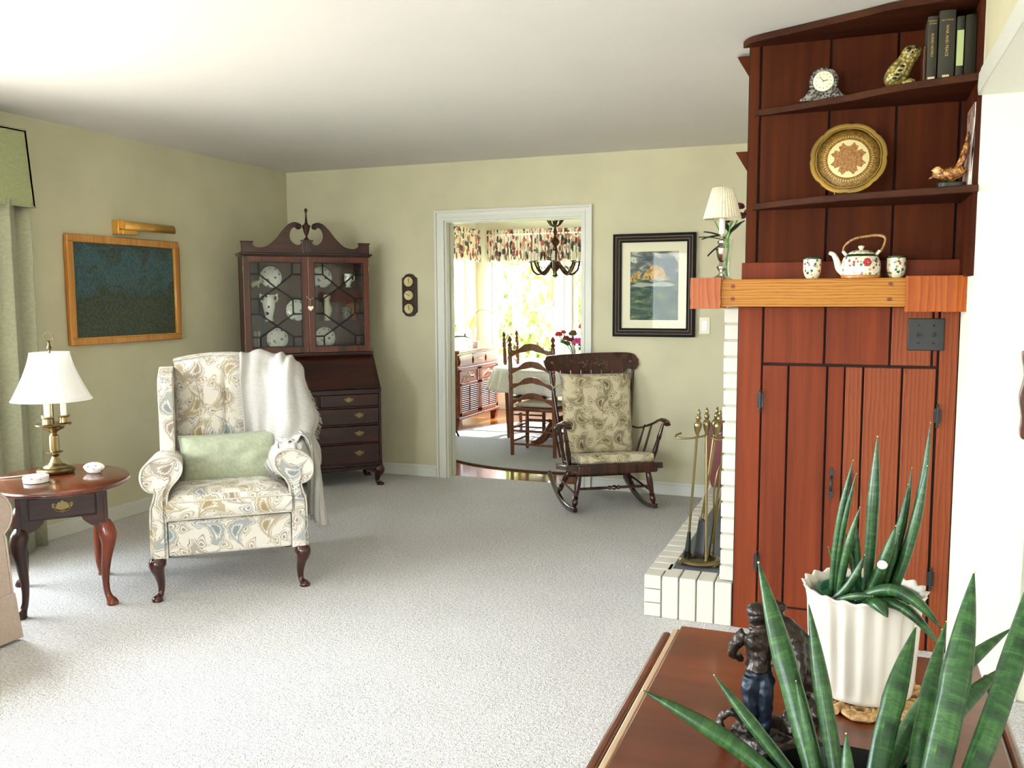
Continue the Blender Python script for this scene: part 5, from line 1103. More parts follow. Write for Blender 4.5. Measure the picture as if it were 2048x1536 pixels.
# ================================================================== back wall things
gg = thing('weather_station', 'dark wood wall weather station with three brass dials left of the doorway', 'weather station', (-3.268, YB, 1.268))
o_ = [(-.064, .035), (-.050, .025), (-.035, .006), (0, 0), (.035, .006), (.050, .025), (.064, .035), (.064, .30), (.048, .31), (.030, .328), (0, .335), (-.030, .328), (-.048, .31), (-.064, .30)]
MB().prism(o_, -.022, 0).build('board', 'mahog_z', gg, bevel=.004)
MAT['goldial'] = paint('gilt_dial', '#cfc38e', .15, .35, 200)
for z, a in ((.272, 0), (.166, 65), (.062, 5)):
    d_ = MB().lathe([(0, 0), (.041, 0), (.044, .006), (.040, .012), (.037, .010), (0, .010)], 32, T(0, -.022, z, 90)).build('dial', 'goldial', gg)
    mb = MB(); mb.bx(-.0015, .0015, -.0006, .0006, -.010, .028, T(0, -.0335, z) @ Matrix.Rotation(R(-a), 4, 'Y')); mb.build('needle', 'black', d_, smooth=0)
    MB().lathe([(.0405, .0), (.0445, .007), (.0405, .013), (.0375, .011)], 32, T(0, -.022, z, 90), cap=False).build('bezel', 'brass', d_)
# mountain print
def skym():
    M = NM('print_sky', '#5a5f60', .8); v = M.coord((1, 1, 2.4)); n = noise_t(M, v, 9, 6, .6, .6)
    M.base(M.ramp(n, [(.32, '#3b3d45'), (.46, '#5b6264'), (.56, '#7e857e'), (.64, '#dcd6b8'), (.7, '#6d8aa8')])); return M.m
def lakem():
    M = NM('print_valley', '#3f5650', .8); v = M.coord((1, 1, 3)); n = noise_t(M, v, 10, 6, .65, .5)
    M.base(M.ramp(n, [(.35, '#22322f'), (.5, '#3f5b52'), (.6, '#6f7a55'), (.68, '#b09a5c')])); return M.m
def peakm():
    M = NM('print_sunlit_peak', '#c9a55c', .8); v = M.coord((2, 1, 1)); n = noise_t(M, v, 40, 6, .7, .5)
    M.base(M.ramp(n, [(.38, '#6b4a2c'), (.5, '#b98b47'), (.62, '#e8cd86')])); return M.m
MAT['sky_p'], MAT['lake_p'], MAT['peak_p'] = skym(), lakem(), peakm(); MAT['mist'] = paint('print_mist', '#a7aa9c', .2, .8, 14)
MAT['matboard'] = plain('cream_mat_board', '#ece3c6', .8); MAT['frame_dk'] = plain('frame_black', '#080706', .6, spec=.2); MAT['frame_br'] = wood('frame_brown', '#1f0f08', '#37200f', 'Z', .5, .0); MAT['frame_ln'] = plain('frame_pewter_line', '#6e6455', .5)
pt = thing('framed_print', 'mountain landscape print with cream mat in a wide black and brown frame beside the doorway', 'picture', (-1.332, YB, 1.133))
FW, FH = .584, .725
def fr_ring(i, o_, y0, y1, mat, name='frame_band', bev=.003):
    mb = MB(); a, b = FW / 2, FH
    mb.bx(-a + i, -a + o_, y0, y1, i, b - i); mb.bx(a - o_, a - i, y0, y1, i, b - i); mb.bx(-a + o_, a - o_, y0, y1, i, i + (o_ - i)); mb.bx(-a + o_, a - o_, y0, y1, b - o_, b - i); return mb.build(name, mat, pt, bevel=bev, smooth=0)
fr_ring(0, .018, -.040, 0, 'frame_dk', 'outer_frame'); fr_ring(.018, .023, -.037, 0, 'frame_ln', 'pewter_line', .001); fr_ring(.023, .040, -.034, 0, 'frame_br', 'frame_band'); fr_ring(.040, .045, -.031, 0, 'frame_ln', 'pewter_line', .001); fr_ring(.045, .060, -.028, 0, 'frame_dk', 'inner_frame')
MB().bx(-.235, .235, -.012, -.006, .058, .667).build('mat_board', 'matboard', pt, smooth=0)
i0, i1, j0, j1 = -.170, .172, .118, .600
pr_ = MB().bx(i0, i1, -.0145, -.012, j0, j1).build('print', 'sky_p', pt, smooth=0)
def clampp(P): return [(min(max(a, i0), i1), min(max(b, j0), j1)) for a, b in P]
MB().prism(clampp([(i0, j0), (i1, j0), (i1, .38), (.10, .40), (0, .385), (-.10, .41), (i0, .40)]), -.0152, -.0145).build('valley', 'lake_p', pr_, smooth=0)
MB().prism(clampp([(-.095, .40), (-.07, .44), (-.045, .475), (-.035, .47), (-.022, .515), (-.012, .50), (0, .49), (.018, .505), (.03, .49), (.045, .495), (.07, .465), (.085, .43), (.115, .41), (.06, .42), (.02, .405), (-.03, .40), (-.06, .405)]), -.0158, -.0152).build('peak', 'peak_p', pr_, smooth=0)
MB().prism(clampp([(i0, .405), (-.155, .43), (-.13, .45), (-.11, .465), (-.09, .45), (-.10, .42), (-.13, .40), (i0, .385)]), -.0158, -.0152).build('peak', 'peak_p', pr_, smooth=0)
MB().prism([(i0, .36), (-.1, .385), (-.02, .375), (.05, .39), (.12, .38), (.15, .36), (.08, .352), (-.03, .358), (-.1, .35)], -.0159, -.0153).build('mist_band', 'mist', pr_, smooth=0)
MB().bx(-.24, .24, -.0225, -.020, .055, .670).build('glass', 'picglass', pt, smooth=0)
ou = thing('wall_outlet', 'ivory double wall outlet to the right of the mountain print', 'outlet', (-.975, YB, 1.155))
MAT['ivory'] = plain('ivory_plastic', '#e8e2c4', .35)
MB().bx(-.038, .038, -.006, 0, 0, .118).build('cover_plate', 'ivory', ou, bevel=.003); mb = MB(); mb.bx(-.017, .017, -.009, -.005, .024, .094); rc = mb.build('receptacle', 'china', ou, bevel=.002)
mb = MB()
for z in (.042, .076):
    for x in (-.007, .007): mb.bx(x - .0013, x + .0013, -.0096, -.0088, z - .004, z + .005)
    mb.ball((0, -.0092, z - .009), (.0025, .001, .0025), 8, 6)
mb.build('slots', 'black', rc, smooth=0)

# ================================================================== rocking chair
rk = thing('rocking_chair', 'dark stencilled rocking chair with taupe paisley cushions beside the dining room doorway', 'rocking chair', (-1.665, 5.430, 0), 32.5)
MAT['sten'] = paint('worn_gold_stencil', '#6b5634', .3, .5, 40)
LX, RX = 0.0, .552
def leg_t(p0, p1, r=.019):
    pf = [(0, .6), (.05, .75), (.10, .72), (.12, 1.0), (.14, .72), (.16, .9), (.30, 1.05), (.45, 1.1), (.60, .9), (.72, .75), (.74, 1.05), (.76, .75), (.78, 1.05), (.80, .8), (.86, 1.1), (.92, .9), (1, .55)]
    return turned(MB(), p0, p1, [(t, r * s_) for t, s_ in pf], 14).build('leg', 'rocker', rk)
def rz(y): return .0 + ((y - .18) ** 2) * .50   # rocker curve height
for x in (-.005, .545):
    P = [(x, y, rz(y) + .018) for y in [(-.03) + .72 * k / 20 for k in range(21)]]
    mb = MB(); mb.prism([(p[1], p[2] - .018) for p in P] + [(p[1], p[2] + .014) for p in P[::-1]], x - .013, x + .013, 'yz'); mb.build('rocker', 'rocker', rk, bevel=.004)
leg_t((.045, .04, .30), (-.003, .012, rz(.012) + .03)); leg_t((.505, .04, .30), (.545, .012, rz(.012) + .03)); leg_t((.075, .38, .24), (.0, .43, rz(.43) + .03)); leg_t((.465, .38, .24), (.545, .43, rz(.43) + .03))
mb = MB(); turned(mb, (.012, .02, .165), (.530, .02, .165), [(0, .008), (.3, .010), (.42, .009), (.44, .016), (.46, .009), (.5, .018), (.54, .009), (.56, .016), (.58, .009), (.7, .010), (1, .008)]); mb.build('stretcher', 'rocker', rk)
MB().tube([(.03, .41, .17), (.51, .41, .17)], .008, 8).build('stretcher', 'rocker', rk)
for x in (.010, .528): MB().tube([(x, .03, .13), (x, .41, .15)], .0075, 8).build('stretcher', 'rocker', rk)
mb = MB(); P = [(-.02, .03), (.0, .0), (.555, .0), (.575, .03), (.56, .25), (.56, .46), (.50, .52), (.05, .52), (-.005, .46), (-.005, .25)]
mb.prism(sm2(P, 3, True), -.03, .01, 'xy', M=T(0, 0, .315, -8.5)); mb.build('seat', 'rocker', rk, bevel=.008, seg=3, smooth=30)
MB().bx(.012, .562, -.020, .02, .262, .328).build('seat_roll', 'rocker', rk, bevel=.012, seg=3)
MB().bx(-.052, .06, .02, .28, -.017, .01, T(0, 0, .315, -8.5)).build('seat_side', 'rocker', rk, bevel=.008)
# back: posts lean back and outwards
B0, B1 = (.05, .45, .25), (-.035, .54, .90); C0, C1 = (.51, .45, .25), (.575, .54, .90)
for a, b in ((B0, B1), (C0, C1)): turned(MB(), a, b, [(0, .014), (.1, .016), (.12, .011), (.16, .015), (.5, .014), (.9, .011), (1, .010)]).build('back_post', 'rocker', rk)
for k in range(7):
    t = (k + 1) / 8; p = Vector(B0).lerp(Vector(C0), t); q = Vector(B1).lerp(Vector(C1), t); p.y += .03 * math.sin(PI * t); q.y += .02 * math.sin(PI * t); turned(MB(), p, q, [(0, .007), (.3, .009), (.7, .008), (1, .006)], 8).build('back_spindle', 'rocker', rk)
o_ = sm2([(-.065, .93), (-.075, .965), (-.055, 1.0), (0, 1.008), (.1, 1.012), (.27, 1.018), (.44, 1.020), (.55, 1.018), (.60, 1.0), (.618, .955), (.605, .91), (.575, .895), (.54, .91), (.515, .885), (.47, .872), (.27, .868), (.06, .878), (.02, .895), (-.02, .90), (-.05, .89)], 4, True)
mb = MB(); n = len(o_); bow = lambda x: .535 + .035 * (1 - ((x - .27) / .34) ** 2); V = [(x, bow(x) - .012 + (z - .87) * .25, z) for x, z in o_] + [(x, bow(x) + .012 + (z - .87) * .25, z) for x, z in o_]
# strips so the crest follows the bow
xs = [(-.075) + .69 * k / 40 for k in range(41)]
def zr(x):
    hit = []
    for i in range(n):
        (xa, za), (xb, zb) = o_[i], o_[(i + 1) % n]
        if (xa - x) * (xb - x) <= 0 and abs(xa - xb) > 1e-9: hit.append(za + (zb - za) * (x - xa) / (xb - xa))
    return (min(hit), max(hit)) if hit else (.95, .951)
mb = MB(); V = []
for x in xs:
    lo, hi = zr(min(max(x, -.0735), .616))
    for (y, z) in ((-.012, lo), (-.012, hi), (.012, hi), (.012, lo)): V.append((x, bow(x) + y + (z - .87) * .25, z))
F = [(4 * i + k, 4 * (i + 1) + k, 4 * (i + 1) + (k + 1) % 4, 4 * i + (k + 1) % 4) for i in range(40) for k in range(4)] + [(3, 2, 1, 0), (160, 161, 162, 163)]
mb.add(V, F); cr_ = mb.build('crest_rail', 'rocker', rk, bevel=.003, smooth=50)
mb = MB(); random.seed(3)
for k in range(26):
    a = random.random() * 6.28; x = .29 + random.gauss(0, .055); z = .945 + random.gauss(0, .016); mb.ball((x, bow(x) - .0125 + (z - .87) * .25, z), (.009 * random.uniform(.5, 1.1), .0018, .005 * random.uniform(.6, 1.2)), 8, 5)
for x in (-.02, .56): mb.ball((x, bow(x) - .0125 + .022, .955), (.012, .002, .010), 8, 5)
mb.build('stencil', 'sten', cr_)
for s_, (xp, xa) in enumerate((((.005), (-.075)), ((.545), (.605)))):
    P = smoothpts([(xp, .475, .50), (xp * .6 + xa * .4, .36, .505), (xa, .20, .555), (xa + (.01 if s_ == 0 else .0), .06, .60), (xa + (.02 if s_ == 0 else .01), -.01, .598), (xa + (.02 if s_ == 0 else .01), -.04, .578)], 5)
    MB().tube(P, [.012] * 8 + [.016] * 8 + [.023] * 10, 12, flat=.55, up=(0, 0, 1)).build('arm', 'rocker', rk)
    xs_ = -.02 if s_ == 0 else .545
    turned(MB(), (xs_, .06, .32), (xa + .01, .03, .59), [(0, .010), (.1, .015), (.3, .018), (.55, .012), (.6, .016), (.7, .013), (1, .009)]).build('arm_post', 'rocker', rk)
    for t in (.2, .33): turned(MB(), (xs_ + (.01 if s_ == 0 else -.01), t + .02, .32), (xa * .8 + xp * .2, t, .53 + (.015 if t < .3 else 0)), [(0, .007), (.4, .009), (1, .006)], 8).build('arm_spindle', 'rocker', rk)
MB().bx(.035, .548, .0, .45, .012, .074, T(0, 0, .318, -8.5)).build('seat_cushion', 'rockc', rk, bevel=.018, seg=4)
rb2 = MB().pillow(.505, .565, .09, T(.275, .420, .605, -9), n=28, pinch=.015, ch=lambda x, z: .012 * max(0, 1 - ((abs(x) - .35) / .12) ** 2 - ((abs(z) - .3) / .14) ** 2) + .0).build('back_cushion', 'rockc', rk, smooth=180)
MB().tube([(.03, .44, .80), (.0, .44, .81), (-.03, .45, .79), (-.045, .48, .81)], .006, 6).build('cushion_tie', 'rockc', rk)
# ================================================================== dining room beyond the doorway
DXL, DYB, DZC = -4.50, 10.40, 2.40
MAT['floorw'] = wood('dining_plank_floor', '#6a3413', '#a8632e', 'Y', .12, .6, fine=30, stretch=.08)
struct(MB().bx(DXL - .12, -.2, 6.33, DYB + .12, -.1, -.002).build('floor', 'floorw', smooth=0))
struct(MB().bx(DXL - .12, -.2, 6.354, DYB + .12, DZC, DZC + .1).build('ceiling', 'ceiling', smooth=0))
wall_x('wall_dining_left', DXL - .12, DXL, 6.354, DYB + .12, 0, DZC, [(8.55, 10.05, .93, 2.0)], 'wall_white')
wall_y('wall_dining_far', DYB, DYB + .12, DXL, -.2, 0, DZC, [(-4.30, -3.42, .60, 2.0), (-3.24, -2.0, .60, 2.0)], 'wall_white')
wall_x('wall_dining_right', -.3, -.2, 6.354, DYB, 0, DZC, (), 'wall_white')
struct(MB().bx(-3.05, DXL, 6.355, 6.36, 0, 0.001).build('trim_4', 'trim', smooth=0)) if False else None
window_x('window_4', 8.55, 10.05, .93, 2.0, DXL - .11, [9.3], .045, .07)
window_y('window_5', -4.30, -3.42, .60, 2.0, DYB + .01, [], .05, .08)
w6 = window_y('window_6', -3.24, -2.0, .60, 2.0, DYB + .01, [-2.62], .05, .08)
mb = MB(); mb.bx(-3.2, -2.04, DYB + .02, DYB + .06, 1.555, 1.60); mb.bx(-2.93, -2.91, DYB + .03, DYB + .05, 1.6, 1.96); mb.bx(-2.33, -2.31, DYB + .03, DYB + .05, 1.6, 1.96); mb.build('sash_bars', 'trim', w6, smooth=0)
skirting('baseboard_dining', [(DXL, DYB, -.3, DYB, 0, -1)])
def valm():
    M = NM('floral_valance_cloth', '#e8e0cf', .9); v = M.coord((1, 1, .6)); vo = M.N('TexVoronoi'); vo.inputs['Scale'].default_value = 26; M.L(v, vo.inputs['Vector'])
    sc_ = M.N('SeparateColor'); M.L(vo.outputs['Color'], sc_.inputs[0]); n = noise_t(M, v, 14, 3, .7)
    col = M.ramp(sc_.outputs[0], [(0, '#a8605a'), (.16, '#e9e2d2'), (.34, '#4c574f'), (.5, '#c49585'), (.62, '#efe8da'), (.78, '#5c6660'), (.9, '#e5d9c0')], 'CONSTANT')
    M.base(M.mix(M.math('LESS_THAN', M.math('ADD', vo.outputs['Distance'], M.math('MULTIPLY', n, .3)), .80), '#ece5d5', col)); return M.m
MAT['val'] = valm()
def ruff(axis, a0, a1, c, z0, z1, nf):
    def fn(u, v):
        p = a0 + (a1 - a0) * u; k = 2 * PI * nf * u + .5 * math.sin(u * 40); am = .012 + .022 * (1 - v) if v < .80 else .014; dd = c + am * math.sin(k) + (.012 if v > .93 or v < .78 else 0)
        return (p, dd, z0 + (z1 - z0) * v) if axis == 'x' else (dd, p, z0 + (z1 - z0) * v)
    return MB().grid(fn, int(nf * 9), 14)
va1 = thing('floral_valance', 'gathered floral valance across the far dining room window', 'valance', (-3.2, DYB - .10, 1.86)); mb = ruff('x', -1.12, 1.2, 0, 0, .39, 52); mb.build('gathered_cloth', 'val', va1, solid=.002)
MB().tube([(-1.15, 0, .33), (1.22, 0, .33)], .012, 8).build('rod', 'trim', va1)
va2 = thing('floral_valance', 'gathered floral valance on the side window above the buffet', 'valance', (DXL + .10, 9.3, 1.86)); ruff('y', -.95, .95, 0, 0, .39, 42).build('gathered_cloth', 'val', va2, solid=.002); MB().tube([(0, -.96, .33), (0, .96, .33)], .012, 8).build('rod', 'trim', va2)
# rug
rg = tag(MB().prism(oval(1.50, 1.53, 8.22, 96) and [(x - 2.42, y) for x, y in oval(1.50, 1.53, 8.22, 96)], -.002, .012, 'xy').build('oval_rug', 'rug', bevel=.003), 'pale blue-grey oval rug with a dark edge under the dining table', 'rug')
MAT['rugedge'] = plain('rug_binding', '#4b3a30', .8); MB().tube([(x - 2.42, y, .005) for x, y in oval(1.507, 1.537, 8.22, 96)], .007, 6, closed=True).build('binding', 'rugedge', rg)
# buffet against the left dining wall, front faces +x
bu = thing('buffet', 'brown buffet sideboard with louvred doors under the dining side window', 'buffet', (-4.47, 8.50, 0))
BD, BLn, BH = .57, 1.16, .855
mb = MB(); mb.bx(.01, BD - .02, .02, BLn - .02, .13, .82); mb.build('carcass', 'buffet', bu, bevel=.003, smooth=0)
MAT['bufftop'] = wood('buffet_top_wood', '#7a4228', '#a8683f', 'Y', .12, .7)
mb = MB(); mb.bx(0, BD + .01, 0, BLn, .83, BH); mb.bx(.005, BD, .01, BLn - .01, .815, .83); mb.build('top', 'bufftop', bu, bevel=.006)
mb = MB(); mb.bx(0, BD + .006, .005, BLn - .005, .11, .135); mb.bx(.01, BD + .0, .01, BLn - .01, .655, .668); mb.build('moulding', 'buffet', bu, bevel=.005)
for k in range(3):
    y0_ = .05 + k * .36; mb = MB(); P = sm2([(y0_, .80), (y0_ + .325, .80), (y0_ + .335, .77), (y0_ + .315, .735), (y0_ + .335, .70), (y0_ + .325, .685), (y0_, .685), (y0_ - .01, .70), (y0_ + .01, .735), (y0_ - .01, .77)], 2, True); mb.prism(P, BD - .02, BD - .002, 'yz'); d_ = mb.build('drawer', 'buffet', bu, bevel=.005)
    if k == 1: MB().tube(smoothpts([(BD - .002, y0_ + .11, .742), (BD + .015, y0_ + .13, .75), (BD + .018, y0_ + .1625, .738), (BD + .015, y0_ + .195, .75), (BD - .002, y0_ + .215, .742)], 3), .006, 8).build('handle', 'silver', d_)
for k in range(2):
    y0_ = .04 + k * .545; y1_ = y0_ + .53; mb = MB(); xf = BD - .02
    mb.bx(xf, xf + .018, y0_, y0_ + .05, .15, .645); mb.bx(xf, xf + .018, y1_ - .05, y1_, .15, .645); mb.bx(xf, xf + .018, y0_, y1_, .15, .185); mb.bx(xf, xf + .018, y0_, y1_, .47, .50); mb.bx(xf, xf + .018, y0_, y1_, .625, .645); mb.bx(xf, xf + .008, y0_, y1_, .50, .63)
    d_ = mb.build('door', 'buffet', bu, bevel=.002, seg=1, smooth=0)
    ya, yb = y0_ + .06, y1_ - .06; P = sm2([(ya, .52), (ya + .05, .55), (ya + .13, .575), ((ya + yb) / 2, .61), (yb - .13, .575), (yb - .05, .55), (yb, .52)], 4)
    MB().prism(P + [(yb, .505), (ya, .505)], xf + .006, xf + .016, 'yz').build('arched_panel', 'buffet', d_, bevel=.005)
    ym = (y0_ + y1_) / 2; MB().tube(smoothpts([(xf + .018, ym - .11, .545), (xf + .04, ym - .05, .575), (xf + .045, ym, .568), (xf + .04, ym + .05, .575), (xf + .018, ym + .11, .545)], 4), .008, 8).build('handle', 'silver', d_)
    mb = MB()
    for j in range(13): mb.bx(-.010, .010, y0_ + .052, y1_ - .052, -.0025, .0025, T(xf + .009, 0, .200 + j * .0213, 0, -38, 0))
    mb.bx(xf + .016, xf + .022, ym - .006, ym + .006, .19, .465); mb.build('louvres', 'buffet', d_, smooth=0)
for (x, y) in ((BD - .05, .06), (BD - .05, BLn - .06), (.05, .06), (.05, BLn - .06)): MB().prism([(x - .05, .11), (x + .05, .11), (x + .04, .07), (x + .025, 0), (x - .03, 0), (x - .03, .06)], y - .035, y + .035).build('foot', 'buffet', bu, bevel=.004)
# dark tripod stand by the jamb
ps = thing('folding_stand', 'black folding stand beside the buffet just behind the door jamb', 'stand', (-3.74, 7.98, .0125)); mb = MB(); mb.tube([(-.02, -.1, 0), (-.12, .05, .42)], .011, 8); mb.tube([(.02, .12, 0), (-.12, -.03, .42)], .011, 8); mb.bx(-.2, -.05, -.1, .1, .42, .435); mb.build('frame', 'black', ps)
# orchid pots and ornaments on the buffet
MAT['pink_pot'] = plain('pale_pink_pot', '#d8b8c4', .4); MAT['petal_p'] = plain('pale_peach_petal', '#f2c8b0', .6); MAT['limeleaf'] = plain('lime_leaf', '#a9c93a', .5)
oc = thing('orchid_plant', 'orchid with strap leaves in a pale pink pot at the near end of the buffet', 'potted plant', (-4.12, 8.72, BH + .001))
MB().lathe([(.045, 0), (.05, .003), (.062, .12), (.058, .12), (.0, .10)], 20).build('pot', 'pink_pot', oc)
mb = MB()
for p, d_, L_, W_ in [((0, 0, .11), (.1, -.2, 1), .26, .06), ((0, 0, .11), (.9, .2, .35), .24, .055), ((0, 0, .12), (.2, .3, 1), .18, .05), ((0, 0, .11), (-.6, -.5, .5), .2, .05)]: leafmesh(mb, p, d_, (-.3, .2, .6), L_, W_, .35)
mb.build('leaves', 'leaf_g', oc, solid=.002)
oc2 = thing('orchid_plant', 'orchid with one lime leaf and peach blooms in a white urn on the buffet', 'potted plant', (-4.1, 9.30, BH + .001))
MB().lathe([(.05, 0), (.055, .004), (.03, .03), (.05, .10), (.065, .17), (.06, .20), (.07, .21), (.0, .19)], 20).build('pot', 'china', oc2)
mb = MB(); leafmesh(mb, (0, 0, .2), (.3, -.2, .8), (0, -1, .2), .16, .08, .1); leafmesh(mb, (0, 0, .2), (-.4, .2, .6), (0, -1, .2), .14, .06, .2); mb.build('leaves', 'limeleaf', oc2, solid=.002)
mb = MB(); mb.tube(smoothpts([(0, 0, .2), (.03, .02, .36), (.10, .12, .42), (.2, .3, .36)], 5), .003, 6); mb.build('stem', 'stem', oc2)
for (x, y, z) in ((.11, .14, .415), (.16, .22, .39), (.2, .3, .35)):
    mb = MB()
    for j in range(5): a = j * 1.257; mb.ball((x, y + .022 * math.cos(a), z + .022 * math.sin(a)), (.006, .018, .016), 8, 6)
    mb.build('bloom', 'petal_p', oc2)
bw = thing('painted_bowl', 'small painted china bowl on the buffet in front of the white urn', 'bowl', (-3.98, 9.12, BH + .001)); MB().lathe([(.03, 0), (.035, .004), (.05, .03), (.06, .07), (.056, .07), (.0, .02)], 20).build('body', 'floralbox', bw)
tn = thing('glass_jar', 'clear glass jar on the near part of the buffet top', 'jar', (-3.98, 8.78, BH + .001)); MB().lathe([(.03, 0), (.032, .004), (.032, .07), (.025, .08), (.022, .08), (.028, .07), (.028, .004), (0, .003)], 20).build('body', 'glass', tn)

# dining table under a lace cloth
dt = thing('dining_table', 'round dining table with turned pedestal beneath a white ruffled cloth', 'dining table', (-2.45, 8.02, .0125))
MB().lathe([(0, .70), (.66, .70), (.67, .715), (.66, .73), (0, .73)], 48).build('tabletop', 'diner', dt)
MB().lathe([(.09, .12), (.10, .16), (.07, .22), (.11, .34), (.06, .45), (.07, .6), (.12, .70)], 20).build('pedestal', 'diner', dt)
for a in (45, 135, 225, 315): MB().tube(smoothpts([(.05 * math.cos(R(a)), .05 * math.sin(R(a)), .26), (.20 * math.cos(R(a)), .20 * math.sin(R(a)), .22), (.32 * math.cos(R(a)), .32 * math.sin(R(a)), .07), (.42 * math.cos(R(a)), .42 * math.sin(R(a)), .028)], 4), [.04] * 6 + [.034] * 4 + [.025] * 3, 10).build('leg', 'diner', dt)
def cloth(u, v):
    a = 2 * PI * u
    if v < .5: r = .68 * v * 2; return (r * math.cos(a), r * math.sin(a), .735)
    t = (v - .5) * 2; r = .685 + .02 * t + .03 * t * math.sin(26 * a) + (.02 * t); return (r * math.cos(a), r * math.sin(a), .735 - .21 * t)
tcl = thing('tablecloth', 'white ruffled tablecloth covering the round dining table', 'tablecloth', (-2.45, 8.02, .0125)); tcl.scale = (1.19, .84, 1); dt.scale = (1.19, .84, 1); MAT['lace'] = fabric('white_lace', '#f4f2ee', '#dfdcd6', 120); MB().grid(cloth, 260, 17, wrap=True).build('cloth', 'lace', tcl, solid=.002, smooth=180)
fv = thing('flower_vase', 'glass vase of red, orange and pink flowers on the dining table', 'vase', (-2.395, 7.80, .7505))
MB().lathe([(.03, 0), (.035, .003), (.032, .06), (.045, .20), (.052, .215), (.049, .215), (.041, .20), (.028, .06), (0, .01)], 20).build('glass_body', 'glass', fv)
mb = MB()
BL = [(-.155, -.02, .325, .035, 'rose_red'), (-.115, 0, .345, .025, 'rose_red'), (-.07, -.05, .29, .035, 'rose_wine'), (-.035, -.02, .275, .03, 'rose_wine'), (-.02, 0, .335, .04, 'leaf_br'), (.04, -.06, .265, .048, 'rose_pink'), (.065, 0, .40, .038, 'rose_orange'), (.115, 0, .33, .035, 'rose_wine')]
for n_, c in (('rose_red', '#c23a2c'), ('rose_wine', '#7d2c30'), ('rose_pink', '#d9408f'), ('rose_orange', '#d8562a'), ('leaf_br', '#6b5433')): MAT[n_] = plain(n_ + '_petals', c, .6)
for (x, y, z, r, m_) in BL: mb.tube(smoothpts([(.01 * (x > 0) - .005, 0, .01), (x * .3, y * .3, .18), (x, y, z - .01)], 4), .003, 5)
mb.build('stem', 'dkleaf', fv)
for (x, y, z, r, m_) in BL:
    b_ = MB()
    for j in range(9): a = j * .7 + x * 9; q = r * (.35 + .25 * (j % 3) / 2); b_.ball((x + q * math.cos(a), y + q * math.sin(a) * .8, z + r * .25 * math.cos(j * 2.1)), (r * .5, r * .5, r * .42), 8, 6)
    b_.build('bloom', m_, fv)
mb = MB()
for p, d_, L_, W_ in [((-.04, 0, .24), (-1, 0, .15), .12, .03), ((-.05, 0, .22), (-.9, 0, .5), .12, .03), ((.03, 0, .2), (1, 0, -.3), .11, .04), ((.03, 0, .22), (.7, 0, .4), .11, .04), ((0, 0, .22), (-.2, -.5, 1), .1, .035), ((.05, 0, .24), (.9, 0, .7), .12, .035)]: leafmesh(mb, p, d_, (0, -1, .3), L_, W_)
mb.build('leaves', 'leaf_g', fv, solid=.001)

# ladder back chairs
MAT['cushion_b'] = fabric('beige_seat_pad', '#cfc3b0', '#b7aa96', 200)
def post(x, y, h): 
    pf = [(0, .9), (.4, 1.0), (.56, 1.0), (.57, .7), (.58, 1.1), (.60, .8), (.66, 1.05), (.70, .7), (.71, 1.1), (.72, 1), (.84, .95), (.85, .7), (.86, 1.1), (.87, 1), (.905, .95), (.91, .6), (.925, 1.2), (.94, .7), (.95, .5), (.965, 1.15), (.98, .9), (1, .2)]
    return turned(MB(), (x, y, 0), (x, y + .05, h), [(t, .019 * s_) for t, s_ in pf], 12)
ch0 = thing('dining_chair', 'ladder-back dining chair seen from behind at the near side of the dining table', 'chair', (-2.62, 7.285, .013), -4, 'ladder-back dining chairs')
ch0.rotation_euler = (0, 0, R(176)); W2 = .205
for s_ in (-1, 1): post(s_ * W2, 0, 1.065).build('back_post', 'diner', ch0)
for i, (zt, hh) in enumerate(((1.0, .115), (.845, .105), (.705, .10), (.565, .095))):
    P = sm2([(-W2, zt - .065), (-.13, zt - .055), (-.07, zt - .012), (0, zt), (.07, zt - .012), (.13, zt - .055), (W2, zt - .065), (W2, zt - .065 - hh * .5), (.12, zt - hh * .75), (.05, zt - hh * .62), (0, zt - hh * .52), (-.05, zt - hh * .62), (-.12, zt - hh * .75), (-W2, zt - .065 - hh * .5)], 3, True)
    MB().prism(P, .02 + .012 * (3 - i) * .5, .034 + .012 * (3 - i) * .5).build('slat', 'diner', ch0, bevel=.003)
mb = MB(); mb.prism([(-.21, 0), (.21, 0), (.25, -.40), (-.25, -.40)], .395, .425, 'xy'); mb.build('seat', 'diner', ch0, bevel=.012, seg=3)
MB().pillow(.42, .38, .055, T(0, -.20, .448, 90)).build('seat_pad', 'cushion_b', ch0, smooth=180)
for s_ in (-1, 1): turned(MB(), (s_ * .225, -.37, 0), (s_ * .225, -.37, .40), [(0, .010), (.06, .018), (.12, .012), (.2, .019), (.6, .019), (.8, .013), (.85, .019), (1, .015)]).build('leg', 'diner', ch0)
for z in (.10, .22): MB().tube([(-.20, 0, z), (.20, 0, z)], .010, 8).build('stretcher', 'diner', ch0)
for z in (.16, .27): turned(MB(), (-.225, -.37, z), (.225, -.37, z), [(0, .008), (.3, .011), (.45, .009), (.5, .017), (.55, .009), (.7, .011), (1, .008)]).build('stretcher', 'diner', ch0)
for s_ in (-1, 1):
    for z in (.12, .24): MB().tube([(s_ * .205, 0, z), (s_ * .225, -.37, z)], .009, 8).build('stretcher', 'diner', ch0)
dup(ch0, (-3.21, 8.375, .013), 93, 'ladder-back dining chair at the left end of the dining table, seen side on')
dup(ch0, (-2.52, 9.2, .013), -4, 'ladder-back dining chair on the window side of the dining table')
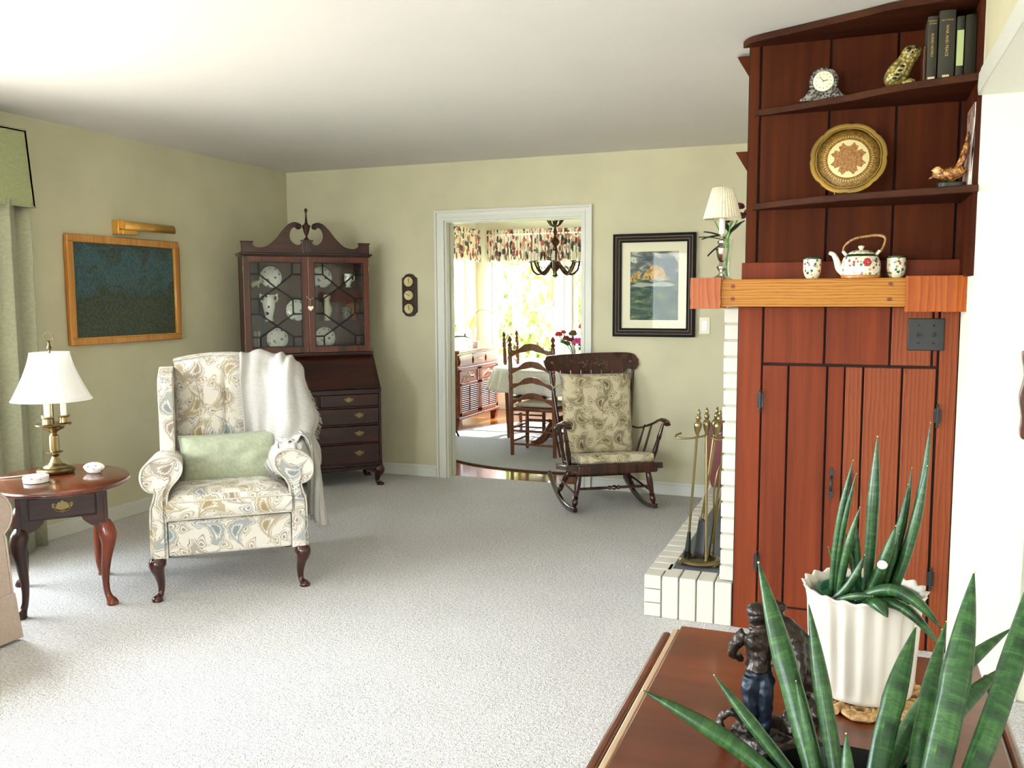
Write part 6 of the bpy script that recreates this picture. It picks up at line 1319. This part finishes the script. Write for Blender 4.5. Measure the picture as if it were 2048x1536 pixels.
# chandelier
MAT['bz'] = plain('antique_bronze', '#4a2c1a', .35, metal=.7)
cn = thing('chandelier', 'bronze candle chandelier with scrolled arms and crystal drops in the dining room', 'chandelier', (-2.79, 8.40, 1.66))
mb = MB(); mb.lathe([(.0, -.055), (.03, -.035), (.012, 0), (.02, .01), (.055, .055), (.060, .085), (.05, .105), (.02, .12), (.016, .17), (.03, .2), (.022, .24), (.015, .25), (.045, .29), (.045, .31), (.02, .34), (.012, .36), (.02, .40), (.01, .44), (.008, .50), (.05, .505), (.008, .515), (.008, .56), (.022, .58), (.006, .61)], 20); mb.build('centre_stem', 'bz', cn)
MB().tube([(0, 0, .6), (0, 0, .738)], .005, 8).build('chain', 'bz', cn); MB().lathe([(.05, .715), (.055, .73), (.05, .7385), (0, .7385)], 20).build('canopy', 'bz', cn)
for k in range(8):
    a = R(15 + 45 * k); c_, s_ = math.cos(a), math.sin(a); rr = .27 if k % 2 else .24
    P = smoothpts([(.05 * c_, .05 * s_, .08), (.10 * c_, .10 * s_, .02), (.16 * c_, .16 * s_, -.02), (.22 * c_, .22 * s_, .02), (rr * c_, rr * s_, .10)], 5)
    am_ = MB().tube(P, .0105, 8).build('arm', 'bz', cn); MB().tube(smoothpts([(.16 * c_, .16 * s_, -.02), (.13 * c_, .13 * s_, .03), (.16 * c_, .16 * s_, .06), (.18 * c_, .18 * s_, .03)], 4), .004, 6).build('scroll', 'bz', am_)
    MB().lathe([(.01, .095), (.032, .102), (.034, .108), (0, .108)], 16, T(rr * c_, rr * s_, 0)).build('drip_pan', 'bz', am_); MB().tube([(rr * c_, rr * s_, .106), (rr * c_, rr * s_, .20)], .014, 10).build('candle', 'candle', am_)
    MB().lathe([(.009, .20), (.012, .215), (.008, .235), (0, .255)], 10, T(rr * c_, rr * s_, 0)).build('bulb', 'glass', am_)
    mb = MB(); mb.ball((rr * c_, rr * s_, .055), (.008, .008, .018), 8, 6); mb.ball((.16 * c_, .16 * s_, -.06), (.009, .009, .02), 8, 6); mb.ball((.16 * c_, .16 * s_, -.095), .006, 8, 6); mb.build('crystal_drop', 'glass', am_)
for k in range(6):
    a = R(60 * k); c_, s_ = math.cos(a), math.sin(a); MB().tube(smoothpts([(.008 * c_, .008 * s_, .45), (.05 * c_, .05 * s_, .47), (.085 * c_, .085 * s_, .53), (.11 * c_, .11 * s_, .57)], 4), [.008, .008, .008, .008, .008, .010, .012, .015, .016, .014, .010, .006, .003], 8).build('leaf_spray', 'bz', cn)
    MB().tube(smoothpts([(.05 * c_, .05 * s_, .11), (.09 * c_, .09 * s_, .17), (.07 * c_, .07 * s_, .25), (.11 * c_, .11 * s_, .30)], 4), .004, 6).build('scroll', 'bz', cn)
# garden beyond the windows
MAT['bush'] = paint('sunlit_leaves', '#8c9c52', .4, .8, 5); MAT['trunk'] = plain('tree_bark', '#6d5c48', .9); MAT['grass'] = paint('lawn_grass', '#86a355', .2, .95, 3)
MAT['bounce_ground'] = paint('pale_bounce_ground', '#c9c2b4', .06, .9, 8)
gd = struct(MB().bx(-30, 25, 10.7, 60, -.7, -.6).build('ground', 'grass', smooth=0))
struct(MB().bx(-40, -4.9, -30, 60, -.72, -.62).build('ground', 'bounce_ground', smooth=0))  # invented pale ground, added to bounce neutral light in through the side window
def tree(x, y, h, r, lab, n=900, seed=1, base=-.6):
    t = thing('garden_tree', lab, 'tree', (x, y, base), 0, 'trees outside the dining windows'); random.seed(seed); MB().tube([(0, 0, 0), (.1, 0, h * .5), (0, .1, h * .8)], [.12, .08, .04], 10).build('trunk', 'trunk', t)
    mb = MB(); cl = [(random.uniform(-r, r) * .8, random.uniform(-r, r) * .8, h * random.uniform(.3, 1.0)) for _ in range(22)]
    for k in range(n):
        c = random.choice(cl); p = Vector(c) + Vector((random.gauss(0, r * .16), random.gauss(0, r * .16), random.gauss(0, r * .14))); q = Euler((random.random() * 6, random.random() * 6, random.random() * 6)).to_matrix(); s_ = random.uniform(.07, .15)
        V = [p + q @ Vector(v) * s_ for v in ((-1, 0, 0), (0, -.5, .1), (1, 0, 0), (0, .5, .1))]; mb.add(V, [(0, 1, 2, 3)])
    mb.build('foliage', 'bush', t, smooth=0)
tree(-5.6, 14.2, 2.6, 1.5, 'bright yellow-green garden tree filling the middle of the dining window', 3200, 2)
tree(-9.8, 15.5, 3.2, 1.6, 'yellow-green garden tree left of the others beyond the dining window', 1800, 5)
tree(-3.0, 19.5, 3.4, 1.6, 'garden tree farther back behind the right dining window', 2000, 9)
# ================================================================== foreground table and plants
TZ = .70
ft2 = thing('drop_leaf_table', 'reddish brown drop-leaf side table in the foreground carrying the plants', 'side table', (-.045, 1.35, 0))
MAT['tabletop'] = wood('foreground_table_wood', '#4d210e', '#783818', 'X', .3, .3, fine=22, stretch=.15)
TX0, TX1, TY0, TY1 = -.333, .245, .62, 1.878
MB().bx(TX0 + .045, TX1 + .045, TY0 - 1.35, TY1 - 1.35, TZ - .022, TZ).build('tabletop', 'tabletop', ft2, bevel=.003)
MAT['rulej'] = plain('leaf_edge_highlight', '#c9ab8b', .25, coat=.5)
mb = MB(); mb.bx(TX0 + .045 - .014, TX0 + .045 - .001, TY0 - 1.35 + .02, TY1 - 1.35 - .01, TZ - .012, TZ - .004); mb.build('rule_joint', 'rulej', ft2, bevel=.003)
mb = MB(); mb.bx(TX0 + .045 - .034, TX0 + .045 - .016, TY0 - 1.35 + .02, TY1 - 1.35 - .03, TZ - .27, TZ - .006); mb.build('drop_leaf', 'tabletop', ft2, bevel=.006, seg=3)
mb = MB(); mb.bx(TX1 + .045 + .004, TX1 + .045 + .022, TY0 - 1.35 + .02, TY1 - 1.35 - .03, TZ - .27, TZ - .006); mb.build('drop_leaf', 'tabletop', ft2, bevel=.006, seg=3)
MB().bx(-.25, .25, -.68, .48, TZ - .12, TZ - .022).build('apron', 'tabletop', ft2, bevel=.002)
for x in (-.22, .22):
    for y in (-.65, .45): MB().tube([(x, y, TZ - .1), (x, y, .2), (x, y, 0)], [.024, .02, .014], 12).build('leg', 'tabletop', ft2)

def leaf(mb_, tips, base, tip, r, bow=(0, 0, 0), n=16):
    b, t = Vector(base), Vector(tip); P = []; rs = []
    for k in range(n + 1):
        s_ = k / n; P.append(b.lerp(t, s_) + Vector(bow) * math.sin(PI * s_)); rs.append(r * (.72 + .28 * math.sin(PI * min(1, s_ * 1.3)) if s_ < .55 else (.995 - .0) * max(0, 1 - ((s_ - .55) / .45) ** 1.7) ** 1.0 + .05))
    d = (t - b).normalized(); mb_.tube(P, rs, 14, flat=.82); tips.ball(tuple(t), r * .11, 6, 5)
def plant_leaves(par, L_):
    for q in L_:
        m1, m2 = MB(), MB(); leaf(m1, m2, *q); o = m1.build('leaf', 'leaf', par, smooth=80); m2.build('leaf_tip', 'leaftip', o)
# white fluted planter on a woven trivet
PX, PY = .030, 1.655
tv = thing('woven_trivet', 'scalloped woven straw trivet under the white fluted planter', 'trivet', (PX, PY, TZ + .001))
mb = MB()
for k in range(8):
    a = 2 * PI * k / 8; cx, cy = .086 * math.cos(a), .086 * math.sin(a)
    for j, rr in enumerate((.030, .022, .013)):
        mb.tube([(cx + rr * math.cos(t), cy + rr * math.sin(t), .006 + .001 * math.sin(7 * t)) for t in [2 * PI * i / 22 for i in range(22)]], .0052, 7, closed=True)
    a2 = a + PI / 8; mb.tube([(.060 * math.cos(a2), .060 * math.sin(a2), .007), (.108 * math.cos(a2), .108 * math.sin(a2), .007)], [.005, .008], 8)
mb.tube([(.055 * math.cos(t), .055 * math.sin(t), .006) for t in [2 * PI * i / 40 for i in range(40)]], .005, 7, closed=True); mb.tube([(.040 * math.cos(t), .040 * math.sin(t), .006) for t in [2 * PI * i / 40 for i in range(40)]], .005, 7, closed=True)
mb.build('woven_loops', 'wicker', tv)
pt_ = thing('potted_snake_plant', 'cylindrical snake plant in a green pot inside a cream fluted planter with scalloped rim', 'potted plant', (PX, PY, TZ + .0135))
def flute(u, v, r_in=0):
    a = 2 * PI * u; prof = [(0, .080), (.03, .085), (.5, .090), (.85, .0935), (.94, .097), (1, .104)]
    for i in range(len(prof) - 1):
        if v <= prof[i + 1][0]: t = (v - prof[i][0]) / (prof[i + 1][0] - prof[i][0]); r = prof[i][1] + (prof[i + 1][1] - prof[i][1]) * t; break
    am = .0035 * min(1, v * 8) * (1 if v < .9 else 1); w_ = abs(math.sin(10 * a)) if False else .5 + .5 * math.cos(20 * a)
    z = .184 * v + (.005 * w_ * max(0, (v - .85) / .15)); r = r + am * .7 * (w_ - .5) * 2 - r_in; return (r * math.cos(a), r * math.sin(a), z)
mb = MB(); mb.grid(lambda u, v: flute(u, v), 200, 40, wrap=True); mb.grid(lambda u, v: flute(1 - u, v, .005), 200, 40, wrap=True); mb.grid(lambda u, v: tuple(Vector(flute(u, 1)).lerp(Vector(flute(u, 1, .005)), v)), 200, 3, wrap=True); mb.lathe([(0, .002), (.079, .002), (.079, .006), (0, .006)], 40)
mb.build('planter', 'potwhite', pt_, smooth=60)
ip = MB().lathe([(.060, .02), (.074, .150), (.077, .163), (.0835, .164), (.0845, .178), (.080, .178), (.077, .165), (0, .158)], 40, T(.006, -.002, 0, 0, 0, 0)).build('inner_pot', 'potgreen', pt_)
MB().grid(lambda u, v: (.006 + .077 * v * math.cos(2 * PI * u), -.002 + .077 * v * math.sin(2 * PI * u), .163 + .006 * noise.noise(Vector((u * 9, v * 6, 0)))), 40, 10, wrap=True).build('soil', 'soil', pt_)
g = lambda x, y, z: (x - PX, y + .03 - PY, z - (TZ + .0135))
plant_leaves(pt_, [
 (g(.036, 1.625, .888), g(.0435, 1.64, 1.168), .0125), (g(-.024, 1.60, .885), g(.0045, 1.60, 1.130), .0075, (-.006, 0, 0)), (g(-.018, 1.60, .885), g(.0105, 1.595, 1.108), .0065, (-.006, 0, 0)),
 (g(-.012, 1.585, .885), g(.018, 1.57, 1.055), .0085, (-.004, 0, 0)), (g(.07, 1.61, .892), g(.1265, 1.63, 1.198), .0085, (.012, 0, 0)), (g(.074, 1.60, .892), g(.122, 1.60, 1.128), .010, (.006, 0, 0)), (g(.065, 1.62, .892), g(.100, 1.63, 1.118), .007, (.006, 0, 0)),
 (g(.03, 1.58, .885), g(.075, 1.56, 1.030), .011, (.004, 0, 0)), (g(.055, 1.60, .89), g(.082, 1.59, 1.01), .009), (g(.005, 1.62, .885), g(-.032, 1.61, .970), .006), (g(.02, 1.61, .885), g(.012, 1.61, 1.02), .009), (g(-.02, 1.575, .885), g(.028, 1.56, .975), .009, (.004, 0, -.008)),
 (g(.02, 1.56, .893), g(.145, 1.49, .885), .0125, (.0, 0, .040)), (g(.03, 1.55, .893), g(.145, 1.50, .852), .0105, (0, 0, .030)), (g(-.012, 1.55, .893), g(.042, 1.51, .920), .0075, (.0, 0, .004)), (g(.035, 1.55, .893), g(.065, 1.49, .893), .012, (0, 0, .012)),
 (g(.025, 1.60, .885), g(-.005, 1.61, 1.0), .007), (g(.05, 1.61, .89), g(.095, 1.62, 1.09), .008, (.006, 0, 0))])
MAT['whitep'] = plain('white_pebble', '#f7f2ec', .6)
MB().ball(g(.056, 1.545, .965), (.0085, .008, .0075), 12, 8).build('pale_leaf_stub', 'whitep', pt_)
# near plant, mostly leaves
NX, NY, NZ = .015, 1.06, TZ + .001
def at(px, py, D):
    q = Vector(((px - 1024) / 1768.732, -(py - 768) / 1768.732, 1)); r = rt2 * q.x + up2 * q.y + fw * q.z; return Vector((0, 0, 1.4143)) + r * D
np_ = thing('snake_plant', 'spiky cylindrical snake plant in a glossy black pot closest to the camera', 'potted plant', (NX, NY, NZ))
MB().lathe([(.085, 0), (.09, .004), (.115, .10), (.120, .118), (.124, .120), (.124, .130), (.117, .130), (.110, .105), (0, .10)], 48).build('pot', 'black', np_)
MB().grid(lambda u, v: (.110 * v * math.cos(2 * PI * u), .110 * v * math.sin(2 * PI * u), .106 + .005 * noise.noise(Vector((u * 9, v * 6, 3)))), 40, 8, wrap=True).build('soil', 'soil', np_)
# (tip x, tip y, tip depth, x where the leaf leaves the bottom edge, radius)
NL = [(1285, 1380, 1.13, -.055, .010, .0125, .012), (1428, 1350, 1.14, -.045, .02, .0095, 0), (1517, 1125, 1.16, -.030, .005, .0150, 0), (1592, 1362, 1.05, -.028, -.02, .0075, 0), (1617, 1207, 1.12, -.010, .0, .0125, .0), (1692, 1467, 1.02, .000, -.05, .0095, 0),
      (1832, 1253, 1.14, .020, .03, .0135, -.004), (1893, 1243, 1.16, .062, .02, .0105, -.004), (1948, 1145, 1.10, .072, -.01, .0165, .004), (2024, 1256, 1.22, .03, .06, .0135, -.02), (2020, 1327, 1.18, .055, .05, .0125, -.015), (2075, 1120, 1.12, .10, .0, .0140, .01)]
org = Vector((NX, NY, NZ)); LL = []
for (px, py, D, bx_, by_, r, bw_) in NL:
    tip = at(px, py, D) - org; LL.append(((bx_, by_, .104), tuple(tip), r, (bw_, 0, abs(bw_) * .5)))
plant_leaves(np_, LL)

# bronze figurine of a boy and a bent old man
fg = thing('bronze_figurine', 'dark bronze figurine of a boy in a cap beside a stooping man', 'figurine', (-.100, 1.40, TZ + .001), 0)
mb = MB(); b_ = mb.ball
for k in range(16): a = k * .393; mb.ball((.052 * math.cos(a) + .005, .045 * math.sin(a), .014), (.022, .022, .014 + .004 * (k % 3)), 10, 8)
mb.ball((0, 0, .010), (.062, .055, .012)); mb.ball((.04, .02, .035), (.032, .026, .03)); mb.ball((-.03, .02, .03), (.02, .02, .02))
mb.tube([(.045, .0, .05), (.065, -.01, .075), (.088, -.012, .068)], [.018, .014, .004], 10)
mb.tube([(-.062 + .022 * math.cos(t), -.012, .030 + .024 * math.sin(t)) for t in [k * PI / 10 for k in range(20)]], .0075, 8, closed=True); fuse('rocky_base', mb, 'bronze', fg, .003, 1, .012)
mb = MB()  # boy: legs in jeans
for s_, yk in ((-1, -.012), (1, -.006)):
    x = -.024 + s_ * .011; mb.tube(smoothpts([(x, yk, .024), (x + .001, yk - .003, .055), (x - .001, yk - .004, .085), (x, yk, .118)], 4), [.0075, .0085, .0095, .0105, .0105, .011, .0115, .012, .0125, .013, .0135, .0135, .013], 12)
mb.ball((-.024, -.006, .124), (.021, .015, .018)); fuse('boy_trousers', mb, 'denim', fg, .0022, 2, .006)
mb = MB()
mb.tube(smoothpts([(-.024, -.006, .128), (-.024, -.004, .150), (-.025, -.002, .176), (-.026, 0, .190)], 4), [.028, .031, .0275, .0265, .027, .028, .029, .030, .030, .029, .025, .018, .012], 16, flat=.72)
mb.tube(smoothpts([(-.046, -.003, .182), (-.062, -.006, .165), (-.066, -.004, .148), (-.052, .012, .136)], 4), [.010, .0105, .010, .010, .0095, .009, .009, .0085, .008, .007, .006, .006, .006], 10)
mb.tube(smoothpts([(-.006, -.003, .182), (.006, -.006, .165), (.010, .004, .150), (.004, .016, .150)], 4), [.010, .0105, .010, .010, .0095, .009, .009, .0085, .008, .007, .006, .006, .006], 10)
mb.tube([(-.026, 0, .186), (-.027, .001, .200)], .0075, 10); mb.ball((-.029, .002, .212), (.0155, .0175, .0185)); mb.ball((-.036, .014, .206), (.005, .005, .004)); mb.ball((-.014, .0, .210), (.003, .004, .005))
for s_ in (-1, 1): MB().tube([(-.024 + s_ * .011, -.012, .020), (-.026 + s_ * .012, .006, .019)], [.009, .007], 10).build('boot', 'bronze', fg)
mb.tube([(-.026 + .013 * math.cos(t), .001 + .011 * math.sin(t), .192) for t in [k * PI / 8 for k in range(16)]], .005, 8, closed=True)
fuse('boy', mb, 'bronze', fg, .0022, 1, .008)
mb = MB(); mb.ball((-.029, .001, .2205), (.0175, .0190, .0125)); mb.tube([(-.034, .010, .222), (-.045, .022, .219)], [.011, .006], 10, flat=.35, up=(0, 0, 1)); fuse('boy_cap', mb, 'bronze', fg, .0022, 1)
mb = MB()  # stooping man
mb.tube(smoothpts([(.030, .03, .07), (.038, .028, .115), (.034, .028, .150), (.022, .028, .178), (.004, .03, .196), (-.002, .03, .206)], 4), [.026, .027, .028, .029, .029, .030, .030, .031, .031, .030, .029, .028, .026, .024, .021, .018, .015, .012, .010, .009, .009][:21], 16, flat=.8)
mb.tube(smoothpts([(.028, .004, .172), (.036, -.012, .145), (.030, -.018, .12), (.012, -.014, .112)], 4), [.015, .0145, .014, .0135, .013, .0125, .012, .0115, .011, .010, .009, .008, .007], 12)
mb.ball((-.006, .03, .212), (.0155, .016, .018)); mb.ball((-.006, .03, .221), (.018, .018, .010)); mb.ball((-.017, .026, .203), (.006, .005, .007))
for s_ in (-1, 1): mb.tube(smoothpts([(.034, .03 + s_ * .012, .085), (.052, .01 + s_ * .014, .075), (.048, -.005 + s_ * .016, .03)], 4), [.016, .015, .015, .0145, .014, .013, .012, .011, .010], 12)
fuse('stooping_man', mb, 'bronze', fg, .0026, 1, .009)
# carved wooden piece on the hall wall
cwp = thing('carved_wood_plaque', 'edge of a carved brown wooden plaque hung on the white hall wall at right', 'plaque', (.62, 3.42, .925))
MB().prism(sm2([(-.085, .02), (-.06, 0), (.08, 0), (.085, .30), (-.07, .305), (-.09, .29), (-.080, .22), (-.092, .15), (-.083, .08)], 3, True), -.03, 0).build('board', 'oakdark' if 'oakdark' in MAT else 'cherry', cwp, bevel=.006)
MB().prism([(-.06, .03), (.065, .03), (.065, .275), (-.055, .275)], -.036, -.03).build('carved_panel', 'beam', cwp, bevel=.004)
